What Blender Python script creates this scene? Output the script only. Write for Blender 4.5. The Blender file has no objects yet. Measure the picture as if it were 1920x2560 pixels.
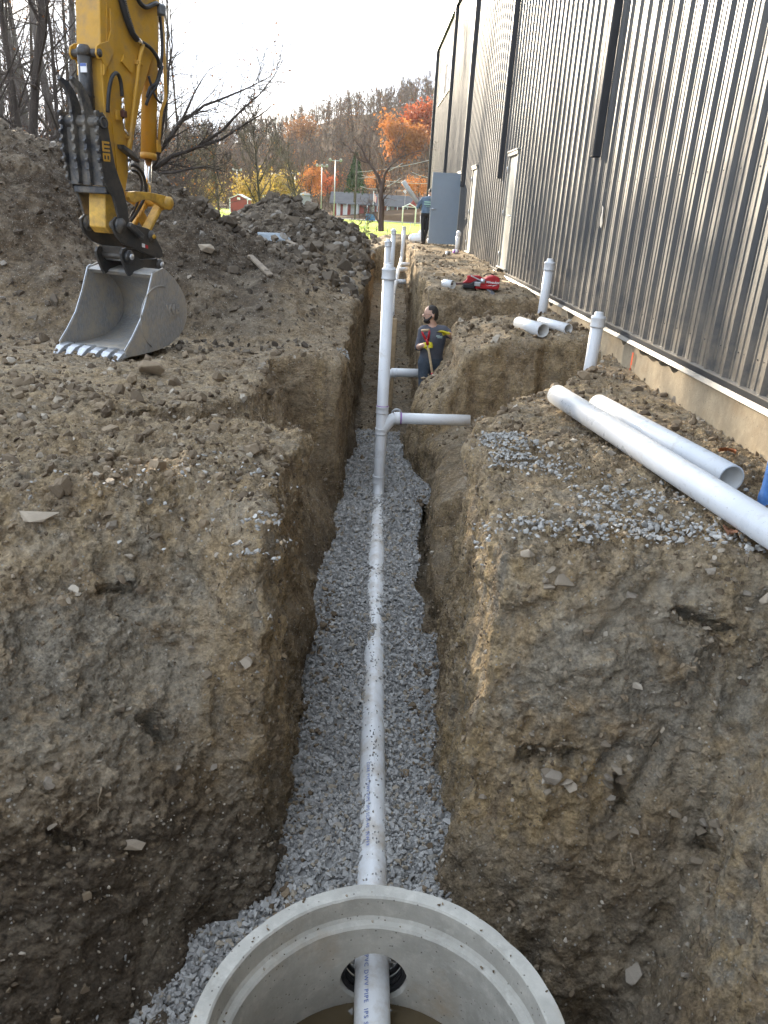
import bpy, bmesh, math, random
import numpy as np
from mathutils import Vector, Matrix
R = math.radians
rng = np.random.default_rng(7)
random.seed(7)
scene = bpy.context.scene
COL = scene.collection

# ------------------------------------------------------------------ camera
# world: +Y runs along the building, +Z up, metres; z = 0 is the door sill
cam_d = bpy.data.cameras.new('camera')
cam_d.sensor_fit = 'VERTICAL'
cam_d.sensor_height = 36.0
cam_d.sensor_width = 27.0
cam_d.lens = 26.69
cam_d.clip_start = 0.05
cam_d.clip_end = 3000
cam = bpy.data.objects.new('camera', cam_d)
COL.objects.link(cam)
cam.matrix_world = Matrix((
    (0.99824428, -0.04626373, -0.0369867, 0.0),
    (-0.01711118, 0.37257596, -0.92784393, 0.0),
    (0.05670588, 0.92684779, 0.37113019, 1.0),
    (0, 0, 0, 1)))
scene.camera = cam

# ------------------------------------------------------------------ sky, sun, exposure
SUN_AZ = 26.0      # degrees from +Y towards -X
SUN_EL = 14.0
sun_dir = Vector((-math.sin(R(SUN_AZ)) * math.cos(R(SUN_EL)), math.cos(R(SUN_AZ)) * math.cos(R(SUN_EL)), math.sin(R(SUN_EL))))
world = bpy.data.worlds.new('World')
scene.world = world
world.use_nodes = True
wn = world.node_tree
for n in list(wn.nodes):
    wn.nodes.remove(n)
w_out = wn.nodes.new('ShaderNodeOutputWorld')
w_bg = wn.nodes.new('ShaderNodeBackground')
w_sky = wn.nodes.new('ShaderNodeTexSky')
w_sky.sky_type = 'NISHITA'
w_sky.sun_disc = False
w_sky.sun_elevation = R(SUN_EL)
w_sky.sun_rotation = R(-SUN_AZ)
w_sky.altitude = 200
w_sky.air_density = 1.0
w_sky.dust_density = 2.5
w_sky.ozone_density = 1.0
# thin bright cloud veil over the whole sky, with a few bluish gaps
w_tc = wn.nodes.new('ShaderNodeTexCoord')
w_map = wn.nodes.new('ShaderNodeMapping')
w_map.inputs['Scale'].default_value = (1.0, 1.0, 2.6)
w_noise = wn.nodes.new('ShaderNodeTexNoise')
w_noise.inputs['Scale'].default_value = 2.6
w_noise.inputs['Detail'].default_value = 7
w_noise.inputs['Roughness'].default_value = 0.55
w_ramp = wn.nodes.new('ShaderNodeMapRange')
w_ramp.inputs['From Min'].default_value = 0.30
w_ramp.inputs['From Max'].default_value = 0.52
w_ramp.inputs['To Min'].default_value = 0.75
w_ramp.inputs['To Max'].default_value = 0.97
w_mix = wn.nodes.new('ShaderNodeMixRGB')
w_mix.inputs['Color2'].default_value = (3.9, 4.5, 5.4, 1)
wn.links.new(w_tc.outputs['Generated'], w_map.inputs['Vector'])
wn.links.new(w_map.outputs['Vector'], w_noise.inputs['Vector'])
wn.links.new(w_noise.outputs['Fac'], w_ramp.inputs['Value'])
wn.links.new(w_ramp.outputs['Result'], w_mix.inputs['Fac'])
wn.links.new(w_sky.outputs['Color'], w_mix.inputs['Color1'])
wn.links.new(w_mix.outputs['Color'], w_bg.inputs['Color'])
w_bg.inputs['Strength'].default_value = 0.10
wn.links.new(w_bg.outputs['Background'], w_out.inputs['Surface'])

sun_l = bpy.data.lights.new('sun', 'SUN')
sun_l.energy = 5.0
sun_l.angle = R(0.55)
sun_l.color = (1.0, 0.86, 0.66)
sun = bpy.data.objects.new('sun', sun_l)
COL.objects.link(sun)
sun.rotation_euler = sun_dir.to_track_quat('Z', 'Y').to_euler()
sun.location = (-60, 120, 40)

scene.view_settings.view_transform = 'Standard'
scene.view_settings.look = 'None'
scene.view_settings.gamma = 1.0
scene.view_settings.exposure = 2.28
scene.view_settings.use_curve_mapping = False
scene.render.engine = 'CYCLES'
cy = scene.cycles
cy.use_denoising = True
cy.use_adaptive_sampling = True
cy.adaptive_threshold = 0.025
cy.max_bounces = 7
cy.diffuse_bounces = 3
cy.glossy_bounces = 3
cy.transmission_bounces = 3
cy.transparent_max_bounces = 6
cy.volume_bounces = 1
cy.caustics_reflective = False
cy.caustics_refractive = False
cy.sample_clamp_indirect = 6

# ------------------------------------------------------------------ numpy noise
_TAB = np.random.default_rng(3).random((64, 64, 64)).astype(np.float32) * 2 - 1
def vnoise(p, freq, seed=0):
    """smooth value noise in [-1, 1]; p is (n, 3)"""
    q = np.asarray(p, np.float32) * np.float32(freq) + np.float32(seed * 17.137 + 100.0)
    i = np.floor(q).astype(np.int32)
    f = q - i
    f = f * f * (3 - 2 * f)
    i0 = i & 63
    i1 = (i + 1) & 63
    fx, fy, fz = f[:, 0], f[:, 1], f[:, 2]
    a = _TAB[i0[:, 0], i0[:, 1], i0[:, 2]] * (1 - fx) + _TAB[i1[:, 0], i0[:, 1], i0[:, 2]] * fx
    b = _TAB[i0[:, 0], i1[:, 1], i0[:, 2]] * (1 - fx) + _TAB[i1[:, 0], i1[:, 1], i0[:, 2]] * fx
    c = _TAB[i0[:, 0], i0[:, 1], i1[:, 2]] * (1 - fx) + _TAB[i1[:, 0], i0[:, 1], i1[:, 2]] * fx
    d = _TAB[i0[:, 0], i1[:, 1], i1[:, 2]] * (1 - fx) + _TAB[i1[:, 0], i1[:, 1], i1[:, 2]] * fx
    return (a * (1 - fy) + b * fy) * (1 - fz) + (c * (1 - fy) + d * fy) * fz
def fbm(p, freq, octs=4, gain=0.5, seed=0):
    s = 0; a = 1.0
    for o in range(octs):
        s = s + a * vnoise(p, freq * 2.03 ** o, seed + o * 3)
        a *= gain
    return s
def worley(p, freq, seed=0):
    """distance to the nearest of jittered points, and a random number per cell"""
    q = np.asarray(p, np.float32) * np.float32(freq) + np.float32(seed * 7.31 + 64.0)
    i = np.floor(q).astype(np.int32); f = q - i
    best = np.full(len(q), 9.0, np.float32); cid = np.zeros(len(q), np.float32)
    for a in (-1, 0, 1):
        for b in (-1, 0, 1):
            for c in (-1, 0, 1):
                k = (i + np.array((a, b, c), np.int32)) & 63
                jx = _TAB[k[:, 0], k[:, 1], k[:, 2]]; jy = _TAB[k[:, 1], k[:, 2], k[:, 0]]; jz = _TAB[k[:, 2], k[:, 0], k[:, 1]]
                d = (a + .5 + .45 * jx - f[:, 0]) ** 2 + (b + .5 + .45 * jy - f[:, 1]) ** 2 + (c + .5 + .45 * jz - f[:, 2]) ** 2
                m = d < best
                best[m] = d[m]; cid[m] = jx[m]
    return np.sqrt(best), cid
def n2(x, y, freq, seed=0, octs=1):
    x, y = np.broadcast_arrays(np.asarray(x, np.float32), np.asarray(y, np.float32))
    p = np.stack([x.ravel(), y.ravel(), np.full(x.size, 0.37, np.float32)], 1)
    return fbm(p, freq, octs, 0.5, seed).reshape(x.shape)
def sstep(a, b, x):
    t = np.clip((x - a) / (b - a), 0, 1)
    return t * t * (3 - 2 * t)

# ------------------------------------------------------------------ object helpers
def mesh_np(name, V, F, mats, parent=None, smooth=False, fmat=None, vcol=None, cname='tint'):
    """V (n,3); F an (m,3)/(m,4) int array"""
    V = np.ascontiguousarray(V, np.float32); F = np.ascontiguousarray(F, np.int32)
    me = bpy.data.meshes.new(name)
    k = F.shape[1]; m = F.shape[0]
    me.vertices.add(len(V)); me.vertices.foreach_set('co', V.ravel())
    me.loops.add(m * k); me.loops.foreach_set('vertex_index', F.ravel())
    me.polygons.add(m)
    me.polygons.foreach_set('loop_start', np.arange(0, m * k, k, dtype=np.int32))
    me.polygons.foreach_set('loop_total', np.full(m, k, np.int32))
    if fmat is not None:
        me.polygons.foreach_set('material_index', np.ascontiguousarray(fmat, np.int32))
    me.polygons.foreach_set('use_smooth', np.full(m, bool(smooth)))
    me.update(calc_edges=True)
    if vcol is not None:
        at = me.color_attributes.new(cname, 'FLOAT_COLOR', 'POINT')
        c4 = np.ones((len(V), 4), np.float32); c4[:, :vcol.shape[1]] = vcol
        at.data.foreach_set('color', c4.ravel())
    for mt in (mats if isinstance(mats, (list, tuple)) else [mats]):
        me.materials.append(mt)
    ob = bpy.data.objects.new(name, me)
    COL.objects.link(ob)
    if parent is not None:
        ob.parent = parent
    return ob

def tag(o, label=None, cat=None, group=None, kind=None):
    if label: o['label'] = label
    if cat: o['category'] = cat
    if group: o['group'] = group
    if kind: o['kind'] = kind
    return o

def thing(name, label, cat, loc=(0, 0, 0), rz=0.0, group=None):
    o = bpy.data.objects.new(name, None)
    o.empty_display_size = 0.2
    COL.objects.link(o)
    o.location = loc; o.rotation_euler = (0, 0, rz)
    return tag(o, label, cat, group)

def copy_tree(o, parent=None):
    c = o.copy(); COL.objects.link(c); c.parent = parent
    for ch in list(o.children):
        copy_tree(ch, c)
    return c

def frame_of(d, up=(0, 0, 1)):
    d = np.array(d, float); d /= np.linalg.norm(d)
    u = np.array(up, float)
    if abs(d @ u) > 0.97:
        u = np.array((1.0, 0, 0)) if abs(d[0]) < 0.9 else np.array((0, 1.0, 0))
    a = np.cross(u, d); a /= np.linalg.norm(a)
    b = np.cross(d, a)
    return a, b, d

class MB:
    """collects shapes for ONE mesh"""
    def __init__(s):
        s.v = []; s.f = []; s.m = []; s.cur = 0; s.sm = []; s.smooth = False
    def mat(s, i): s.cur = i; return s
    def face(s, f):
        s.f.append(tuple(f)); s.m.append(s.cur); s.sm.append(s.smooth)
    def add(s, vs):
        b = len(s.v); s.v.extend([tuple(map(float, p)) for p in vs]); return b
    def box(s, lo, hi, bev=0.0):
        lo = np.array(lo, float); hi = np.array(hi, float)
        c = (lo + hi) / 2; h = (hi - lo) / 2
        return s.obox(c, h, np.eye(3), bev)
    def obox(s, c, h, ax, bev=0.0):
        """oriented box: centre, half sizes, rows of ax = axes; chamfered edges"""
        c = np.array(c, float); ax = np.array(ax, float)
        if bev <= 0:
            P = [c + sx * h[0] * ax[0] + sy * h[1] * ax[1] + sz * h[2] * ax[2] for sx in (-1, 1) for sy in (-1, 1) for sz in (-1, 1)]
            b = s.add(P)
            for q in ((0, 1, 3, 2), (4, 6, 7, 5), (0, 4, 5, 1), (2, 3, 7, 6), (0, 2, 6, 4), (1, 5, 7, 3)):
                s.face([b + i for i in q])
            return s
        bev = min(bev, min(h) * 0.9)
        idx = {}
        P = []
        for sx in (-1, 1):
            for sy in (-1, 1):
                for sz in (-1, 1):
                    for k in range(3):
                        o = [h[0], h[1], h[2]]
                        for j in range(3):
                            if j != k: o[j] -= bev
                        idx[(sx, sy, sz, k)] = len(P)
                        P.append(c + sx * o[0] * ax[0] + sy * o[1] * ax[1] + sz * o[2] * ax[2])
        b = s.add(P)
        g = lambda sx, sy, sz, k: b + idx[(sx, sy, sz, k)]
        for sg in (-1, 1):
            q = [g(sg, -1, -1, 0), g(sg, 1, -1, 0), g(sg, 1, 1, 0), g(sg, -1, 1, 0)]; s.face(q if sg > 0 else q[::-1])
            q = [g(-1, sg, -1, 1), g(-1, sg, 1, 1), g(1, sg, 1, 1), g(1, sg, -1, 1)]; s.face(q if sg > 0 else q[::-1])
            q = [g(-1, -1, sg, 2), g(1, -1, sg, 2), g(1, 1, sg, 2), g(-1, 1, sg, 2)]; s.face(q if sg > 0 else q[::-1])
        for a_ in (-1, 1):
            for b_ in (-1, 1):
                s.face([g(a_, b_, -1, 0), g(a_, b_, 1, 0), g(a_, b_, 1, 1), g(a_, b_, -1, 1)])
                s.face([g(a_, -1, b_, 0), g(a_, 1, b_, 0), g(a_, 1, b_, 2), g(a_, -1, b_, 2)])
                s.face([g(-1, a_, b_, 1), g(1, a_, b_, 1), g(1, a_, b_, 2), g(-1, a_, b_, 2)])
        for sx in (-1, 1):
            for sy in (-1, 1):
                for sz in (-1, 1):
                    s.face([g(sx, sy, sz, 0), g(sx, sy, sz, 1), g(sx, sy, sz, 2)])
        return s
    def beam(s, a, b, w, t, up=(0, 0, 1), bev=0.0):
        a = np.array(a, float); b = np.array(b, float)
        x, y, d = frame_of(b - a, up)
        return s.obox((a + b) / 2, (w / 2, t / 2, np.linalg.norm(b - a) / 2), (x, y, d), bev)
    def tube(s, path, r, n=10, cap=True, closed=False):
        path = [np.array(p, float) for p in path]
        m = len(path)
        rr = r if hasattr(r, '__len__') else [r] * m
        rings = []
        a = None
        for i in range(m):
            if closed:
                d = path[(i + 1) % m] - path[i - 1]
            else:
                d = path[min(i + 1, m - 1)] - path[max(i - 1, 0)]
            d = d / (np.linalg.norm(d) + 1e-12)
            if a is None:
                a, bb, _ = frame_of(d)
            else:
                a = a - d * (a @ d); a /= np.linalg.norm(a); bb = np.cross(d, a)
            rings.append(s.add([path[i] + rr[i] * (math.cos(2 * math.pi * k / n) * a + math.sin(2 * math.pi * k / n) * bb) for k in range(n)]))
        so = s.smooth; s.smooth = True
        for i in range(m if closed else m - 1):
            b0, b1 = rings[i], rings[(i + 1) % m]
            for k in range(n):
                s.face([b0 + k, b0 + (k + 1) % n, b1 + (k + 1) % n, b1 + k])
        s.smooth = so
        if cap and not closed:
            s.face([rings[0] + k for k in range(n)][::-1]); s.face([rings[-1] + k for k in range(n)])
        return s
    def lathe(s, o, d, prof, n=24, smooth=True):
        """prof: (radius, along) list, revolved about axis o + t*d"""
        o = np.array(o, float); a, b, d = frame_of(d)
        rings = []
        for (r_, t_) in prof:
            if r_ < 1e-6:
                rings.append((s.add([o + d * t_]), 1))
            else:
                rings.append((s.add([o + d * t_ + r_ * (math.cos(2 * math.pi * k / n) * a + math.sin(2 * math.pi * k / n) * b) for k in range(n)]), n))
        so = s.smooth; s.smooth = smooth
        for (b0, n0), (b1, n1) in zip(rings[:-1], rings[1:]):
            for k in range(n):
                k2 = (k + 1) % n
                if n0 == 1 and n1 == 1: continue
                if n0 == 1: s.face([b0, b1 + k2, b1 + k])
                elif n1 == 1: s.face([b0 + k, b0 + k2, b1])
                else: s.face([b0 + k, b0 + k2, b1 + k2, b1 + k])
        s.smooth = so
        return s
    def prism(s, poly, o, ax, ay, az, t0, t1):
        """2-D polygon (u,v) placed at o + u*ax + v*ay and extruded along az from t0 to t1"""
        o = np.array(o, float); ax = np.array(ax, float); ay = np.array(ay, float); az = np.array(az, float)
        n = len(poly)
        b0 = s.add([o + u * ax + v * ay + t0 * az for u, v in poly])
        b1 = s.add([o + u * ax + v * ay + t1 * az for u, v in poly])
        s.face([b0 + i for i in range(n)][::-1]); s.face([b1 + i for i in range(n)])
        for i in range(n):
            j = (i + 1) % n
            s.face([b0 + i, b0 + j, b1 + j, b1 + i])
        return s
    def build(s, name, mats, parent=None, bevel=0.0, recalc=True):
        me = bpy.data.meshes.new(name)
        me.from_pydata(s.v, [], s.f)
        for m in (mats if isinstance(mats, (list, tuple)) else [mats]):
            me.materials.append(m)
        me.polygons.foreach_set('material_index', np.array(s.m, np.int32))
        me.polygons.foreach_set('use_smooth', np.array(s.sm, bool))
        if recalc:
            bm = bmesh.new(); bm.from_mesh(me)
            bmesh.ops.recalc_face_normals(bm, faces=bm.faces)
            bm.to_mesh(me); bm.free()
        me.update()
        ob = bpy.data.objects.new(name, me)
        COL.objects.link(ob)
        if parent is not None: ob.parent = parent
        if bevel > 0:
            md = ob.modifiers.new('bevel', 'BEVEL'); md.width = bevel; md.segments = 2; md.limit_method = 'ANGLE'; md.angle_limit = R(40)
        return ob

# ------------------------------------------------------------------ surface nets
def surface_nets(Fv):
    """Fv (nx,ny,nz), negative inside. Returns vertices in index space and quads."""
    S = Fv < 0
    c = S[:-1, :-1, :-1].astype(np.uint8)
    for a in (0, 1):
        for b in (0, 1):
            for d in (0, 1):
                if a or b or d:
                    c = c + S[a:S.shape[0] - 1 + a, b:S.shape[1] - 1 + b, d:S.shape[2] - 1 + d]
    act = np.argwhere((c > 0) & (c < 8))
    idx = np.full(c.shape, -1, np.int32)
    idx[act[:, 0], act[:, 1], act[:, 2]] = np.arange(len(act), dtype=np.int32)
    offs = np.array([(a, b, d) for a in (0, 1) for b in (0, 1) for d in (0, 1)])
    val = np.stack([Fv[act[:, 0] + o[0], act[:, 1] + o[1], act[:, 2] + o[2]] for o in offs], 1)
    acc = np.zeros((len(act), 3), np.float32); cnt = np.zeros(len(act), np.float32)
    for i in range(8):
        for j in range(i + 1, 8):
            if np.abs(offs[i] - offs[j]).sum() != 1: continue
            vi, vj = val[:, i], val[:, j]
            m = (vi < 0) != (vj < 0)
            t = np.where(m, vi / np.where(m, vi - vj, 1), 0)
            p = offs[i] + t[:, None] * (offs[j] - offs[i])
            acc += p * m[:, None]; cnt += m
    V = act + acc / np.maximum(cnt, 1)[:, None]
    quads = []
    nx, ny, nz = Fv.shape
    for ax in range(3):
        sl0 = [slice(1, -1)] * 3; sl1 = [slice(1, -1)] * 3
        sl0[ax] = slice(0, -1); sl1[ax] = slice(1, None)
        s0 = S[tuple(sl0)]; s1 = S[tuple(sl1)]
        e = np.argwhere(s0 != s1)
        if not len(e): continue
        flip = s0[e[:, 0], e[:, 1], e[:, 2]]
        o = np.ones(3, int); o[ax] = 0
        e = e + o
        b_, c_ = (ax + 1) % 3, (ax + 2) % 3
        def cell(db, dc):
            q = e.copy(); q[:, b_] -= db; q[:, c_] -= dc
            return idx[q[:, 0], q[:, 1], q[:, 2]]
        Q = np.stack([cell(1, 1), cell(0, 1), cell(0, 0), cell(1, 0)], 1)
        Q[~flip] = Q[~flip][:, ::-1]
        quads.append(Q)
    return V.astype(np.float32), np.concatenate(quads).astype(np.int32)

def vnormals(V, Q):
    a, b, c = V[Q[:, 0]], V[Q[:, 1]], V[Q[:, 2]]
    d = V[Q[:, -1]]
    n = np.cross(c - a, d - b) if Q.shape[1] == 4 else np.cross(b - a, c - a)
    N = np.zeros_like(V)
    for k in range(Q.shape[1]):
        np.add.at(N, Q[:, k], n)
    return N / (np.linalg.norm(N, axis=1, keepdims=True) + 1e-9)

def sdf_cone(P, a, b, ra, rb):
    """distance to a tapered capsule"""
    a = np.array(a, np.float32); b = np.array(b, np.float32)
    ab = b - a
    t = np.clip(((P - a) @ ab) / max(float(ab @ ab), 1e-9), 0, 1)
    return np.linalg.norm(P - (a + t[:, None] * ab), axis=1) - (ra + (rb - ra) * t)
def sdf_ell(P, c, r):
    q = (P - np.array(c, np.float32)) / np.array(r, np.float32)
    k = np.linalg.norm(q, axis=1)
    return (k - 1.0) * min(r)

def body_mesh(prims, res, pad=0.04):
    """one continuous skin from blended tapered capsules.
    prims: ('c', a, b, ra, rb, mat, blend) or ('e', centre, radii, mat, blend)"""
    los, his = [], []
    for p in prims:
        if p[0] == 'c':
            for q, r_ in ((p[1], p[3]), (p[2], p[4])):
                los.append(np.array(q) - r_); his.append(np.array(q) + r_)
        else:
            los.append(np.array(p[1]) - np.array(p[2])); his.append(np.array(p[1]) + np.array(p[2]))
    lo = np.min(los, 0) - pad; hi = np.max(his, 0) + pad
    n = np.ceil((hi - lo) / res).astype(int) + 1
    D = np.full(tuple(n), 1.0, np.float32)
    for p in prims:
        if p[0] == 'c':
            l = np.minimum(np.array(p[1]) - p[3], np.array(p[2]) - p[4]); h = np.maximum(np.array(p[1]) + p[3], np.array(p[2]) + p[4])
        else:
            l = np.array(p[1]) - np.array(p[2]); h = np.array(p[1]) + np.array(p[2])
        k = p[-1]
        m = k + 3 * res
        i0 = np.maximum(np.floor((l - m - lo) / res).astype(int), 0); i1 = np.minimum(np.ceil((h + m - lo) / res).astype(int) + 1, n)
        g = np.stack(np.meshgrid(*[lo[d] + res * np.arange(i0[d], i1[d]) for d in range(3)], indexing='ij'), -1)
        P = g.reshape(-1, 3).astype(np.float32)
        d = (sdf_cone(P, *p[1:5]) if p[0] == 'c' else sdf_ell(P, p[1], p[2])).reshape(g.shape[:3])
        sub = D[i0[0]:i1[0], i0[1]:i1[1], i0[2]:i1[2]]
        if k > 0:
            hh = np.clip(0.5 + 0.5 * (sub - d) / k, 0, 1)
            nd = sub * (1 - hh) + d * hh - k * hh * (1 - hh)
        else:
            nd = np.minimum(sub, d)
        D[i0[0]:i1[0], i0[1]:i1[1], i0[2]:i1[2]] = nd
    V, Q = surface_nets(D)
    V = V * res + lo
    C_ = V[Q].mean(1)
    best = np.full(len(C_), 9.0, np.float32); fm = np.zeros(len(C_), np.int32)
    for p in prims:
        d = sdf_cone(C_, *p[1:5]) if p[0] == 'c' else sdf_ell(C_, p[1], p[2])
        mi = p[-2]
        m = d < best
        best[m] = d[m]; fm[m] = mi
    return V.astype(np.float32), Q, fm

# ------------------------------------------------------------------ stones (merged scatter)
def _hull_variants(n, npts, flat, seed):
    r_ = np.random.default_rng(seed); out = []
    for _ in range(n):
        p = r_.normal(size=(npts, 3)); p /= np.linalg.norm(p, axis=1, keepdims=True)
        p *= r_.uniform(0.75, 1.0, (npts, 1)); p *= np.array([1.0, r_.uniform(0.62, 0.95), flat * r_.uniform(0.7, 1.15)])
        bm = bmesh.new()
        for q in p: bm.verts.new(q)
        res_ = bmesh.ops.convex_hull(bm, input=bm.verts)
        bmesh.ops.delete(bm, geom=[g for g in res_['geom_interior'] if isinstance(g, bmesh.types.BMVert)], context='VERTS')
        bmesh.ops.triangulate(bm, faces=bm.faces)
        bm.verts.index_update()
        V = np.array([v.co[:] for v in bm.verts], np.float32); F = np.array([[v.index for v in f.verts] for f in bm.faces], np.int32)
        bm.free(); out.append((V, F))
    return out
STONES = _hull_variants(14, 11, 0.62, 11)
CLODS = _hull_variants(14, 16, 0.8, 12)
def _lumps(n, seed):
    out = []
    for k, (V, F) in enumerate(_hull_variants(n, 24, 0.85, seed)):
        V = V / np.linalg.norm(V, axis=1, keepdims=True) * np.array((1, .8, .75), np.float32)
        V = V * (1 + 0.30 * vnoise(V, 1.6, k)[:, None] + 0.16 * vnoise(V, 4.1, k + 30)[:, None])
        out.append((V.astype(np.float32), F))
    return out
LUMPS = _lumps(12, 13)

def rand_rot(n, r_, tilt=None, nrm=None):
    """random rotations (n,3,3); columns are axes. With nrm the stones lie flat on that normal, tilted a little"""
    if nrm is None:
        q = r_.normal(size=(n, 4)); q /= np.linalg.norm(q, axis=1, keepdims=True)
        w, x, y, z = q.T
        return np.stack([np.stack([1 - 2 * (y * y + z * z), 2 * (x * y - z * w), 2 * (x * z + y * w)], 1),
                         np.stack([2 * (x * y + z * w), 1 - 2 * (x * x + z * z), 2 * (y * z - x * w)], 1),
                         np.stack([2 * (x * z - y * w), 2 * (y * z + x * w), 1 - 2 * (x * x + y * y)], 1)], 1)
    z = nrm + r_.normal(size=(n, 3)) * tilt; z /= np.linalg.norm(z, axis=1, keepdims=True)
    t = r_.normal(size=(n, 3)); x = np.cross(t, z); x /= np.linalg.norm(x, axis=1, keepdims=True)
    y = np.cross(z, x)
    return np.stack([x, y, z], 2)

def scatter(name, pos, size, mat, r_, variants=STONES, nrm=None, tilt=0.5, tint=None, parent=None, extra=None):
    n = len(pos)
    rot = rand_rot(n, r_, tilt, nrm)
    which = r_.integers(0, len(variants), n)
    Vs, Fs, Cs = [], [], []
    off = 0
    if tint is None: tint = np.repeat(r_.uniform(0, 1, (n, 1)), 3, 1)
    for k, (V, F) in enumerate(variants):
        ix = np.nonzero(which == k)[0]
        if not len(ix): continue
        P = np.einsum('nij,vj->nvi', rot[ix], V) * size[ix][:, None, None] + pos[ix][:, None, :]
        Vs.append(P.reshape(-1, 3))
        Fs.append((F[None] + (np.arange(len(ix)) * len(V))[:, None, None] + off).reshape(-1, 3))
        Cs.append(np.repeat(tint[ix], len(V), 0))
        off += len(ix) * len(V)
    if extra is not None:
        V, F, C_ = extra
        Vs.append(V); Fs.append(F + off); Cs.append(C_)
    return mesh_np(name, np.concatenate(Vs), np.concatenate(Fs), mat, parent, False, None, np.concatenate(Cs))

# ------------------------------------------------------------------ materials
class NT:
    def __init__(s, name):
        s.m = bpy.data.materials.new(name); s.m.use_nodes = True
        s.t = s.m.node_tree
        s.b = s.t.nodes['Principled BSDF']
        s.tc = s.t.nodes.new('ShaderNodeTexCoord')
        s.co = s.tc.outputs['Object']
    def n(s, typ, **kw):
        x = s.t.nodes.new(typ)
        for k, v in kw.items():
            setattr(x, k, v)
        return x
    def l(s, a, b): s.t.links.new(a, b)
    def mapping(s, scale=(1, 1, 1), rot=(0, 0, 0), co=None):
        m = s.n('ShaderNodeMapping'); m.inputs['Scale'].default_value = scale; m.inputs['Rotation'].default_value = rot
        s.l(co or s.co, m.inputs['Vector']); return m.outputs['Vector']
    def noise(s, scale, detail=4, rough=0.55, co=None, out='Fac', dist=0.0):
        x = s.n('ShaderNodeTexNoise'); x.inputs['Scale'].default_value = scale; x.inputs['Detail'].default_value = detail
        x.inputs['Roughness'].default_value = rough; x.inputs['Distortion'].default_value = dist
        s.l(co or s.co, x.inputs['Vector']); return x.outputs[out]
    def voro(s, scale, feature='F1', co=None, out='Distance', rnd=1.0):
        x = s.n('ShaderNodeTexVoronoi', feature=feature); x.inputs['Scale'].default_value = scale; x.inputs['Randomness'].default_value = rnd
        s.l(co or s.co, x.inputs['Vector']); return x.outputs[out]
    def ramp(s, fac, lo, hi, a=0.0, b=1.0):
        x = s.n('ShaderNodeMapRange'); x.inputs['From Min'].default_value = lo; x.inputs['From Max'].default_value = hi
        x.inputs['To Min'].default_value = a; x.inputs['To Max'].default_value = b
        s.l(fac, x.inputs['Value']); return x.outputs['Result']
    def math(s, op, a, b=None):
        x = s.n('ShaderNodeMath', operation=op)
        for i, q in enumerate((a, b)):
            if q is None: continue
            if isinstance(q, (int, float)): x.inputs[i].default_value = q
            else: s.l(q, x.inputs[i])
        return x.outputs[0]
    def mix(s, fac, a, b, blend='MIX'):
        x = s.n('ShaderNodeMixRGB', blend_type=blend)
        for key, q in (('Fac', fac), ('Color1', a), ('Color2', b)):
            if isinstance(q, (int, float)): x.inputs[key].default_value = q
            elif isinstance(q, tuple): x.inputs[key].default_value = (*q, 1)
            else: s.l(q, x.inputs[key])
        return x.outputs['Color']
    def attr(s, name, out='Color'):
        x = s.n('ShaderNodeAttribute', attribute_name=name); return x.outputs[out]
    def sep(s, c):
        x = s.n('ShaderNodeSeparateColor'); s.l(c, x.inputs['Color']); return x.outputs
    def bump(s, h, strength, dist=0.01, prev=None):
        x = s.n('ShaderNodeBump'); x.inputs['Strength'].default_value = strength; x.inputs['Distance'].default_value = dist
        s.l(h, x.inputs['Height'])
        if prev is not None: s.l(prev, x.inputs['Normal'])
        return x.outputs['Normal']
    def set(s, color=None, rough=None, metal=None, normal=None, spec=None):
        for key, q in (('Base Color', color), ('Roughness', rough), ('Metallic', metal), ('Normal', normal), ('Specular IOR Level', spec)):
            if q is None: continue
            if isinstance(q, (int, float)): s.b.inputs[key].default_value = q
            elif isinstance(q, tuple): s.b.inputs[key].default_value = (*q, 1)
            else: s.l(q, s.b.inputs[key])
        return s.m

def simple(name, col, rough=0.6, metal=0.0, var=0.25, scale=6.0, dirt=None, dirt_amt=0.35, bump=0.0, bscale=40, spec=0.5, dscale=3.0):
    """plain paint / plastic / cloth with a little mottling, optional dirt film of its own"""
    t = NT(name)
    n1 = t.noise(scale, 5, 0.6)
    c = t.mix(t.ramp(n1, 0.3, 0.7), tuple(x * (1 - var) for x in col), tuple(min(1, x * (1 + var * 0.6)) for x in col))
    if dirt is not None:
        c = t.mix(t.ramp(t.noise(dscale, 6, 0.65), 0.45, 0.72, 0, dirt_amt), c, dirt)
    nrm = t.bump(t.noise(bscale, 4), bump, 0.01) if bump > 0 else None
    return t.set(c, rough, metal, nrm, spec)

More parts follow.
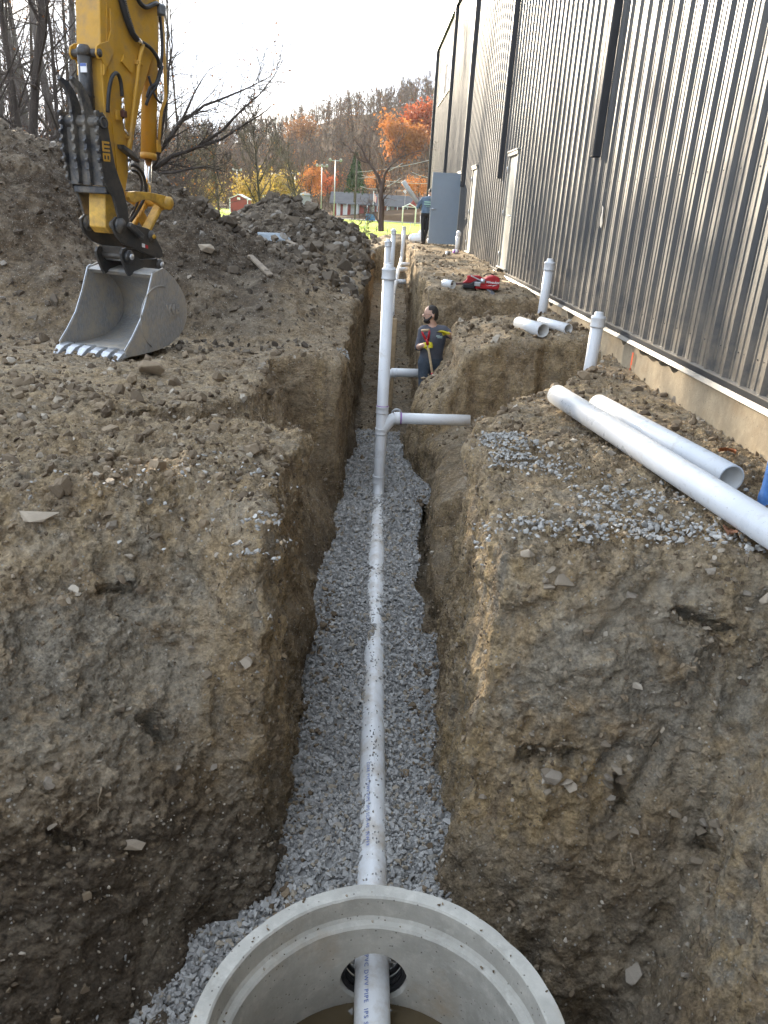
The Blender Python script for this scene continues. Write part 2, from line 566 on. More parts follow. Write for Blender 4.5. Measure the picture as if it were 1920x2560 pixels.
def m_soil():
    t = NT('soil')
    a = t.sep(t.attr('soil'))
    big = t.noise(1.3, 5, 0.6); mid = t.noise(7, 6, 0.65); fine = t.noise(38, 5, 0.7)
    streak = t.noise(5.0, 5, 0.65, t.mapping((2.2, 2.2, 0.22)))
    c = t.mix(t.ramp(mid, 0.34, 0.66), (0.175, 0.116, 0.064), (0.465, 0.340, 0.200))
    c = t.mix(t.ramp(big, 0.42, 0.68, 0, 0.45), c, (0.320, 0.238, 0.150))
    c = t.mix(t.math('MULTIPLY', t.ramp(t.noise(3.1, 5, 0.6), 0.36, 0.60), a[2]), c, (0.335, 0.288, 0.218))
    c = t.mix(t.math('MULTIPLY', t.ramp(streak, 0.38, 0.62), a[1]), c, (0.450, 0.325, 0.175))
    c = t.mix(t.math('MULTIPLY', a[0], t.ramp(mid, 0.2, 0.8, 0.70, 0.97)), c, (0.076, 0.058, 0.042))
    v1 = t.ramp(t.noise(19, 6, 0.72), 0.30, 0.68, 0.45, 1.35); v2 = t.ramp(t.noise(55, 5, 0.75), 0.30, 0.70, 0.62, 1.32)
    c = t.mix(1.0, c, t.math('MULTIPLY', v1, v2), 'MULTIPLY')
    pv = t.voro(46, 'F1'); pc = t.sep(t.voro(46, 'F1', None, 'Color'))
    peb = t.math('MULTIPLY', t.ramp(pv, 0.34, 0.22), t.ramp(pc[0], 0.74, 0.80))
    c = t.mix(peb, c, t.mix(pc[1], (0.24, 0.19, 0.14), (0.52, 0.48, 0.41)))
    blot = t.noise(2.2, 6, 0.7, None, 'Fac', 0.6)
    c = t.mix(t.ramp(blot, 0.50, 0.66, 0, 0.55), c, t.mix(0.6, c, (0.52, 0.43, 0.31)))
    c = t.mix(t.ramp(blot, 0.46, 0.32, 0, 0.6), c, t.mix(0.65, c, (0.045, 0.036, 0.027)))
    h = t.math('ADD', t.math('MULTIPLY', t.noise(26, 8, 0.72), 1.0), t.math('MULTIPLY', peb, 0.35))
    h = t.math('ADD', h, t.math('MULTIPLY', t.voro(58, 'F1'), -0.5))
    h = t.math('ADD', h, t.math('MULTIPLY', t.ramp(t.voro(19, 'F1', t.mapping((1, 1, 1.3))), 0.0, 0.6), -0.35))
    nm = t.bump(h, 1.0, 0.035)
    nm = t.bump(t.noise(110, 5, 0.75), 0.7, 0.010, nm)
    return t.set(c, 0.93, 0, nm, 0.25)

def m_tint(name, ca, cb, rough=0.85, bscale=30, bump=0.35, cc=None):
    """stones / clods / leaves: colour picked per piece by the tint attribute"""
    t = NT(name)
    a = t.sep(t.attr('tint'))
    c = t.mix(a[0], ca, cb)
    if cc is not None:
        c = t.mix(t.ramp(a[1], 0.86, 0.92), c, cc)
    c = t.mix(t.ramp(t.noise(bscale, 5, 0.65), 0.3, 0.75, 0, 0.45), c, t.mix(0.5, c, (0.02, 0.016, 0.012)))
    return t.set(c, rough, 0, t.bump(t.noise(bscale * 2, 4), bump, 0.01), 0.3)

def m_wall():
    t = NT('charcoal_steel')
    run = t.noise(2.2, 5, 0.6, t.mapping((1, 1.6, 0.12)))
    c = t.mix(t.ramp(run, 0.35, 0.75), (0.044, 0.044, 0.043), (0.066, 0.064, 0.059))
    dust = t.math('MULTIPLY', t.ramp(t.noise(1.1, 6, 0.62, t.mapping((1, 0.8, 0.5))), 0.48, 0.72), 1.0)
    c = t.mix(t.math('MULTIPLY', dust, 0.45), c, (0.22, 0.19, 0.145))
    zz = t.n('ShaderNodeSeparateXYZ'); t.l(t.co, zz.inputs[0])
    low = t.math('MULTIPLY', t.ramp(zz.outputs['Z'], 0.75, -0.1), t.ramp(t.noise(3.5, 6, 0.7), 0.36, 0.62))
    c = t.mix(t.math('MULTIPLY', low, 0.65), c, (0.26, 0.21, 0.15))
    spl = t.math('MULTIPLY', t.ramp(t.noise(9, 6, 0.75, t.mapping((1, 1.5, 0.35))), 0.66, 0.72), t.ramp(t.noise(0.7, 2), 0.48, 0.6))
    c = t.mix(t.math('MULTIPLY', spl, 0.6), c, (0.42, 0.37, 0.28))
    ro = t.ramp(t.noise(3, 4), 0.3, 0.7, 0.42, 0.54)
    return t.set(c, ro, 0, t.bump(t.noise(1.7, 2, 0.4, t.mapping((1, 2.0, 0.35))), 0.25, 0.02), 0.65)

def m_concrete(name='precast_concrete', base=(0.54, 0.52, 0.46), dark=(0.34, 0.325, 0.285), stain=(0.42, 0.31, 0.19), stv=0.75, streak=True):
    t = NT(name)
    n1 = t.noise(3.0, 7, 0.65); n2_ = t.noise(14, 6, 0.7)
    c = t.mix(t.ramp(n1, 0.3, 0.7), dark, base)
    c = t.mix(t.ramp(n2_, 0.5, 0.8, 0, 0.5), c, tuple(min(1, x * 1.35) for x in base))
    c = t.mix(t.ramp(t.noise(2.1, 5, 0.6), 0.55, 0.75, 0, stv), c, stain)
    if streak:
        c = t.mix(t.ramp(t.noise(8, 5, 0.6, t.mapping((2, 2, 0.2))), 0.5, 0.75, 0, 0.35), c, dark)
    pit = t.ramp(t.voro(30), 0.15, 0.07)
    c = t.mix(t.math('MULTIPLY', pit, 0.8), c, (0.08, 0.07, 0.06))
    h = t.math('ADD', t.noise(30, 6, 0.6), t.math('MULTIPLY', pit, -0.5))
    return t.set(c, 0.88, 0, t.bump(h, 0.35, 0.01), 0.3)

def m_pvc():
    t = NT('white_pvc')
    n1 = t.noise(2.5, 5, 0.6)
    c = t.mix(t.ramp(n1, 0.35, 0.7), (0.58, 0.59, 0.60), (0.68, 0.68, 0.67))
    sm = t.ramp(t.noise(9, 7, 0.7), 0.56, 0.74, 0, 0.55)
    c = t.mix(sm, c, (0.40, 0.34, 0.26))
    c = t.mix(t.ramp(t.noise(60, 4, 0.7), 0.64, 0.70, 0, 0.6), c, (0.16, 0.12, 0.085))
    ro = t.ramp(n1, 0.3, 0.7, 0.24, 0.36)
    return t.set(c, ro, 0, None, 0.5)

def m_steel(name, col, rough, dirt=(0.20, 0.16, 0.11), amt=0.6, metal=0.6, scr=0.5):
    t = NT(name)
    n1 = t.noise(4, 6, 0.65); n2_ = t.noise(30, 5, 0.7, t.mapping((1, 3, 0.6), (0.4, 0.2, 0.6)))
    c = t.mix(t.ramp(n2_, 0.42, 0.7, 0, scr), col, tuple(min(1, x * 1.7) for x in col))
    d = t.ramp(t.math('ADD', t.math('MULTIPLY', n1, 0.7), t.math('MULTIPLY', t.noise(23, 5, 0.7), 0.3)), 0.44, 0.60, 0, amt)
    c = t.mix(d, c, dirt)
    return t.set(c, t.math('ADD', t.math('MULTIPLY', d, 0.35), rough), t.math('SUBTRACT', metal, t.math('MULTIPLY', d, metal * 0.8)), t.bump(t.noise(50, 4), 0.12, 0.005), 0.5)

def m_bark(name, a, b):
    t = NT(name)
    n1 = t.noise(6, 6, 0.7, t.mapping((1, 1, 0.18)))
    return t.set(t.mix(t.ramp(n1, 0.3, 0.7), a, b), 0.9, 0, t.bump(n1, 0.5, 0.03), 0.2)

def m_grass():
    t = NT('lawn_grass')
    c = t.mix(t.ramp(t.noise(0.35, 6, 0.65), 0.3, 0.7), (0.20, 0.30, 0.022), (0.40, 0.47, 0.040))
    c = t.mix(t.ramp(t.noise(0.05, 3), 0.5, 0.8, 0, 0.5), c, (0.30, 0.28, 0.05))
    return t.set(c, 0.9, 0, t.bump(t.noise(9, 5, 0.7), 0.6, 0.05), 0.1)

def m_water():
    t = NT('muddy_water')
    c = t.mix(t.ramp(t.noise(5, 4), 0.3, 0.7), (0.075, 0.055, 0.030), (0.105, 0.078, 0.043))
    return t.set(c, 0.06, 0, t.bump(t.noise(9, 2), 0.03, 0.02), 0.5)

MAT = dict(
    soil=m_soil(),
    gravel=m_tint('crushed_limestone', (0.235, 0.228, 0.215), (0.50, 0.485, 0.455), 0.85, 60, 0.3, (0.34, 0.29, 0.22)),
    gravel_dirt=m_tint('scattered_limestone', (0.25, 0.24, 0.22), (0.50, 0.48, 0.44), 0.85, 60, 0.3, (0.36, 0.27, 0.17)),
    clod=m_tint('soil_clods', (0.095, 0.068, 0.044), (0.330, 0.252, 0.165), 0.95, 25, 0.6, (0.44, 0.38, 0.30)),
    clod_dark=m_tint('fresh_spoil_clods', (0.062, 0.048, 0.035), (0.205, 0.165, 0.120), 0.95, 18, 0.7, (0.28, 0.25, 0.21)),
    stone=m_tint('field_stone', (0.20, 0.155, 0.105), (0.42, 0.35, 0.265), 0.9, 16, 0.6, (0.33, 0.28, 0.22)),
    wall=m_wall(),
    trim=simple('charcoal_trim', (0.030, 0.032, 0.036), 0.38, 0, 0.15, 5, None, 0.2, 0, 40, 0.5),
    flash=simple('white_base_flashing', (0.22, 0.20, 0.17), 0.5, 0, 0.25, 4, (0.24, 0.19, 0.13), 0.65),
    concrete=m_concrete(),
    foundation=m_concrete('foundation_concrete', (0.42, 0.34, 0.23), (0.27, 0.215, 0.145), (0.24, 0.15, 0.07), 0.55),
    pvc=m_pvc(),
    pvc_mud=simple('mud_smeared_pvc', (0.68, 0.68, 0.67), 0.38, 0, 0.06, 3, (0.40, 0.33, 0.24), 0.8, 0.0, 40, 0.5, 7),
    pvc_in=simple('pvc_inside', (0.62, 0.61, 0.58), 0.5, 0, 0.15, 6, (0.35, 0.28, 0.18), 0.5),
    print_blue=simple('pipe_print', (0.10, 0.16, 0.42), 0.6),
    primer=simple('purple_primer', (0.34, 0.12, 0.46), 0.5),
    yellow=simple('machine_yellow', (0.58, 0.31, 0.030), 0.55, 0, 0.25, 5, (0.22, 0.15, 0.08), 0.85, 0.12, 30, 0.5, 5),
    yellow_worn=simple('worn_machine_yellow', (0.62, 0.36, 0.05), 0.5, 0, 0.25, 7, (0.12, 0.075, 0.04), 0.75, 0.1, 30, 0.5, 6),
    black_paint=m_steel('black_machine_paint', (0.020, 0.021, 0.023), 0.38, (0.15, 0.12, 0.085), 0.35, 0.0, 0.3),
    thumb_black=m_steel('scuffed_black_steel', (0.035, 0.037, 0.042), 0.42, (0.22, 0.19, 0.145), 0.65, 0.2, 0.6),
    bucket=m_steel('worn_bucket_steel', (0.26, 0.255, 0.245), 0.48, (0.43, 0.365, 0.28), 0.92, 0.2, 0.8),
    bright=m_steel('polished_steel', (0.50, 0.52, 0.55), 0.28, (0.25, 0.21, 0.15), 0.35, 0.8, 0.4),
    chrome=m_steel('chrome_rod', (0.75, 0.75, 0.76), 0.12, (0.3, 0.28, 0.25), 0.1, 1.0, 0.1),
    rubber=simple('black_rubber', (0.018, 0.018, 0.019), 0.55, 0, 0.2, 12),
    bark=m_bark('grey_bark', (0.085, 0.072, 0.060), (0.20, 0.175, 0.15)),
    bark_dark=m_bark('dark_bark', (0.030, 0.024, 0.020), (0.085, 0.068, 0.054)),
    bark_red=m_bark('reddish_bark', (0.080, 0.058, 0.048), (0.17, 0.13, 0.11)),
    twig=simple('twigs', (0.085, 0.062, 0.050), 0.9, 0, 0.3, 3),
    grass=m_grass(),
    water=m_water(),
    door_open=simple('blue_grey_door_paint', (0.235, 0.285, 0.335), 0.42, 0, 0.06, 2, (0.3, 0.28, 0.24), 0.12),
    door=simple('cream_grey_door_paint', (0.36, 0.345, 0.30), 0.42, 0, 0.08, 2, (0.35, 0.30, 0.22), 0.2),
    glass=NT('window_glass').set((0.03, 0.035, 0.04), 0.05, 0, None, 0.8),
    red_bag=simple('red_nylon', (0.42, 0.012, 0.018), 0.6, 0, 0.25, 14, None, 0, 0.4, 60),
    black_cloth=simple('black_nylon', (0.02, 0.02, 0.022), 0.7, 0, 0.3, 20, None, 0, 0.3, 80),
    white_ink=simple('white_print', (0.80, 0.80, 0.80), 0.6, 0, 0.05),
    old_wood=simple('weathered_timber', (0.25, 0.20, 0.145), 0.85, 0, 0.3, 9),
    wood=simple('pale_wood', (0.42, 0.30, 0.17), 0.7, 0, 0.3, 12),
    red_paint=simple('red_handle_paint', (0.50, 0.02, 0.03), 0.4, 0, 0.15),
    skin=simple('skin', (0.50, 0.30, 0.215), 0.5, 0, 0.08, 20),
    hair=simple('dark_hair', (0.022, 0.016, 0.012), 0.7, 0, 0.3, 60, None, 0, 0.5, 200),
    tee=simple('charcoal_shirt', (0.085, 0.088, 0.105), 0.85, 0, 0.15, 14, None, 0, 0.5, 16),
    jeans=simple('blue_jeans', (0.055, 0.070, 0.090), 0.85, 0, 0.25, 25, None, 0, 0.4, 40),
    jeans2=simple('bright_blue_jeans', (0.06, 0.17, 0.42), 0.85, 0, 0.25, 25, None, 0, 0.4, 40),
    hoodie=simple('slate_hoodie', (0.12, 0.17, 0.23), 0.9, 0, 0.15, 14, None, 0, 0.5, 14),
    black_pants=simple('black_track_pants', (0.014, 0.015, 0.018), 0.6, 0, 0.2, 10, None, 0, 0.3, 20),
    glove_y=simple('yellow_glove', (0.62, 0.52, 0.02), 0.7, 0, 0.15, 40),
    glove_k=simple('black_glove_palm', (0.03, 0.032, 0.03), 0.7, 0, 0.2, 40),
    boot=simple('work_boot', (0.045, 0.033, 0.024), 0.7, 0, 0.3, 20),
    grey_plastic=simple('grey_plastic', (0.15, 0.16, 0.17), 0.5, 0, 0.2, 20),
    red_brick=simple('red_siding', (0.27, 0.055, 0.045), 0.8, 0, 0.15, 0.7),
    roof_grey=simple('grey_shingle_roof', (0.085, 0.080, 0.080), 0.9, 0, 0.2, 0.9),
    roof_tan=simple('tan_roof', (0.33, 0.26, 0.20), 0.9, 0, 0.2, 0.9),
    white_paint=simple('white_paint', (0.66, 0.65, 0.62), 0.6, 0, 0.1, 1.0),
    galv=simple('galvanised_steel', (0.34, 0.34, 0.33), 0.45, 0.3, 0.2, 6),
    asphalt=simple('grey_paving', (0.17, 0.17, 0.175), 0.9, 0, 0.2, 0.6),
    leaf_orange=m_tint('orange_leaves', (0.34, 0.11, 0.030), (0.50, 0.21, 0.055), 0.7, 3, 0.1),
    leaf_red=m_tint('red_leaves', (0.32, 0.065, 0.028), (0.44, 0.12, 0.040), 0.7, 3, 0.1),
    leaf_yellow=m_tint('yellow_leaves', (0.30, 0.20, 0.045), (0.44, 0.31, 0.080), 0.7, 3, 0.1),
    leaf_brown=m_tint('brown_leaves', (0.16, 0.075, 0.035), (0.30, 0.14, 0.055), 0.7, 3, 0.1),
    leaf_green=m_tint('conifer_needles', (0.025, 0.045, 0.020), (0.060, 0.085, 0.035), 0.8, 3, 0.1),
    forest=None, slab=None,
)
def _translucent(m, w=0.35):
    """leaves let light through"""
    t = m.node_tree; b = t.nodes['Principled BSDF']
    o = t.nodes['Material Output']
    tr = t.nodes.new('ShaderNodeBsdfTranslucent'); mx = t.nodes.new('ShaderNodeMixShader'); mx.inputs[0].default_value = w
    if b.inputs['Base Color'].links: t.links.new(b.inputs['Base Color'].links[0].from_socket, tr.inputs['Color'])
    t.links.new(b.outputs[0], mx.inputs[1]); t.links.new(tr.outputs[0], mx.inputs[2]); t.links.new(mx.outputs[0], o.inputs['Surface'])
for k in ('leaf_orange', 'leaf_red', 'leaf_yellow', 'leaf_brown'):
    _translucent(MAT[k])
def m_forest():
    t = NT('far_woodland')
    c = t.mix(t.ramp(t.noise(0.05, 3), 0.35, 0.65, 0, 0.3), t.attr('tint'), (0.12, 0.10, 0.085))
    return t.set(c, 0.95, 0, None, 0.1)
MAT['forest'] = m_forest()
MAT['slab'] = m_concrete('blue_grey_stone', (0.33, 0.37, 0.40), (0.24, 0.27, 0.29), (0.3, 0.26, 0.2), 0.2, False)

# ------------------------------------------------------------------ ground: heights and cuts
def xl_(y): return np.interp(y, [2, 3.3, 6.4, 9, 15, 25, 31], [-.38, -.37, -.27, -.14, -.02, .15, .25]) + 0.05 * n2(y, 0, 0.9, 5, 2)
def xr_(y): return np.interp(y, [2, 3.1, 5.6, 8, 10, 15, 27, 31], [.58, .60, .74, .84, .88, .94, 1.35, 1.4]) + 0.05 * n2(y, 3.3, 0.9, 6, 2)
def floor_(y): return np.interp(y, [0, 9, 12, 14, 20, 25, 29.5], [-2.62, -2.62, -2.42, -2.15, -1.95, -1.75, -1.6])
def height(x, y):
    x, y = np.broadcast_arrays(x, y)
    hl = np.interp(y, [0, 3, 8, 12, 20, 34, 60], [-.50, -.50, -.60, -.55, -.40, -.55, -.8])
    hr = np.interp(y, [0, 3, 6, 9, 12, 17, 26, 34, 60], [-.56, -.54, -.52, -.46, -.28, -.10, -.06, -.25, -.8])
    h = hl + (hr - hl) * sstep(-.2, 1.0, x)
    h = h + 0.03 * sstep(1.9, 2.8, x) * (1 - sstep(9, 11, y)) * sstep(3.0, 5.0, y)
    # left cut bank / heap
    A = np.interp(x + 0.35 * n2(y, 1.0, 0.9, 21, 2), [-9, -7, -4.8, -4.0, -3.3, -2.7], [2.9, 2.55, 2.1, 1.45, 0.75, 0]) * sstep(9.0, 11.2, y + 0.25 * (x + 4.5)) * (1 - 0.45 * sstep(15, 22, y)) * (1 - sstep(13.2, 16.5, y) * sstep(-8.5, -5.5, x))
    # cone of dark spoil
    r2 = np.hypot(x + 3.75, (y - 13.4) * 0.9)
    Bc = 1.95 * np.clip(1 - r2 / 3.45, 0, 1) ** 0.95
    # rocky heap
    r3 = np.hypot((x + 2.1) * 0.78, np.where(y < 20, (y - 20) * 0.37, (y - 20) * 0.6))
    Cc = 1.42 * np.clip(1 - r3 / 2.4, 0, 1) ** 0.70
    # low ridge running along the trench edge, and the mound that closes the trench
    D = 0.66 * np.exp(-((x + 1.5) / 0.85) ** 2) * sstep(9.6, 12, y) * (1 - sstep(25, 29, y))
    E_ = 0.26 * np.exp(-((y - 31.2) / 1.2) ** 2) * sstep(-6, -3, x) * (1 - sstep(2.2, 2.9, x)) * (1 + 0.4 * n2(x, y, 1.1, 31, 2))
    h = h + np.maximum(np.maximum(A, Bc), np.maximum(Cc, D)) + E_
    big = n2(x, y, 0.55, 2, 3)
    h = h + 0.07 * big + 0.10 * big * np.clip(np.maximum(np.maximum(A, Bc), Cc), 0, 1)
    h = h - 0.20 * (1 - sstep(1.0, 2.0, x)) * sstep(8.8, 9.4, y) * (1 - sstep(11.2, 12.4, y))
    # wheel rut on the left bank, low ridge of clods behind it
    h = h - 0.05 * np.exp(-((y - 4.65 - 0.05 * x) / 0.22) ** 2) * sstep(-.9, -1.3, x)
    h = h + 0.07 * np.exp(-((y - 5.55 + 0.1 * x) / 0.4) ** 2) * sstep(-.5, -1.0, x)
    return h

PIT_L = ([-4, -1.92, -1.29, -.96, -.7, -.37], [1.5, 1.95, 2.30, 2.62, 2.87, 3.20], [3.7, 3.85, 4.05, 4.10, 3.90, 3.50])
PIT_R = ([.6, .8, 1.1, 1.5, 2.2, 3.2], [3.15, 2.92, 2.70, 2.50, 2.35, 2.3], [3.55, 3.50, 3.45, 3.42, 3.35, 3.3])
MH = np.array([0.185, 1.90])

def build_ground():
    du = 0.0036
    U = np.arange(-0.60, 0.62 + du, du, dtype=np.float32)
    q = np.arange(math.log(5.0), math.log(40.0), du)
    Yg = (np.exp(q) - 5.0).astype(np.float32)
    nz = 150
    Wk = np.linspace(0, 1, nz, dtype=np.float32)
    zmin = -3.3
    zr = lambda y: np.interp(y, [0, 5, 9, 36], [3.6, 3.9, 6.0, 6.3]).astype(np.float32)
    nx, ny = len(U), len(Yg)
    F = np.empty((nx, ny, nz), np.float32)
    X2 = U[:, None] * (Yg[None, :] + 5)
    Y2 = np.broadcast_to(Yg[None, :], X2.shape)
    H2 = height(X2, Y2).astype(np.float32)
    XL = xl_(Yg); XR = xr_(Yg); FL = floor_(Yg)
    wob = 0.10 * n2(X2, Y2, 1.3, 9, 3) + 0.05 * n2(X2, Y2, 4.0, 19, 2)
    ybl = np.interp(X2, PIT_L[0], PIT_L[1]); ytl = np.interp(X2, PIT_L[0], PIT_L[2])
    ybr = np.interp(X2, PIT_R[0], PIT_R[1]); ytr = np.interp(X2, PIT_R[0], PIT_R[2])
    yb = np.where(X2 < 0.1, ybl, ybr); yt = np.where(X2 < 0.1, ytl, ytr)
    # unevenness of the cut faces, along the trench and across the pit
    zc = zmin + Wk * 3.8
    nyz = (0.075 * n2(Yg[:, None], zc[None, :], 1.5, 110, 3) + 0.05 * n2(Yg[:, None], zc[None, :], 5.0, 113, 2)).astype(np.float32)
    nuz = (0.09 * n2(U[:, None] * 8.2, zc[None, :], 1.4, 120, 3) + 0.06 * n2(U[:, None] * 8.2, zc[None, :], 4.2, 123, 2)).astype(np.float32)
    def smax(a, b, k):
        h_ = np.clip(0.5 + 0.5 * (a - b) / k, 0, 1)
        return b + (a - b) * h_ + k * h_ * (1 - h_)
    for j0 in range(0, ny, 40):
        j1 = min(ny, j0 + 40)
        x = X2[:, j0:j1, None]; y = Y2[:, j0:j1, None]; w = wob[:, j0:j1, None]
        z = (zmin + Wk[None, None, :] * zr(Yg[j0:j1])[None, :, None]).astype(np.float32)
        h = H2[:, j0:j1, None]
        d = z - h
        zz = np.clip((z + 2.5) / 1.95, -0.2, 1.15)
        # main trench
        fl = FL[j0:j1][None, :, None]; xl = XL[j0:j1][None, :, None]; xr = XR[j0:j1][None, :, None]
        bat = 0.05 * (z - fl)
        lean = 0.28 * sstep(-1.55, -0.7, z) * sstep(9.0, 9.6, y) * (1 - sstep(11.4, 12.0, y)) - 0.16 * sstep(-0.9, -1.5, z) * sstep(9.0, 9.8, y) * (1 - sstep(11.0, 12.0, y))
        c = np.maximum(np.maximum(xl - x, x - xr - lean) - bat + 0.25 * w + nyz[j0:j1][None], np.maximum(y - 29.3 - 0.3 * bat, fl - z))
        d = smax(d, -c, 0.07)
        # bay scooped out of the left bank
        sl = -2.30 - 2.15 * (x + 0.22 + 0.55 * np.clip(6.9 - y, 0, 1.5) ** 1.3)
        bay = np.maximum(np.maximum(5.5 - y, y - 8.30 - 0.10 * zz - 0.15 * x), (sl - z) * 0.45) + 0.8 * w
        d = np.maximum(d, -np.maximum(bay, x - 0.3))
        # pit round the manhole
        yf = yb[:, j0:j1, None] + (yt - yb)[:, j0:j1, None] * zz
        pit = np.maximum(y - yf + nuz[:, None, :], np.maximum(x - (1.42 + 0.42 * (z + 2.5)), (-2.35 - 0.15 * (z + 2.5)) - x)) + 0.8 * w
        flo = np.where(x > 0.85, -2.98, -2.66 + 0.1 * np.clip(-x - 1.0, 0, 1))
        pit = np.maximum(np.maximum(pit, flo - z), 0.78 - 0.16 * (z + 2.5) - y)
        d = smax(d, -pit, 0.075)
        # barrel of the manhole
        d = np.maximum(d, -(np.hypot(x - MH[0], y - MH[1]) - 0.68))
        # side trench to the first wall cleanout
        st1 = np.maximum(np.maximum((6.15 + 1.40 * (x - 0.87)) - 0.15 * zz - y, y - 9.55 - 0.06 * zz), np.maximum(0.5 - x, x - 2.86)) + w
        st1 = np.maximum(st1, -1.55 - 0.5 * np.clip(1.3 - x, 0, 1.2) - z)
        d = smax(d, -st1, 0.12)
        # hollow under the near corner
        cav = np.sqrt(((x - 0.92) / .34) ** 2 + ((y - 6.6) / .7) ** 2 + ((z + 1.75) / .55) ** 2) - 1
        d = np.maximum(d, -cav * 0.35)
        # side trench to the second wall cleanout
        st2 = np.maximum(np.maximum(11.15 - y, y - 12.55 - 0.18 * zz), np.maximum(0.6 - x, x - 2.8)) + w
        st2 = np.maximum(st2, -2.1 + 0.75 * np.clip(x - 1.2, 0, 1.4) - z)
        d = smax(d, -st2, 0.12)
        F[:, j0:j1, :] = np.clip(d, -1, 1)
    V, Q = surface_nets(F)
    del F
    yy = np.interp(V[:, 1], np.arange(ny), Yg)
    xx = np.interp(V[:, 0], np.arange(nx), U) * (yy + 5)
    zz = zmin + V[:, 2] / (nz - 1) * zr(yy)
    V = np.stack([xx, yy, zz], 1).astype(np.float32)
    keep = (V[Q][:, :, 0].max(1) < 3.10) & (V[Q][:, :, 2].min(1) > -3.2)
    Q = Q[keep]
    used = np.zeros(len(V), bool); used[Q.ravel()] = True
    re = np.cumsum(used) - 1
    V = V[used]; Q = re[Q].astype(np.int32)
    N = vnormals(V, Q)
    # displacement: lumps, clods, creases, tooth scrapes
    heap = np.clip((V[:, 2] + 0.25) * 1.2, 0, 1) * (V[:, 0] < 0.5)
    flat = sstep(0.5, 0.9, N[:, 2])
    wall = 1 - flat
    lump = fbm(V, 2.2, 2, 0.5, 40) * 0.035
    clod = (np.abs(fbm(V, 5.5, 3, 0.55, 41)) - 0.35) * 0.045
    small = (np.abs(vnoise(V, 15, 42)) - 0.35) * 0.028 + (np.abs(vnoise(V, 31, 43)) - 0.35) * 0.014
    cell = np.maximum(0, vnoise(V, 9.0, 44) - 0.25) * 0.06
    # tooth marks: long shallow grooves slanting down the two front faces
    g = np.stack([V[:, 0] * 5.2 + V[:, 2] * 2.0, V[:, 1] * 0.5, V[:, 2] * 0.55], 1)
    gl = np.where(V[:, 0] < 0, vnoise(g, 1.0, 50), vnoise(np.stack([V[:, 0] * 1.2 - V[:, 2] * 0.8, V[:, 1] * .5, V[:, 2] * 4.0 + V[:, 0] * 2.2], 1), 1.0, 51))
    front = wall * (V[:, 1] < 4.4) * (np.abs(V[:, 0] - 0.1) > 0.45)
    disp = lump * (1 + 0.6 * heap) + (clod + small + cell) * (0.75 + 0.9 * heap) + front * (-0.06 * np.clip(gl - 0.1, 0, 1))
    # vertical raking marks on the trench sides
    rake = vnoise(np.stack([V[:, 0] * 3, V[:, 1] * 7.0, V[:, 2] * 0.5], 1), 1.0, 52) * 0.02 + vnoise(np.stack([V[:, 0] * 3, V[:, 1] * 21.0, V[:, 2] * 0.8], 1), 1.0, 53) * 0.009
    tr = wall * (V[:, 0] > -0.5) * (V[:, 0] < 1.1) * (V[:, 1] > 3.3)
    disp = disp * (1 - 0.45 * tr) + rake * tr
    disp = disp * np.where(V[:, 0] > 2.7, 0.6, 1.0)
    f1, _ = worley(V, 7.0, 1)
    disp = disp + (0.45 - f1) * 0.035 * (1 - 0.5 * tr) * (0.6 + 0.6 * heap)
    # long smooth grooves left by the bucket teeth, where the photograph shows them
    Cc = (V - np.array((0, 0, 1.0), np.float32)) @ np.array([list(r_)[:3] for r_ in cam.matrix_world][:3], np.float32)
    sx = 960 + 1898 * Cc[:, 0] / -Cc[:, 2]; sy = 1280 - 1898 * Cc[:, 1] / -Cc[:, 2]
    groove = np.zeros(len(V), np.float32)
    for (x0, y0, x1, y1, w_) in ((240, 1375, 420, 1700, 26), (436, 1385, 530, 1530, 22), (195, 1470, 300, 1640, 24), (45, 1540, 130, 1690, 24), (600, 1480, 660, 1600, 16), (545, 1700, 556, 1850, 16), (-60, 1640, 60, 1880, 26),
                                 (1480, 1430, 1394, 1507, 20), (1394, 1507, 1270, 1552, 20), (1570, 1528, 1455, 1640, 22), (1690, 1800, 1580, 2000, 22), (1930, 1650, 1810, 1830, 26), (1915, 2100, 1840, 2330, 24), (1800, 2120, 1700, 2330, 22), (1560, 1850, 1490, 1940, 16)):
        dx, dy = x1 - x0, y1 - y0
        u = np.clip(((sx - x0) * dx + (sy - y0) * dy) / (dx * dx + dy * dy), 0, 1)
        d_ = np.hypot(sx - x0 - u * dx, sy - y0 - u * dy)
        groove = np.maximum(groove, np.exp(-(d_ / w_) ** 2) * np.sin(np.pi * np.clip(u, .06, .94)) ** .5)
    groove *= (V[:, 1] < 4.4) * wall
    # a few undercut hollows in the same faces
    hol = np.zeros(len(V), np.float32)
    for (x0, y0, x1, y1, w_) in ((1310, 1878, 1440, 1886, 20), (1700, 1528, 1830, 1580, 20), (365, 1800, 400, 1836, 24), (1540, 1930, 1545, 2010, 12), (1740, 2105, 1790, 2112, 13), (250, 1470, 330, 1470, 13), (130, 2080, 190, 2110, 16)):
        dx, dy = x1 - x0, y1 - y0
        u = np.clip(((sx - x0) * dx + (sy - y0) * dy) / (dx * dx + dy * dy), 0, 1)
        hol = np.maximum(hol, np.exp(-(np.hypot(sx - x0 - u * dx, (sy - y0 - u * dy) * 1.5) / w_) ** 2))
    hol *= (V[:, 1] < 4.6) * (V[:, 1] > 1.5)
    disp = disp * (1 - 0.8 * groove) - 0.065 * groove - 0.11 * hol + 0.05 * (hol > .05) * (hol < .35)
    V = V + N * disp[:, None]
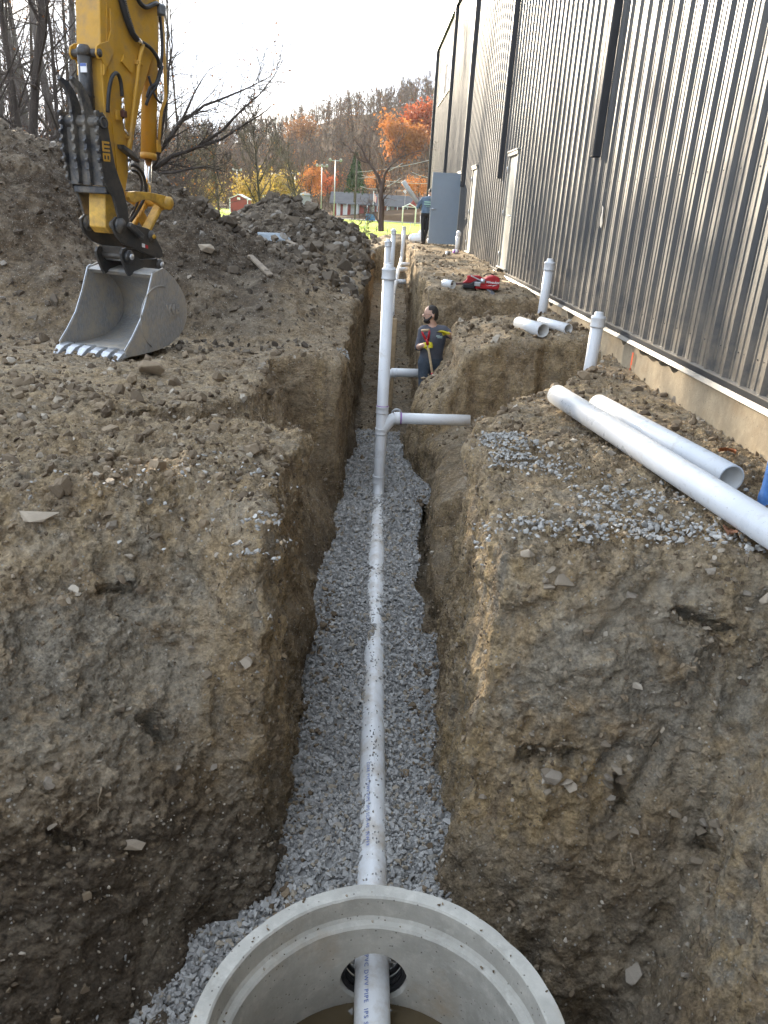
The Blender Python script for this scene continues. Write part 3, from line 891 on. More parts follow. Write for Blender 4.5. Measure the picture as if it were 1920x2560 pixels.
    # finer mesh on the near faces, so that small clods are real relief
    def split(V, Q, sel):
        q = Q[sel]; rest = Q[~sel]
        e = np.concatenate([np.sort(q[:, [k, (k + 1) % 4]], 1) for k in range(4)])
        key = e[:, 0].astype(np.int64) * len(V) + e[:, 1]
        u, inv = np.unique(key, return_inverse=True)
        mid = (V[u // len(V)] + V[u % len(V)]) / 2
        n0 = len(V); m = len(q)
        em = [n0 + inv[k * m:(k + 1) * m] for k in range(4)]
        cen = n0 + len(u) + np.arange(m)
        V2 = np.concatenate([V, mid, V[q].mean(1)]).astype(np.float32)
        g2 = np.concatenate([groove, (groove[u // len(V)] + groove[u % len(V)]) / 2, groove[q].mean(1)])
        new = [np.stack([q[:, k], em[k], cen, em[(k + 3) % 4]], 1) for k in range(4)]
        return V2, np.concatenate([rest] + new).astype(np.int32), g2
    fq = V[Q]
    vis = (fq[:, :, 1].max(1) < 6.6) & (fq[:, :, 1].min(1) > 1.35) & (fq[:, :, 0].min(1) > -2.9) & (fq[:, :, 2].max(1) > -2.75)
    vis &= ~((fq[:, :, 2].max(1) < -2.45) & (np.abs(fq[:, 0, 0] - .1) < .4))
    fc = fq.mean(1); fn = np.cross(fq[:, 2] - fq[:, 0], fq[:, 3] - fq[:, 1])
    tov = np.array((0, 0, 1.0), np.float32) - fc
    vis &= (fn * tov).sum(1) > -0.25 * np.linalg.norm(fn, axis=1) * np.linalg.norm(tov, axis=1)
    vis &= (np.abs(sx[Q[:, 0]] - 960) < 1150) & (sy[Q[:, 0]] < 2760)
    V, Q, gr2 = split(V, Q, vis)
    N = vnormals(V, Q)
    edge_v = np.ones(len(V), np.float32)
    cntq = np.zeros(len(V), np.int32); np.add.at(cntq, Q.ravel(), 1)
    edge_v[len(sx):] = (cntq[len(sx):] >= 4)
    fade = sstep(6.5, 5.6, V[:, 1]) * sstep(1.4, 1.7, V[:, 1]) * sstep(-2.85, -2.6, V[:, 0]) * sstep(-2.7, -2.5, V[:, 2])
    wall2 = 1 - sstep(0.5, 0.9, N[:, 2])
    fl_ = 0.6 + 0.5 * sstep(0.4, 0.9, N[:, 2])
    rough_ = 0.55 + 0.9 * np.clip(vnoise(V, 1.7, 65) + 0.3, 0, 1)
    d2 = (0.30 - np.abs(vnoise(V, 19, 61))) * 0.026 + (0.30 - np.abs(vnoise(V, 37, 62))) * 0.020 + np.maximum(0, vnoise(V, 26, 63) - 0.3) * 0.045 + vnoise(V, 60, 64) * 0.007
    st = fbm(V, 4.5, 2, .5, 140)
    d2 = d2 + (np.round(st * 3.5) / 3.5 - st) * 0.085 * wall2
    f1, c1 = worley(V, 15.0, 2); f2, c2 = worley(V, 33.0, 3)
    d2 = d2 * 0.7 + (0.42 - f1) * 0.042 * (0.4 + np.clip(c1 + 0.4, 0, 1)) + (0.42 - f2) * 0.024
    V = V + N * (d2 * fade * edge_v * fl_ * rough_ * (1 - 0.75 * gr2))[:, None]
    N = vnormals(V, Q)
    heap = np.clip((V[:, 2] + 0.25) * 1.2, 0, 1) * (V[:, 0] < 0.5)
    flat = sstep(0.5, 0.9, N[:, 2]); wall = 1 - flat
    front = wall * (V[:, 1] < 4.4) * (np.abs(V[:, 0] - 0.1) > 0.45)
    tr = wall * (V[:, 0] > -0.5) * (V[:, 0] < 1.1) * (V[:, 1] > 3.3)
    # soil colour shares; dark mixes fresh spoil, damp and painted shade
    dark = np.clip(heap * 1.1 + 0.75 * (V[:, 1] > 9.2) * sstep(-.9, -1.6, V[:, 0]) * sstep(-.80, -.58, V[:, 2]), 0, 0.95)  # fresh spoil, carried down the left bank face to paint in its shade
    deep = sstep(-1.1, -2.5, V[:, 2]) * np.where(V[:, 0] < 0, 0.95, 0.38)  # damp soil plus painted pit shade: darker with depth, most on the left
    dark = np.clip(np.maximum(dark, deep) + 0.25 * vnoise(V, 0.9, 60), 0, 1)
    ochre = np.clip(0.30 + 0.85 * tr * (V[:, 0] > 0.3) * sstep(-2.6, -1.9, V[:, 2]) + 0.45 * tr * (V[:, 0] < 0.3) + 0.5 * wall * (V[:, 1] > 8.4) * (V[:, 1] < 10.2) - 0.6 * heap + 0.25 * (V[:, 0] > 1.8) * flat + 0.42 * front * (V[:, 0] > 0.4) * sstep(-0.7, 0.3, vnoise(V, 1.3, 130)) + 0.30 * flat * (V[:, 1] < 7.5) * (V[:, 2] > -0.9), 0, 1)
    clay = 1.3 * gr2 + np.clip(0.75 * front + 0.40 * flat + 0.20, 0, 1)
    # bands of different earth in both pit faces; shade painted in low left
    Cc = (V - np.array((0, 0, 1.0), np.float32)) @ np.array([list(r_)[:3] for r_ in cam.matrix_world][:3], np.float32)
    SX = 960 + 1898 * Cc[:, 0] / -Cc[:, 2]; SY = 1280 - 1898 * Cc[:, 1] / -Cc[:, 2]
    wj = 60 * vnoise(V, 2.5, 150) + 30 * vnoise(V, 6, 151)
    face = (V[:, 1] < 4.5) * (V[:, 1] > 1.2) * wall
    zone = lambda x0, x1, y0, y1: face * sstep(x0 - 60, x0 + 60, SX + wj) * (1 - sstep(x1 - 60, x1 + 60, SX + wj)) * sstep(y0 - 90, y0 + 90, SY + wj) * (1 - sstep(y1 - 90, y1 + 90, SY + wj))
    zg = np.maximum(zone(1230, 1740, 1520, 1880), 0.8 * zone(-200, 470, 1480, 1880)); zo = np.maximum(zone(1150, 1560, 1870, 2080), 0.6 * zone(470, 740, 1480, 2050)); zd = np.maximum(0.40 * zone(1080, 1720, 2080, 2700), 0.9 * zone(-200, 640, 1960, 2700)); zl = zone(1760, 2300, 1640, 2700)
    zt = np.maximum(zone(1060, 1230, 1300, 2050), zone(-200, 760, 1180, 1440))
    clay = clay * (1 - 0.8 * np.maximum(zo, zd)) + 1.2 * zg + 1.0 * zl
    ochre = ochre * (1 - 0.75 * np.maximum(zg, zd)) + 0.75 * zo + 0.45 * zt + 0.25 * zl
    dark = np.clip(dark * (1 - np.maximum(np.maximum(zl, zo), zt) * .85) + 0.55 * zd + 0.10 * zg, 0, 1)
    dark = dark * (1 - 0.6 * gr2); ochre = ochre * (1 - 0.7 * gr2)
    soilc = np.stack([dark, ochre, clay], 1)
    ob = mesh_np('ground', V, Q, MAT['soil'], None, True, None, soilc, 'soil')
    tag(ob, kind='structure')
    return ob, V, Q
ground, GV, GQ = build_ground()
print('ground quads', len(GQ))

# face samples for scattering
_a, _b, _c, _d = (GV[GQ[:, k]] for k in range(4))
G_c = (_a + _b + _c + _d) / 4
G_n = np.cross(_c - _a, _d - _b); G_area = np.linalg.norm(G_n, axis=1) / 2
G_n = G_n / (np.linalg.norm(G_n, axis=1, keepdims=True) + 1e-9)
# the share of a face in the picture: nearer faces count for more
G_dist = np.linalg.norm(G_c - np.array([0, 0, 1.0]), axis=1)
# top of the ground on a fine 2-D table, to set things down on it
_tx = np.round((G_c[:, 0] + 16) / 0.05).astype(int); _ty = np.round((G_c[:, 1] + 1) / 0.05).astype(int)
GT = np.full((int(24 / 0.05), int(38 / 0.05)), -9.0, np.float32)
_ok = (_tx >= 0) & (_tx < GT.shape[0]) & (_ty >= 0) & (_ty < GT.shape[1])
np.maximum.at(GT, (_tx[_ok], _ty[_ok]), G_c[_ok, 2])
def top_z(x, y, r_=0.08, mode='max'):
    i0, i1 = int((x - r_ + 16) / 0.05), int((x + r_ + 16) / 0.05) + 1
    j0, j1 = int((y - r_ + 1) / 0.05), int((y + r_ + 1) / 0.05) + 1
    s = GT[max(0, i0):i1 + 1, max(0, j0):j1 + 1]; s = s[s > -8]
    if not len(s): return float(height(np.array(x), np.array(y)))
    return float(s.max() if mode == 'max' else (np.median(s) if mode == 'med' else s.min()))

# ground beyond the dig: one sheet to the horizon, left open where the dig lies
def build_field():
    ys = np.concatenate([np.linspace(-30, 0, 12), np.linspace(2.5, 33, 26), np.linspace(36, 120, 22), np.geomspace(135, 900, 14)])
    xs = np.concatenate([-np.geomspace(900, 60, 14), np.linspace(-50, 50, 81), np.geomspace(60, 900, 14)])
    X, Y = np.meshgrid(xs, ys, indexing='ij')
    # skirt the dig: snap columns to its outline
    Z = np.interp(Y, [-30, 0, 34, 45, 80, 200], [-.55, -.55, -.62, -.72, -1.0, -1.1])
    hill = 0
    Z = Z + 0.08 * n2(X, Y, 0.06, 70, 3)
    left = sstep(-9, -26, X) * sstep(8, 25, Y) * (1 - sstep(70, 120, Y))
    Z = Z + 2.6 * left
    idx = np.arange(X.size).reshape(X.shape)
    Q = np.stack([idx[:-1, :-1], idx[1:, :-1], idx[1:, 1:], idx[:-1, 1:]], -1).reshape(-1, 4)
    V = np.stack([X.ravel(), Y.ravel(), Z.ravel()], 1)
    c = V[Q].mean(1)
    inside = (c[:, 1] > -0.0) & (c[:, 1] < 34.2) & (c[:, 0] > -0.60 * (c[:, 1] + 5) + 0.4) & (c[:, 0] < 22)
    inside |= (c[:, 0] > 2.2) & (c[:, 0] < 22) & (c[:, 1] > -8) & (c[:, 1] < 40)
    Q = Q[~inside]
    fm = np.zeros(len(Q), int)
    cc = V[Q].mean(1)
    fm[(cc[:, 1] < 36) | ((cc[:, 0] < -9) & (cc[:, 1] < 70)) ] = 1
    V2 = V.copy()
    soil = np.zeros((len(V2), 3)); soil[:, 0] = 0.35; soil[:, 1] = 0.2; soil[:, 2] = 0.3
    ob = mesh_np('field', V2, Q, [MAT['grass'], MAT['soil']], None, True, fm, soil, 'soil')
    tag(ob, kind='structure')
build_field()

# ------------------------------------------------------------------ lettering
def text_mesh(name, body, size, mat, mw, parent=None, extrude=.001, shear=0.0, bold=0.0, align='CENTER', spacing=1.0):
    cu = bpy.data.curves.new(name, 'FONT'); cu.body = body; cu.size = size; cu.extrude = extrude; cu.shear = shear; cu.offset = bold
    cu.align_x = align; cu.align_y = 'CENTER'; cu.space_character = spacing; cu.resolution_u = 3
    o = bpy.data.objects.new(name, cu); COL.objects.link(o)
    me = bpy.data.meshes.new_from_object(o.evaluated_get(bpy.context.evaluated_depsgraph_get()))
    bpy.data.objects.remove(o); bpy.data.curves.remove(cu)
    me.name = name; me.materials.clear(); me.materials.append(mat)
    o = bpy.data.objects.new(name, me); COL.objects.link(o)
    if parent is not None: o.parent = parent
    o.matrix_local = mw
    return o
def basis(x, y, z, p):
    return Matrix(((x[0], y[0], z[0], p[0]), (x[1], y[1], z[1], p[1]), (x[2], y[2], z[2], p[2]), (0, 0, 0, 1)))


# ------------------------------------------------------------------ the metal building on the right
BX, BY0, BY1, BZ = 2.90, -6.0, 40.6, 8.0
def build_building():
    t = thing('metal_building', 'long charcoal metal building with vertical ribbed siding on the right', 'building', (BX, 17, 0))
    off = np.array((BX, 17.0, 0.0))
    def fin(mb, name, mat, parent=t, **k):
        mb.v = [tuple(np.array(p) - off) for p in mb.v]
        return mb.build(name, mat, parent, **k)
    # core volume, set back behind the siding
    mb = MB(); mb.box((BX + .06, BY0 + .05, -1.4), (22, BY1 - .05, BZ - .1)); fin(mb, 'wall_core', MAT['trim'])
    # siding: three-rib panels
    per = 0.3167
    doors = [(16.38, 17.36), (22.55, 23.45), (26.30, 27.24)]
    prof = [(0.0, 0.0), (.085, 0.0), (.092, .008), (.118, .008), (.125, 0.0), (.180, 0.0), (.187, .008), (.213, .008), (.220, 0.0), (.236, 0.0), (.258, .037), (.295, .037), (.3167, 0.0)]
    def panel_mesh(y0, npts=3):
        mb = MB()
        for r_ in range(npts):
            for (a, ha), (b, hb) in zip(prof[:-1], prof[1:]):
                ya, yb = y0 + r_ * per + a, y0 + r_ * per + b
                z0 = -0.10
                for d0, d1 in doors:
                    if (ya + yb) / 2 > d0 - .04 and (ya + yb) / 2 < d1 + .04: z0 = 2.22
                i = mb.add([(BX - ha, ya, z0), (BX - hb, yb, z0), (BX - hb, yb, BZ), (BX - ha, ya, BZ)])
                mb.face((i, i + 3, i + 2, i + 1))
        # closed edge so that the panel has depth
        return mb
    y = BY0
    while y < BY1 - 0.2:
        n = min(3, int(round((BY1 - y) / per)))
        if n < 1: break
        pn = fin(panel_mesh(y, n), 'wall_panel', MAT['wall'], recalc=False)
        if 3.0 < y < 15.0:
            sc = MB()
            for r_ in range(n):
                for zz in (.12, 1.45, 2.9, 4.4, 5.9):
                    for yo in (.050, .150):
                        yc = y + r_ * per + yo
                        if any(d0 - .06 < yc < d1 + .06 for d0, d1 in doors) and zz < 2.3: continue
                        sc.lathe((BX + .001, yc, zz), (-1, 0, 0), [(.0085, 0), (.0085, .002), (.0055, .0025), (.0055, .007), (0, .007)], 6, False)
            fin(sc, 'screw_heads', MAT['trim'], pn)['kind'] = 'stuff'
        y += n * per
    # trim: eave, corner, base
    mb = MB(); mb.box((BX - .14, BY0, BZ - .12), (BX + .02, BY1 + .12, BZ + .06), .012); mb.box((BX - .16, BY0, BZ + .062), (BX + .3, BY1 + .14, BZ + .09), .006)
    fin(mb, 'eave_gutter', MAT['trim'])
    mb = MB(); mb.box((BX - .05, BY1 - .02, -.12), (BX + .10, BY1 + .05, BZ - .12), .006); fin(mb, 'corner_trim', MAT['trim'])
    mb = MB(); mb.prism([(BX + .02, BZ + .05), (22.2, BZ + .05), (22.2, BZ + .15), (12.5, BZ + 1.1), (BX - .1, BZ + .1)], (0, 0, 0), (1, 0, 0), (0, 0, 1), (0, 1, 0), BY0, BY1 + .1); fin(mb, 'roof', MAT['trim'])
    mb = MB(); mb.box((BX + 1.2, 38.5, BZ + .2), (BX + 1.5, 38.8, BZ + 1.5), .01); mb.box((BX + 1.15, 38.45, BZ + 1.5), (BX + 1.55, 38.85, BZ + 1.56), .01); fin(mb, 'roof_vent', MAT['trim'])
    mb = MB()
    for (a, b) in ((BY0, 16.34), (17.40, 22.51), (23.49, 26.26), (27.28, BY1)):
        mb.box((BX - .058, a, -.150), (BX + .05, b, -.105), .004)
    fin(mb, 'base_channel', MAT['trim'])
    mb = MB()
    for (a, b) in ((BY0, 16.34), (17.40, 22.51), (23.49, 26.26), (27.28, BY1)):
        mb.prism([(BX - .080, -.190), (BX + .02, -.190), (BX + .02, -.152), (BX - .062, -.152)], (0, 0, 0), (1, 0, 0), (0, 0, 1), (0, 1, 0), a, b)
        mb.box((BX - .064, a, -.104), (BX + .02, b, -.098))
    fin(mb, 'base_flashing', MAT['flash'])
    # foundation with a chipped top edge
    ys = np.linspace(BY0, BY1, 900); zs = [-1.5, -1.1, -.8, -.6, -.45, -.33, -.25, -.21]
    V, Q = [], []
    for i, yv in enumerate(ys):
        chip = max(0.0, float(n2(yv, 0.0, 2.3, 81, 3)) - 0.12) * 0.16
        for j, zv in enumerate(zs):
            zz = zv - (chip if j == len(zs) - 1 else (chip * .5 if j == len(zs) - 2 else 0))
            V.append((BX - .028 - .012 * float(n2(yv, zv, 1.2, 82, 1)), yv, zz))
        V.append((BX + .05, yv, zs[-1] - chip))
    nj = len(zs) + 1
    for i in range(len(ys) - 1):
        for j in range(nj - 1):
            a = i * nj + j
            Q.append((a, a + 1, a + nj + 1, a + nj))
    mesh_np('foundation', np.array(V) - off, np.array(Q), MAT['foundation'], t, False)
    mb = MB(); mb.box((BX - .046, 8.03, -.40), (BX - .043, 8.07, -.27)); mb.box((BX - .046, 8.045, -.46), (BX - .044, 8.06, -.40)); fin(mb, 'spray_mark', simple('orange_spray', (0.75, 0.10, 0.02), 0.8))
    mb = MB(); mb.prism([(9.96, .92), (10.03, .95), (10.06, 1.02), (10.02, 1.10), (10.05, 1.18), (9.99, 1.16), (9.97, 1.05), (9.93, .98)], (BX - .042, 0, 0), (0, 1, 0), (0, 0, 1), (1, 0, 0), 0, .004); fin(mb, 'torn_sticker', MAT['galv'])
    # downspouts
    for k, yv in enumerate((10.5, 18.15, 25.4, 32.0, 40.42)):
        z0 = 1.74 if k < 4 else 0.35
        mb = MB(); mb.box((BX - .150, yv - .065, z0), (BX - .042, yv + .065, BZ - .122), .012)
        for j in range(5):
            mb.box((BX - .153, yv - .052 + j * .026 - .004, z0 + .02), (BX - .150, yv - .052 + j * .026 + .004, BZ - .15))
        ds = fin(mb, 'downspout', MAT['trim'])
        for zz in (3.55, 5.9):
            mb = MB(); mb.box((BX - .158, yv - .074, zz), (BX - .036, yv + .074, zz + .035), .003)
            for s in (-1, 1): mb.box((BX - .052, yv + s * .105 - .034, zz), (BX - .044, yv + s * .105 + .034, zz + .035))
            o_ = fin(mb, 'strap', MAT['trim'], ds)
    # doors
    def frame(d0, d1):
        mb = MB()
        mb.box((BX - .075, d0 - .05, 2.135), (BX + .05, d1 + .05, 2.20), .004)
        mb.box((BX - .095, d0 - .09, 2.205), (BX + .03, d1 + .09, 2.235), .004)
        for yy in (d0, d1): mb.box((BX - .055, yy - .045, -.02), (BX + .055, yy + .012, 2.132) if yy == d0 else (BX + .055, yy + .045, 2.132), .004) if yy == d0 else mb.box((BX - .055, yy - .012, -.02), (BX + .055, yy + .045, 2.132), .004)
        mb.box((BX - .08, d0 - .05, -.055), (BX + .05, d1 + .05, -.022), .004)
        return mb
    for d0, d1 in doors[:2]:
        dr = fin((lambda m: (m.box((BX - .02, d0 + .016, -.018), (BX + .03, d1 - .016, 2.128), .004), m)[1])(MB()), 'door', MAT['door'])
        fin(frame(d0, d1), 'frame', MAT['door'], dr)
        hb = MB(); hb.tube([(BX - .018, d0 + .09, 1.0), (BX - .07, d0 + .09, 1.0)], .014, 8); hb.tube([(BX - .07, d0 + .085, 1.0), (BX - .075, d0 + .20, 1.0)], .011, 8); hb.lathe((BX - .019, d0 + .09, 1.0), (-1, 0, 0), [(.034, 0), (.034, .012), (.0, .014)], 12)
        fin(hb, 'handle', MAT['bright'], dr)
        for zz in (.22, 1.05, 1.9):
            hg = MB(); hg.tube([(BX - .066, d1 + .004, zz - .055), (BX - .066, d1 + .004, zz + .055)], .009, 6); hg.box((BX - .064, d1 - .03, zz - .05), (BX - .057, d1 + .035, zz + .05)); fin(hg, 'hinge', MAT['bright'], dr)
    # the open door, swung out square to the wall
    d0, d1 = doors[2]
    dr = fin((lambda m: (m.box((BX - .96, d0 - .025, .012), (BX - .045, d0 + .02, 2.145), .003), m)[1])(MB()), 'open_door', MAT['door_open'])
    dr['label'] = 'blue-grey door leaf swung open'
    fin(frame(d0, d1), 'frame', MAT['door'], dr)
    hb = MB(); yh = d0 - .026
    hb.lathe((BX - .89, yh, 1.06), (0, -1, 0), [(.036, 0), (.036, .012), (.0, .016)], 14); hb.tube([(BX - .89, yh, 1.06), (BX - .89, yh - .055, 1.06)], .013, 8)
    hb.tube([(BX - .895, yh - .055, 1.06), (BX - .85, yh - .06, 1.058), (BX - .775, yh - .055, 1.05)], .011, 8)
    fin(hb, 'handle', MAT['bright'], dr)
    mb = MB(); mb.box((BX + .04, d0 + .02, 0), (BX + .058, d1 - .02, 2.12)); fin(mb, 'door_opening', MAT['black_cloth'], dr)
    # upper windows near the far end
    for (y0, y1) in ((33.05, 35.2), (35.75, 38.55)):
        mb = MB()
        for a, b in (((y0, 5.40), (y1, 5.46)), ((y0, 6.54), (y1, 6.60)), ((y0, 5.46), (y0 + .06, 6.54)), ((y1 - .06, 5.46), (y1, 6.54)), (((y0 + y1) / 2 - .03, 5.46), ((y0 + y1) / 2 + .03, 6.54))):
            mb.box((BX - .060, a[0], a[1]), (BX + .02, b[0], b[1]), .004)
        wf = fin(mb, 'window', MAT['trim'])
        for a, b in ((y0 + .06, (y0 + y1) / 2 - .03), ((y0 + y1) / 2 + .03, y1 - .06)):
            mb = MB(); mb.box((BX - .044, a, 5.46), (BX - .036, b, 6.54)); fin(mb, 'pane', MAT['glass'], wf)
        mb = MB(); mb.box((BX - .085, y0 - .05, 5.36), (BX - .02, y1 + .05, 5.397), .004); fin(mb, 'sill', MAT['flash'], wf)
    return t
build_building()

# ------------------------------------------------------------------ manhole
def build_manhole():
    t = thing('concrete_manhole', 'round open precast concrete manhole in the pit at the front', 'manhole', (MH[0], MH[1], -3.1))
    prof = [(.735, 0), (.735, 1.165), (.728, 1.180), (.668, 1.180), (.660, 1.172), (.652, 1.075), (.640, 1.062), (.618, 1.056), (.608, 1.045), (.603, .95), (.603, 0.05), (0, 0.05), (0, 0), (.735, 0)]
    mb = MB(); mb.lathe((0, 0, 0), (0, 0, 1), prof[:-1], 160, False)
    # slight casting unevenness of the rim
    vv = np.array(mb.v); nn = fbm(vv + 5, 3.0, 3, .5, 3)
    rad = np.hypot(vv[:, 0], vv[:, 1]); m = (rad > .59) & (vv[:, 2] > .9)
    n4 = np.maximum(0, vnoise(vv, 9, 6) - .35) + np.maximum(0, vnoise(vv, 21, 7) - .5) * .7
    vv[m, 2] += nn[m] * .005 - n4[m] * .016; vv[m, :2] *= (1 + nn[m, None] * .005 - n4[m, None] * .010 * np.sign(rad[m] - .66)[:, None])
    mb.v = [tuple(p) for p in vv]
    b0 = len(mb.v); mb.face([0 + k for k in range(160)])
    ring = mb.build('ring', MAT['concrete'], t)
    cut = MB(); cut.lathe((0, .3, .735), (0, 1, 0), [(0, 0), (.158, 0), (.158, .6), (0, .6)], 40); co = cut.build('cutter', MAT['concrete'])
    co.location = t.location; bpy.context.view_layer.update()
    md = ring.modifiers.new('hole', 'BOOLEAN'); md.object = co; md.operation = 'DIFFERENCE'; md.solver = 'EXACT'
    dg = bpy.context.evaluated_depsgraph_get()
    nm = bpy.data.meshes.new_from_object(ring.evaluated_get(dg))
    ring.modifiers.clear(); ring.data = nm; nm.name = 'ring'
    bpy.data.objects.remove(co)
    mb = MB()
    for j, (r_, yy) in enumerate(((.148, .63), (.140, .655), (.148, .68), (.132, .705))):
        mb.tube([(r_ * math.cos(a), yy, .735 + r_ * math.sin(a)) for a in np.linspace(0, 2 * math.pi, 33)[:-1]], .012, 8, closed=True)
    mb.build('pipe_gasket', MAT['rubber'], t)
    r2 = np.random.default_rng(8); n = 46; a = r2.uniform(0, 6.28, n); led = r2.random(n) < .45
    rr = np.where(led, r2.uniform(.612, .645, n), r2.uniform(.672, .725, n)); zz = np.where(led, 1.064, 1.182)
    scatter('rim_grit', np.stack([rr * np.cos(a), rr * np.sin(a), zz], 1), r2.uniform(.003, .011, n), MAT['clod'], r2, STONES, None, .5, None, t)['kind'] = 'stuff'
    mb = MB(); mb.lathe((0, 0, .57), (0, 0, 1), [(0, 0), (.15, 0), (.3, 0), (.45, 0), (.6045, 0)], 64); mb.build('standing_water', MAT['water'], t)
    return t
build_manhole()

# ------------------------------------------------------------------ gravel bed
def pipe_z(y): return np.interp(y, [1.5, 3.2, 4.4, 6.5, 8.7], [-2.445, -2.43, -2.385, -2.335, -2.29])
def pipe_x(y): return np.interp(y, [1.5, 3.2, 4.4, 6.5, 8.7], [.180, .182, .188, .222, .262])
def gravel_z(x, y):
    z = np.interp(y, [1.6, 2.4, 3, 4, 4.9, 5.4, 8.5, 11.5, 12.6], [-2.66, -2.53, -2.455, -2.425, -2.36, -2.315, -2.245, -2.30, -2.44])
    z = z + 0.035 * n2(x, y, 1.7, 90, 2)
    z = z - 0.20 * np.clip(-x - 0.45, 0, 2) - 0.05 * np.abs(x - .2)
    # raked up against the pipe here and there
    d = np.abs(x - pipe_x(y))
    z = z + (0.05 + 0.05 * n2(y, 1.5, 1.6, 91, 2)) * np.exp(-(d / .13) ** 2) * sstep(2.9, 3.6, y) * (1 - sstep(8.2, 8.8, y))
    z = np.where(d < .13, np.minimum(z, pipe_z(y) + np.interp(y, [4.2, 5.0, 8.0], [.030, .058, .050]) + .034 * n2(y, np.sign(x - pipe_x(y)) * 3.0, 2.6, 92, 3)), z)
    return z
def in_gravel(x, y):
    a = (y > 2.9) & (y < 12.5) & (x > xl_(y) - .06) & (x < xr_(y) + .05)
    # dirt fallen from the right bank covers the edge beyond the first stretch
    a &= ~((x > xr_(y) - 0.16 - 0.22 * n2(y, 7.7, 1.5, 95, 2)) & (y > 5.6) & (y < 8.6))
    a &= ~((x > xr_(y) - 0.25) & (y > 10.3))
    yb = np.interp(x, PIT_L[0], PIT_L[1])
    b = (y <= 2.9) & (y < yb + 0.08) & (y > 1.55 + 0.35 * (x + 0.2)) & (x > -1.12 - 0.25 * n2(x, y, 2.0, 96, 2)) & (x < 0.62)
    b |= (y <= 3.3) & (y > 2.3) & (x > -.5) & (x < .62)
    r_ = np.hypot(x - MH[0], y - MH[1])
    return (a | b) & (r_ > .73)
def build_gravel():
    r_ = np.random.default_rng(21)
    n = 90000
    y = 1.5 * (12.6 / 1.5) ** r_.random(n); x = r_.uniform(-1.5, 1.2, n)
    keep = in_gravel(x, y)
    # thin out with distance, where the stones fall below a pixel or two
    x, y = x[keep], y[keep]
    x, y = x[:26000], y[:26000]
    s = np.clip(r_.lognormal(math.log(.0178), .34, len(x)), .009, .040) * np.interp(y, [2, 5, 9, 12], [1.0, 1.05, 1.3, 1.6])
    z = gravel_z(x, y) + r_.uniform(-.006, .014, len(x))
    tint = np.stack([r_.beta(2.4, 2.4, len(x)), r_.random(len(x)), r_.random(len(x))], 1)
    # stones thrown on the pipe
    m = 620
    py = r_.uniform(2.75, 8.2, m); dense = np.clip(n2(py, 2.2, 1.9, 97, 2) + .35, 0, 1) > r_.random(m)
    py = py[dense]; ang = r_.normal(0, .35, len(py))
    px = pipe_x(py) + .086 * np.sin(ang); pz = pipe_z(py) + .086 * np.cos(ang)
    P = np.concatenate([np.stack([x, y, z], 1), np.stack([px, py, pz], 1)]); s = np.concatenate([s, r_.uniform(.004, .012, len(py))])
    tint = np.concatenate([tint, np.stack([r_.random(len(py)) * .6, r_.random(len(py)), r_.random(len(py))], 1)])
    # soil crumbled from the sides on to the gravel
    m = 1500
    ey = r_.uniform(2.9, 11.5, m); sdn = r_.random(m) < .5; inn = np.abs(r_.normal(0, .10, m))
    ex = np.where(sdn, xl_(ey) + inn, xr_(ey) - inn); k = (n2(ey, sdn * 5.0, 1.1, 99, 2) > r_.uniform(-.5, .6, m)) & (np.abs(ex - pipe_x(ey)) > .1)
    ex, ey = ex[k], ey[k]
    SC = (np.stack([ex, ey, gravel_z(ex, ey) + .012], 1), np.clip(r_.lognormal(math.log(.014), .5, len(ex)), .005, .05))
    o = scatter('fallen_crumbs', SC[0], SC[1], MAT['clod'], r_, CLODS, None, .5, np.stack([r_.random(len(ex)) * .7, r_.random(len(ex)) * .9, r_.random(len(ex))], 1))
    tag(o, 'brown soil crumbs fallen along the edges of the gravel', 'soil', kind='stuff')
    # bedding layer beneath
    gx = np.linspace(-1.5, 1.25, 130); gy = np.linspace(1.5, 12.7, 420)
    X, Y = np.meshgrid(gx, gy, indexing='ij'); Z = gravel_z(X, Y) - .012 + .012 * n2(X, Y, 30, 98)
    I = np.arange(X.size).reshape(X.shape)
    ok = in_gravel(X, Y)
    q = np.stack([I[:-1, :-1], I[1:, :-1], I[1:, 1:], I[:-1, 1:]], -1).reshape(-1, 4)
    q = q[ok.ravel()[q].any(1)]
    tri = np.concatenate([q[:, [0, 1, 2]], q[:, [0, 2, 3]]])
    V = np.stack([X.ravel(), Y.ravel(), Z.ravel()], 1)
    C_ = np.full((len(V), 3), 0.1)
    o = scatter('gravel_bed', P, s, MAT['gravel'], r_, STONES, None, .5, tint, None, (V, tri, C_))
    tag(o, 'grey crushed stone bedding along the trench floor', 'gravel', kind='stuff')
build_gravel()

# ------------------------------------------------------------------ pipes
def hub(mb, p, d, r_, ln, n=20, lip=.004):
    mb.lathe(p, d, [(r_ - .006, 0), (r_ + lip + .002, 0), (r_ + lip + .003, ln * .12), (r_ + lip, ln * .2), (r_ + lip, ln * .8), (r_ + lip + .003, ln * .88), (r_ + lip + .002, ln), (r_ - .006, ln)], n)
def pipe_run(path, r_, n=24, open_ends=True):
    """a hollow pipe: outer wall, wall thickness and bore"""
    mb = MB(); mb.tube(path, r_, n, cap=False)
    k = len(mb.v)
    path = [np.array(p, float) for p in path]
    mb.mat(1); mb.tube(path, r_ * .90, n, cap=False); mb.mat(0)
    m = len(path) - 1
    for e in (0, m):
        for i in range(n):
            j = (i + 1) % n
            mb.face([e * n + i, e * n + j, k + e * n + j, k + e * n + i])
    return mb
PV = [MAT['pvc'], MAT['pvc_in']]
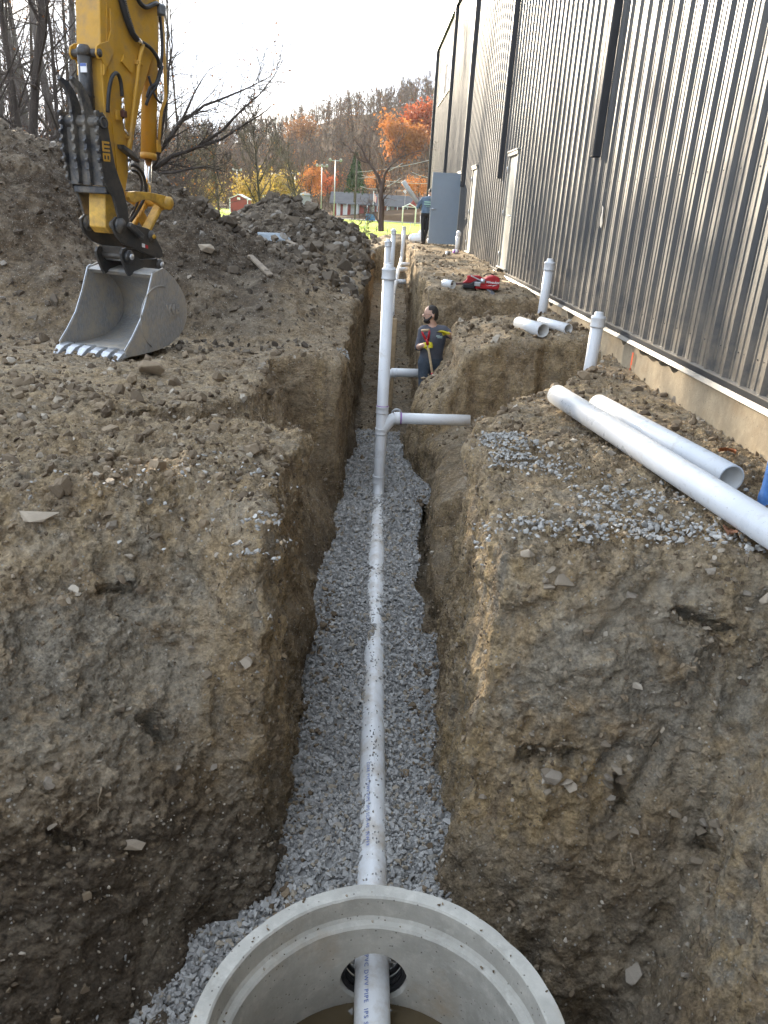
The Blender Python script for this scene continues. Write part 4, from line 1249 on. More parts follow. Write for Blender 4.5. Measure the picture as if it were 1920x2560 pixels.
def build_pipes():
    # main drain into the manhole
    t = thing('main_drain_pipe', 'long white drain pipe half buried in gravel, running into the manhole', 'pipe', (.182, 3.2, -2.43))
    off = np.array(t.location)
    ys = np.linspace(1.62, 8.72, 30)
    path = [(float(pipe_x(v)), v, float(pipe_z(v))) for v in ys]
    mb = pipe_run([np.array(p) - off for p in path], .084); mb.build('barrel', [MAT['pvc_mud'], MAT['pvc_in']], t)
    mb = MB(); hub(mb, np.array((pipe_x(8.3), 8.3, pipe_z(8.3))) - off, (0.03, 1, .02), .084, .13); mb.build('coupling', MAT['pvc'], t)
    for k, y0 in enumerate((2.72, 3.95)):
        a = R(-22)
        nrm = Vector((math.sin(a), 0, math.cos(a)))
        pos = Vector((float(pipe_x(y0)), y0, float(pipe_z(y0)))) + nrm * .0862 - Vector(off)
        sl = (float(pipe_z(y0 - .8)) - float(pipe_z(y0))) / -.8
        xd = Vector((0, -1, -sl)).normalized(); yd = nrm.cross(xd).normalized()
        text_mesh('print', 'CORE PVC DWV PIPE  IPS SCH-40  SEWER', .030, MAT['print_blue'], basis(xd, yd, nrm, pos), t, .0002, 0, 0, 'LEFT', 1.25)['kind'] = 'stuff'
    # tall cleanout riser with its wye and lateral
    rx, ry, rr = .262, 8.75, .067
    t = thing('cleanout_riser', 'tallest white cleanout riser standing in the trench, with a side branch and capped top', 'pipe', (rx, ry, -2.3))
    o = np.array(t.location)
    L = lambda x, y, z: np.array((x, y, z)) - o
    mb = pipe_run([L(rx, ry - .30, -2.295), L(rx, ry - .12, -2.27), L(rx + .0, ry - .02, -2.17), L(rx, ry, -2.05), L(rx - .02, ry, .40)], rr); mb.build('barrel', PV, t)
    for z0, ln in ((-2.12, .10), (-1.50, .075), (-1.245, .085)):
        mb = MB(); hub(mb, L(rx - .007, ry, z0), (0, 0, 1), rr, ln, 24, .006); mb.build('hub', MAT['pvc'], t)
    mb = MB(); mb.tube([L(rx + .01, ry, -1.45), L(rx + .05, ry, -1.40), L(rx + .085, ry, -1.35), L(rx + .115, ry, -1.31), L(rx + .15, ry, -1.296)], rr, 20, cap=False); mb.build('wye_branch', MAT['pvc'], t)
    mb = MB(); hub(mb, L(rx + .135, ry, -1.298), (1, 0, .02), rr, .07, 20, .006); mb.build('hub', MAT['pvc'], t)
    mb = MB(); hub(mb, L(rx + .212, ry, -1.2965), (1, 0, .02), rr, .012, 20, .0015); mb.build('primer_ring', MAT['primer'], t)
    mb = MB(); hub(mb, L(rx - .007, ry, -1.158), (0, 0, 1), rr, .008, 20, .0015); mb.build('primer_ring', MAT['primer'], t)
    mb = pipe_run([L(rx + .18, ry, -1.297), L(rx + .6, ry, -1.289), L(1.30, ry, -1.278)], rr * .97); mb.build('lateral_pipe', PV, t)
    mb = MB(); hub(mb, L(rx - .02, ry, .27), (0, 0, 1), rr, .115, 24, .010)
    mb.lathe(L(rx - .02, ry, .375), (0, 0, 1), [(rr + .008, 0), (rr + .006, .012), (.05, .018), (.046, .022), (.046, .05), (.040, .056), (0, .058)], 24)
    mb.lathe(L(rx - .02, ry, .425), (0, 0, 1), [(.026, 0), (.026, .022), (0, .022)], 4, False)
    mb.build('cleanout_cap', MAT['pvc'], t)
    # second lateral, behind the riser
    t = thing('lateral_pipe', 'short white lateral pipe ending at the worker\'s leg, behind the tall riser', 'pipe', (.36, 11.65, -2.2))
    o = np.array(t.location)
    mb = pipe_run([L2 - o for L2 in (np.array((.36, 11.65, -2.4)), np.array((.36, 11.65, -1.55)), np.array((.375, 11.65, -1.42)), np.array((.42, 11.65, -1.36)), np.array((.5, 11.65, -1.34)), np.array((.925, 11.65, -1.328)))], .066); mb.build('barrel', PV, t)
    mb = MB(); hub(mb, np.array((.445, 11.65, -1.345)) - o, (1, 0, .02), .066, .08, 20, .006); mb.build('hub', MAT['pvc'], t)
    # further risers
    def riser(label, x, y, z0, z1, r_, cap=True, lean=(0, 0), name='cleanout_riser'):
        t = thing(name, label, 'pipe', (x, y, z0)); o = np.array((x, y, z0))
        top = np.array((lean[0], lean[1], z1 - z0))
        mb = pipe_run([(0, 0, 0), top * .5, top - (np.array((0, 0, .05)) if cap else 0)], r_); mb.build('barrel', PV, t)
        if cap:
            mb = MB(); k = r_ / .067
            hub(mb, top - np.array((0, 0, .16 * k)), (0, 0, 1), r_, .11 * k, 20, .010 * k)
            mb.lathe(top - np.array((0, 0, .055 * k)), (0, 0, 1), [(r_ + .008 * k, 0), (r_ + .006 * k, .012 * k), (.05 * k, .018 * k), (.046 * k, .05 * k), (.040 * k, .056 * k), (0, .058 * k)], 20)
            mb.build('cleanout_cap', MAT['pvc'], t)
        return t
    riser('white capped riser showing just left of the tallest one', .383, 15.5, -2.1, .452, .058)
    riser('slim white capped riser between the two other far risers', .615, 20.0, -1.95, .546, .056)
    riser('white capped cleanout by the wall, beside the orange paint mark', 2.62, 8.75, -1.45, .05, .070, True, (.02, 0))
    riser('white capped cleanout by the wall, above the two loose pipe offcuts', 2.64, 11.65, -.9, .45, .068, True, (.03, 0))
    riser('white capped cleanout standing in front of the open door', 2.66, 24.1, -.3, .50, .060, True, (.02, 0))
    # far drain line with stubs, rising to an open end
    t = thing('far_drain_line', 'white drain line far down the trench bending up to an open end', 'pipe', (.864, 22, -.57)); o = np.array(t.location)
    mb = pipe_run([np.array(p) - o for p in ((.44, 13.2, -.66), (.505, 15, -.65), (.584, 17, -.645), (.70, 19, -.62), (.864, 22, -.565), (1.0, 24.0, -.53), (1.03, 24.35, -.46), (1.05, 24.5, -.36), (1.055, 24.5, -.1), (1.067, 24.5, .50))], .056, 18); mb.build('barrel', PV, t)
    for p, d in (((1.052, 24.5, -.33), (0, 0, 1)), ((1.066, 24.5, .43), (0, 0, 1)), ((.845, 21.65, -.572), (.07, 1, 0)), ((.685, 18.75, -.625), (.07, 1, 0))):
        mb = MB(); hub(mb, np.array(p) - o, d, .056, .09, 18, .005); mb.build('hub', MAT['pvc'], t)
    for (x, y, z, ln) in ((.70, 19, -.625, .24), (.87, 22, -.55, .25), (1.0, 23.6, -.515, .25)):
        mb = pipe_run([np.array((x, y, z)) - o, np.array((x + ln, y + .01, z + .012)) - o], .054, 18); s_ = mb.build('stub', PV, t)
        mb = MB(); hub(mb, np.array((x + .06, y, z + .004)) - o, (1, 0, 0), .054, .06, 18, .004); mb.build('hub', MAT['pvc'], s_)
    for p in ((.50, 13.2), (.62, 18.2)):
        mb = MB(); mb.box(np.array((p[0] - .12, p[1] - .05, -2.3)) - o, np.array((p[0] + .05, p[1] + .05, -.73)) - o, .01); mb.build('support_post', MAT['wood'], t)
    # loose pipes
    def loose(name, label, a, b, r_, cat='pipe', belled=False, group=None):
        a = np.array(a, float); b = np.array(b, float); c = (a + b) / 2
        t = thing(name, label, cat, c, 0, group)
        mb = pipe_run([a - c, (a + b) / 2 - c, b - c], r_, 28); mb.build('barrel', PV, t)
        if belled:
            d = (b - a) / np.linalg.norm(b - a)
            mb = MB(); hub(mb, b - c - d * .16, d, r_, .16, 28, .006); mb.build('bell', MAT['pvc'], t)
        return t
    z1 = top_z(1.55, 5.6, .06, 'med'); z2 = top_z(2.0, 3.6, .1, 'med')
    def on_z(px, py, z):
        k = 1920 / 1659
        d = cam.matrix_world.to_3x3() @ Vector(((px * k - 960) / 1898.0, -(py * k - 1280) / 1898.0, -1.0))
        return np.array((0, 0, 1.0)) + np.array(d) * ((z - 1.0) / d.z)
    a, b = on_z(1203, 853, -.40), on_z(1659, 1142, -.38)
    loose('loose_pipe', 'longest loose white pipe lying on the right bank', a, b + (b - a) * .22, .086)
    loose('loose_pipe', 'shorter white pipe lying behind the longest loose pipe', on_z(1292, 874, -.385), on_z(1580, 1034, -.375), .084)
    zz = top_z(2.15, 9.95, .15, 'med')
    loose('pipe_offcut', 'wide cream pipe offcut on the soil block', (2.06, 10.34, zz + .085), (2.27, 9.78, zz + .08), .086)
    zz = max(zz, top_z(2.48, 10.1, .15, 'max') - .03)
    loose('pipe_offcut', 'narrow white pipe offcut beside the wall', (2.36, 10.38, zz + .075), (2.60, 9.82, zz + .07), .064)
    zz = top_z(1.36, 13.2, .1, 'med')
    loose('pipe_coupling', 'short white coupling lying in front of the red tool bag', (1.30, 13.25, zz + .07), (1.44, 13.1, zz + .07), .068, 'coupling')
    t = thing('pipe_ring', 'white pipe ring standing on the trench floor beside the riser', 'coupling', (.60, 12.3, -2.17))
    mb = pipe_run([(0, -.03, 0), (.004, .05, .01)], .092, 28); mb.build('ring', PV, t)
build_pipes()

# ------------------------------------------------------------------ excavator arm
EO = np.array((-2.8633, 8.1479, -.60)); EW = np.array((.9220, -.3872, 0.0)); EB = np.array((.3872, .9220, 0.0)); EZ = np.array((0, 0, 1.0))
def build_excavator():
    zg = top_z(-2.9, 8.1, .25, 'med')
    base = EO.copy(); base[2] = zg + .02
    t = thing('excavator', 'yellow excavator arm with thumb and digging bucket resting on the left bank', 'excavator', base)
    P = lambda a, h, w=0.0: a * EB + w * EW + h * EZ
    def plate(mb, poly, w0, w1): mb.prism(poly, (0, 0, 0), EB, EZ, EW, w0, w1)
    hw = .418
    # --- bucket
    back = [(.03, .016), (.29, .012), (.526, .022), (.70, .047), (.80, .078), (.90, .125), (.985, .190), (1.040, .262), (1.065, .34), (1.064, .42), (1.040, .50), (1.000, .575), (.930, .655), (.850, .730), (.765, .795), (.69, .838)]
    mb = MB()
    n = len(back)
    inn = []
    for i, (a, h) in enumerate(back):
        a0, h0 = back[max(0, i - 1)]; a1, h1 = back[min(n - 1, i + 1)]
        dx, dy = a1 - a0, h1 - h0; l_ = math.hypot(dx, dy)
        inn.append((a - dy / l_ * .022, h + dx / l_ * .022))
    mb.smooth = True
    plate(mb, back + inn[::-1], -hw + .004, hw - .004)
    mb.smooth = False
    # top box section of the bucket mouth
    plate(mb, [(.50, .795), (.535, .815), (.69, .845), (.72, .815), (.66, .765), (.56, .755)], -hw + .004, hw - .004)
    bk = mb.build('bucket', MAT['bucket'], t)
    side = [(-.005, .018), (-.005, .065), (.13, .19), (.275, .352), (.40, .57), (.515, .812), (.56, .828), (.69, .862), (.775, .812), (.865, .745), (.95, .665), (1.02, .583), (1.06, .50), (1.082, .42), (1.080, .33), (1.055, .252), (1.0, .178), (.91, .110), (.80, .062), (.70, .031), (.526, .006), (.29, -.004), (.03, 0)]
    for s in (-1, 1):
        mb = MB(); plate(mb, side, s * hw, s * (hw + .022)); o = mb.build('side_plate', MAT['bucket'], bk)
        # bright rubbed front edge
        mb = MB()
        for (a0, h0), (a1, h1) in zip(side[1:6], side[2:7]):
            mb.beam(P(a0, h0, s * (hw + .011)), P(a1, h1, s * (hw + .011)), .028, .010, EW)
        mb.build('edge_strip', MAT['bright'], bk)
    mb = MB(); mb.prism([(-.035, .0), (-.02, .014), (.16, .028), (.16, .0)], (0, 0, 0), EB, EZ, EW, -hw - .018, hw + .018); mb.build('cutting_edge', MAT['bright'], bk)
    # raised wear plate and emblem on the outer side
    mb = MB(); arc = [(.60 + .34 * math.cos(a), .34 + .34 * math.sin(a)) for a in np.linspace(1.25, 5.0, 18)]
    mb.tube([P(a, h, hw + .024) for a, h in arc if .03 < h < .8], .006, 6); mb.build('weld_seam', MAT['bucket'], bk)
    mb = MB(); plate(mb, [(.70, .33), (.90, .33), (.935, .36), (.935, .46), (.90, .49), (.72, .49), (.70, .47)], hw + .0225, hw + .028); mb.build('emblem_plate', MAT['bucket'], bk)
    x_, y_ = EB, EZ; z_ = EW
    p = P(.815, .41, hw + .031)
    text_mesh('emblem', 'WB', .15, MAT['bucket'], basis(x_, y_, z_, p), bk, .004, 0, .004)
    # teeth: one mesh, six copies
    tm = MB()
    def quadring(c, w_, h_): return [c + EW * sx * w_ + EZ * sy * h_ for sx, sy in ((-1, -1), (1, -1), (1, 1), (-1, 1))]
    secs = [(P(.10, .030), .046, .030), (P(.02, .026), .050, .034), (P(-.04, .012), .044, .030), (P(-.045, .010), .050, .034), (P(-.085, -.012), .040, .024), (P(-.130, -.034), .032, .008)]
    rings = [tm.add(quadring(*s)) for s in secs]
    for r0, r1 in zip(rings[:-1], rings[1:]):
        for k in range(4): tm.face([r0 + k, r0 + (k + 1) % 4, r1 + (k + 1) % 4, r1 + k])
    tm.face([rings[0] + k for k in (3, 2, 1, 0)]); tm.face([rings[-1] + k for k in range(4)])
    tooth = tm.build('tooth', MAT['bright'], bk, .004)
    ws = np.linspace(-hw + .035, hw - .035, 6)
    for k, w in enumerate(ws):
        o = tooth if k == 0 else tooth.copy()
        if k: COL.objects.link(o); o.parent = bk
        o.location = P(0, random.uniform(-.004, .004), w)
    # --- ears, coupler, pins
    ear = [(.455, .765), (.425, .80), (.36, .93), (.345, 1.00), (.375, 1.045), (.43, 1.055), (.50, 1.03), (.56, .975), (.64, .93), (.92, .93), (.99, .915), (1.005, .86), (.975, .80), (.90, .73), (.70, .80), (.55, .80)]
    for s in (-1, 1):
        mb = MB(); plate(mb, ear, s * .145, s * .178); mb.build('bucket_ear', MAT['black_paint'], bk, .004)
    cp = MB()
    for s in (-1, 1):
        plate(cp, [(.20, 1.315), (.21, 1.24), (.25, 1.17), (.34, 1.10), (.52, 1.045), (.66, 1.0), (.93, .935), (.985, .955), (.985, 1.01), (.945, 1.07), (.89, 1.14), (.84, 1.20), (.76, 1.245), (.66, 1.265), (.45, 1.30), (.36, 1.355), (.27, 1.36)], s * .185, s * .215)
    plate(cp, [(.42, 1.06), (.44, .95), (.52, .91), (.90, .88), (.96, .94), (.66, 1.03)], -.135, .135)
    cpl = cp.build('coupler', MAT['black_paint'], t, .004)
    def pin(a, h, w, r_, boss, mat='bright', parent=t, name='pin'):
        mb = MB()
        for s in (-1, 1):
            mb.lathe(P(a, h, s * w), s * EW, [(0, -.05), (boss, -.05), (boss, 0), (boss * .92, .012), (r_ * 1.05, .014), (r_, .022), (0, .022)], 20)
        mb.tube([P(a, h, -w), P(a, h, w)], r_, 14)
        return mb.build(name, [MAT[mat]], parent)
    pin(.45, .965, .20, .034, .066, 'black_paint', cpl); pin(.955, .865, .20, .032, .060, 'black_paint', cpl)
    pin(.80, 1.165, .225, .030, .062, 'black_paint', cpl); pin(.31, 1.275, .225, .040, .078, 'thumb_black', cpl)
    for s in (-1, 1):
        for a_, h_ in ((.45, .965), (.955, .865)):
            mb = MB(); mb.lathe(P(a_, h_, s * .222), s * EW, [(.031, 0), (.031, .006), (0, .008)], 14); mb.build('pin_end', MAT['bright'], cpl)
        mb = MB(); mb.lathe(P(.80, 1.165, s * .248), s * EW, [(.024, 0), (.024, .01), (.016, .012), (.016, .022), (0, .022)], 6, False); mb.build('bolt', MAT['yellow_worn'], cpl)
    mb = MB(); mb.tube([P(.50, .955, -.14), P(.50, .955, .14)], .048, 16); mb.build('cross_tube', MAT['bright'], cpl)
    mb = MB(); plate(mb, [(.635, 1.06), (.685, 1.05), (.685, 1.09), (.635, 1.10)], .2155, .2165); mb.build('decal', MAT['white_ink'], cpl)
    mb = MB(); plate(mb, [(.69, 1.05), (.735, 1.04), (.735, 1.075), (.69, 1.085)], .2155, .2165); mb.build('decal', MAT['red_paint'], cpl)
    mb = MB(); mb.beam(P(.40, 1.29, .255), P(.60, 1.16, .255), .055, .05, EW, .006); mb.build('stop_block', MAT['thumb_black'], cpl)
    # --- stick
    mb = MB()
    body = [(.40, 1.50), (.515, 1.60), (.60, 1.84), (.72, 2.18), (.86, 2.53), (1.03, 2.83), (1.17, 3.04), (1.19, 3.30), (1.16, 4.3), (.92, 4.75), (.60, 4.75), (.42, 4.3), (.34, 3.42), (.29, 2.86), (.285, 2.36), (.33, 2.03), (.35, 1.66)]
    plate(mb, body, -.145, .145)
    stick = mb.build('stick', MAT['yellow'], t, .012)
    mb = MB(); plate(mb, [(.22, 1.25), (.29, 1.19), (.38, 1.19), (.46, 1.26), (.49, 1.40), (.515, 1.60), (.40, 1.70), (.27, 1.60), (.245, 1.52)], -.105, .105); mb.build('stick_nose', MAT['yellow_worn'], stick, .012)
    # flange strips and cover plate on the visible side
    mb = MB()
    for (a0, h0), (a1, h1) in (((.345, 1.70), (.335, 2.03)), ((.335, 2.03), (.305, 2.36)), ((.305, 2.36), (.32, 2.9)), ((.32, 2.9), (.42, 3.9))):
        mb.beam(P(a0 + .055, h0, .150), P(a1 + .055, h1, .150), .010, .012, EW)
    mb.build('weld_seam', MAT['yellow'], stick)
    mb = MB(); plate(mb, [(.29, 2.62), (.36, 2.72), (.45, 2.83), (.48, 3.05), (.47, 3.2), (.44, 3.2), (.43, 3.02), (.38, 2.92), (.26, 2.88), (.215, 2.85), (.20, 2.79), (.23, 2.745), (.27, 2.75), (.30, 2.72)], -.165, -.145); plate(mb, [(.29, 2.62), (.36, 2.72), (.45, 2.83), (.48, 3.05), (.47, 3.2), (.44, 3.2), (.43, 3.02), (.38, 2.92), (.26, 2.88), (.215, 2.85), (.20, 2.79), (.23, 2.745), (.27, 2.75), (.30, 2.72)], .145, .165)
    mb.build('cylinder_bracket', MAT['yellow'], stick, .004)
    mb = MB(); mb.lathe(P(.245, 2.80, .166), EW, [(0, 0), (.030, 0), (.030, .006), (0, .006)], 16); mb.lathe(P(.245, 2.80, -.18), EW, [(0, 0), (.036, 0), (.036, .35), (0, .35)], 16); mb.build('pin', MAT['black_paint'], stick)
    mb = MB(); plate(mb, [(.56, 2.78), (.70, 2.70), (.74, 2.74), (.72, 2.78), (.60, 2.85)], .1455, .165); mb.build('side_plate', MAT['yellow'], stick, .003)
    # steel line down the side, clamps, valve, tap
    ln = MB(); ln.tube([P(.885, 2.99, .175), P(.83, 2.87, .175), P(.80, 2.78, .175), P(.69, 2.42, .175), P(.585, 2.07, .175), P(.555, 1.96, .175)], .021, 12); ln.build('hydraulic_line', MAT['yellow'], stick)
    for a, h in ((.815, 2.81), (.60, 2.12), (.562, 1.985)):
        mb = MB(); mb.obox(P(a, h, .165), (.045, .02, .022), (EB, EZ, EW), .004); mb.obox(P(a, h, .192), (.014, .014, .008), (EB, EZ, EW), .002); mb.build('line_clamp', MAT['yellow'], stick)
    mb = MB(); mb.tube([P(.553, 1.945, .178), P(.551, 1.90, .178)], .016, 10); mb.tube([P(.551, 1.905, .178), P(.546, 1.80, .178)], .022, 12); mb.tube([P(.546, 1.80, .178), P(.545, 1.775, .178)], .025, 8); mb.build('coupler_fitting', MAT['chrome'], stick)
    mb = MB(); plate(mb, [(.42, 2.035), (.43, 1.995), (.60, 1.92), (.655, 1.90), (.66, 1.912), (.56, 1.985)], .15, .235); mb.build('fitting_guard', MAT['thumb_black'], stick, .003)
    mb = MB(); mb.tube([P(.505, 2.46, .185), P(.503, 2.40, .185)], .015, 8); mb.tube([P(.503, 2.405, .185), P(.500, 2.34, .185)], .019, 8); mb.tube([P(.500, 2.30, .19), P(.495, 2.18, .19)], .013, 8); mb.tube([P(.495, 2.18, .19), P(.56, 2.13, .19)], .012, 8); mb.build('fitting', MAT['chrome'], stick)
    mb = MB(); mb.obox(P(.50, 2.315, .19), (.03, .03, .026), (EB, EZ, EW), .006); mb.build('valve', simple('rusty_valve', (.09, .03, .02), .6), stick)
    mb = MB(); mb.obox(P(.45, 2.30, .16), (.03, .045, .016), (EB, EZ, EW), .003); mb.build('valve_bracket', MAT['yellow'], stick)
    def hose(pts, r_, name='hose', mat='rubber', n=10):
        mb = MB()
        q = [np.array(p, float) for p in pts]; sm = []
        for i in range(len(q) - 1):
            p0, p1, p2, p3 = q[max(0, i - 1)], q[i], q[i + 1], q[min(len(q) - 1, i + 2)]
            for u in np.linspace(0, 1, 7)[:-1]:
                sm.append(.5 * (2 * p1 + (p2 - p0) * u + (2 * p0 - 5 * p1 + 4 * p2 - p3) * u * u + (3 * p1 - 3 * p2 + p3 - p0) * u ** 3))
        sm.append(q[-1]); mb.tube(sm, r_, n); return mb.build(name, MAT[mat], stick)
    hose([P(.505, 2.47, .185), P(.49, 2.60, .19), P(.43, 2.66, .20), P(.33, 2.61, .22), P(.27, 2.47, .22), P(.26, 2.3, .2)], .018)
    hose([P(.58, 4.2, .17), P(.57, 3.45, .18), P(.60, 3.25, .185), P(.70, 3.07, .185), P(.79, 3.01, .18)], .030, 'spiral_hose')
    mb = MB()
    for u in np.linspace(0, 1, 26):
        p = P(.58 + .13 * u * u, 3.50 - .42 * u, .183); mb.lathe(p - EZ * .004, EZ, [(.031, 0), (.035, .004), (.031, .008)], 12)
    mb.build('spiral_guard', MAT['grey_plastic'], stick)
    mb = MB(); mb.tube([P(.77, 3.025, .18), P(.86, 2.99, .178)], .024, 10); mb.build('fitting', MAT['chrome'], stick)
    hose([P(.86, 3.0, .18), P(1.0, 2.97, .18), P(1.12, 2.90, .17), P(1.16, 2.83, .15)], .019)
    hose([P(.80, 3.5, .17), P(.84, 3.36, .18), P(.95, 3.32, .18), P(1.10, 3.38, .17), P(1.18, 3.40, .15)], .022)
    hose([P(1.28, 3.35, .1), P(1.27, 3.0, .12), P(1.12, 2.70, .15), P(1.0, 2.62, .15), P(.95, 2.52, .14)], .016)
    hose([P(1.22, 2.85, .15), P(1.10, 2.66, .16), P(.99, 2.55, .15), P(.94, 2.45, .13)], .016)
    hose([P(.98, 2.72, .15), P(1.05, 2.56, .16), P(1.15, 2.50, .15), P(1.24, 2.55, .1)], .013)
    hose([P(.62, 1.84, .1), P(.72, 1.86, .11), P(.84, 1.80, .11), P(.90, 1.68, .1), P(.90, 1.56, .08), P(.75, 1.40, .08), P(.60, 1.28, .08)], .017)
    hose([P(.66, 1.80, .06), P(.80, 1.80, .08), P(.86, 1.68, .08), P(.80, 1.50, .06), P(.66, 1.32, .05)], .013)
    mb = MB(); mb.obox(P(1.24, 3.36, .13), (.05, .05, .05), (EB, EZ, EW), .012); mb.build('hose_block', MAT['grey_plastic'], stick)
    # --- thumb cylinder in front of the stick
    mb = MB(); mb.tube([P(.20, 2.77, .02), P(.20, 2.20, .02)], .064, 20); mb.lathe(P(.20, 2.77, .02), EZ, [(.064, 0), (.07, .005), (.07, .05), (.045, .09), (0, .09)], 20)
    tc = mb.build('thumb_cylinder', MAT['black_paint'], t)
    mb = MB(); mb.tube([P(.20, 2.21, .02), P(.19, 2.10, .02)], .03, 12); mb.build('rod', MAT['chrome'], tc)
    mb = MB(); mb.obox(P(.135, 2.66, .06), (.004, .038, .036), (EB, EZ, EW)); mb.build('decal', MAT['white_ink'], tc)
    mb = MB(); mb.obox(P(.1305, 2.685, .06), (.002, .012, .034), (EB, EZ, EW)); mb.build('decal', MAT['print_blue'], tc)
    mb = MB(); mb.lathe(P(.20, 2.42, .02), EZ, [(.066, 0), (.068, .01), (.066, .02)], 20); mb.build('hose_strap', MAT['rubber'], tc)
    # --- thumb
    pl = [(.085, 2.23), (.10, 2.285), (.15, 2.29), (.20, 2.24), (.215, 2.15), (.235, 2.03), (.28, 1.82), (.325, 1.72), (.375, 1.62), (.42, 1.47), (.435, 1.33), (.42, 1.25), (.37, 1.215), (.315, 1.235), (.295, 1.30), (.262, 1.42), (.222, 1.545), (.17, 1.60), (.125, 1.645), (.095, 1.74), (.075, 1.90), (.068, 2.06)]
    th = MB(); th.obox(P(.135, 1.95, 0), (.014, .31, .20), (EB, EZ, EW), .004); th.obox(P(.20, 1.60, 0), (.05, .035, .20), (EB, EZ, EW), .01)
    th.tube([P(.145, 2.20, -.245), P(.145, 2.20, .245)], .052, 18)
    thumb = th.build('thumb', MAT['thumb_black'], t)
    for w in (-.232, .204):
        mb = MB(); plate(mb, pl, w, w + .03); mb.build('side_plate', MAT['thumb_black' if w < 0 else 'black_paint'], thumb, .004)
    horn = [(.075, 1.66), (.13, 1.64), (.17, 1.80), (.20, 2.1), (.205, 2.22), (.185, 2.34), (.13, 2.45), (.05, 2.53), (-.05, 2.565), (-.065, 2.535), (-.005, 2.48), (.04, 2.40), (.065, 2.28), (.062, 2.06)]
    for w in (-.085, .055):
        mb = MB(); plate(mb, horn, w, w + .032); mb.build('tine', MAT['thumb_black'], thumb, .003)
    for w in (-.217, -.069, .071, .219):
        mb = MB()
        hs = np.arange(1.70, 2.30, .082)
        for h in hs:
            a = float(np.interp(h, [1.645, 1.74, 1.9, 2.06, 2.23, 2.3], [.122, .095, .075, .066, .08, .075]))
            plate(mb, [(a - .026, h + .004), (a - .018, h - .018), (a + .03, h - .03), (a + .03, h + .026), (a - .012, h + .024)], w - .015, w + .015)
        mb.build('serration', MAT['thumb_black'], thumb, .003)
    mb = MB(); mb.lathe(P(.145, 2.20, .236), EW, [(.056, 0), (.056, .012), (.038, .012), (.038, -.03), (0, -.03)], 20); mb.build('boss', MAT['black_paint'], thumb)
    # emblem on the thumb: WB, read downwards
    wx = lambda u, v: (.105 + v, 2.04 - u)      # u runs down the plate, v across it
    mb = MB()
    for u0, u1, v0, v1 in ((0, .090, 0, .026), (0, .020, .026, .105), (.035, .055, .026, .105), (.070, .090, .026, .105)):
        plate(mb, [wx(u0, v0), wx(u1, v0), wx(u1, v1), wx(u0, v1)], .2345, .2375)
    mb.build('emblem_letter', MAT['yellow'], thumb, .002)
    mb = MB()
    for u0, u1, v0, v1 in ((.105, .125, 0, .105), (.125, .160, 0, .018), (.125, .160, .044, .062), (.125, .160, .088, .105), (.160, .178, .006, .054), (.160, .178, .052, .100)):
        plate(mb, [wx(u0, v0), wx(u1, v0), wx(u1, v1), wx(u0, v1)], .2345, .2375)
    mb.build('emblem_letter', MAT['yellow'], thumb, .002)
    # --- bucket cylinder, link arms
    mb = MB(); mb.tube([P(1.30, 3.6, 0), P(1.10, 1.95, 0)], .082, 22); mb.lathe(P(1.10, 1.95, 0), P(1.30, 3.6, 0) - P(1.10, 1.95, 0), [(.05, -.006), (.088, -.004), (.088, .05), (.082, .052)], 22)
    bc = mb.build('bucket_cylinder', MAT['yellow'], t)
    mb = MB(); mb.tube([P(1.10, 1.95, 0), P(1.055, 1.56, 0)], .038, 16); mb.build('rod', MAT['chrome'], bc)
    mb = MB(); mb.tube([P(1.38, 3.35, .06), P(1.345, 2.62, .085), P(1.335, 2.55, .085), P(1.26, 2.44, .085), P(1.235, 2.36, .085), P(1.19, 2.10, .08)], .018, 8); mb.build('steel_line', MAT['yellow'], bc)
    mb = MB(); mb.obox(P(1.175, 2.08, .075), (.035, .06, .02), (EB, EZ, EW), .005); mb.build('line_clamp', MAT['yellow'], bc)
    for s in (-1, 1):
        mb = MB(); plate(mb, [(.53, 1.60), (.50, 1.55), (.53, 1.50), (.60, 1.50), (.75, 1.535), (.90, 1.525), (1.02, 1.475), (1.12, 1.44), (1.19, 1.46), (1.21, 1.51), (1.19, 1.56), (1.10, 1.585), (.95, 1.60), (.75, 1.61), (.62, 1.61)], s * .15, s * .20)
        lk = mb.build('link_arm', MAT['yellow_worn'], t, .006)
        mb = MB(); mb.lathe(P(1.135, 1.51, s * .145), s * EW, [(0, 0), (.068, 0), (.068, .085), (.05, .09), (.046, .105), (0, .105)], 20); mb.build('boss', MAT['yellow_worn'], lk)
    mb = MB()
    for s in (-1, 1):
        plate(mb, [(1.08, 1.52), (1.11, 1.45), (1.14, 1.43), (1.20, 1.50), (1.14, 1.57), (1.09, 1.56)], s * .09, s * .135)
        mb.beam(P(1.12, 1.50, s * .11), P(.80, 1.17, s * .11), .05, .11, EW, .01)
    mb.beam(P(1.0, 1.36, 0), P(.92, 1.28, 0), .20, .05, EW, .01)
    mb.lathe(P(1.135, 1.51, -.15), EW, [(0, 0), (.05, 0), (.05, .3), (0, .3)], 18)
    mb.build('h_link', MAT['yellow_worn'], t)
    # --- boom end above the frame
    mb = MB(); plate(mb, [(.55, 4.55), (.95, 4.6), (1.0, 4.9), (.6, 5.15), (-.8, 5.75), (-2.6, 6.0), (-2.6, 5.5), (-.9, 5.2)], -.19, .19); mb.build('boom', MAT['yellow'], t, .012)
    return t
build_excavator()

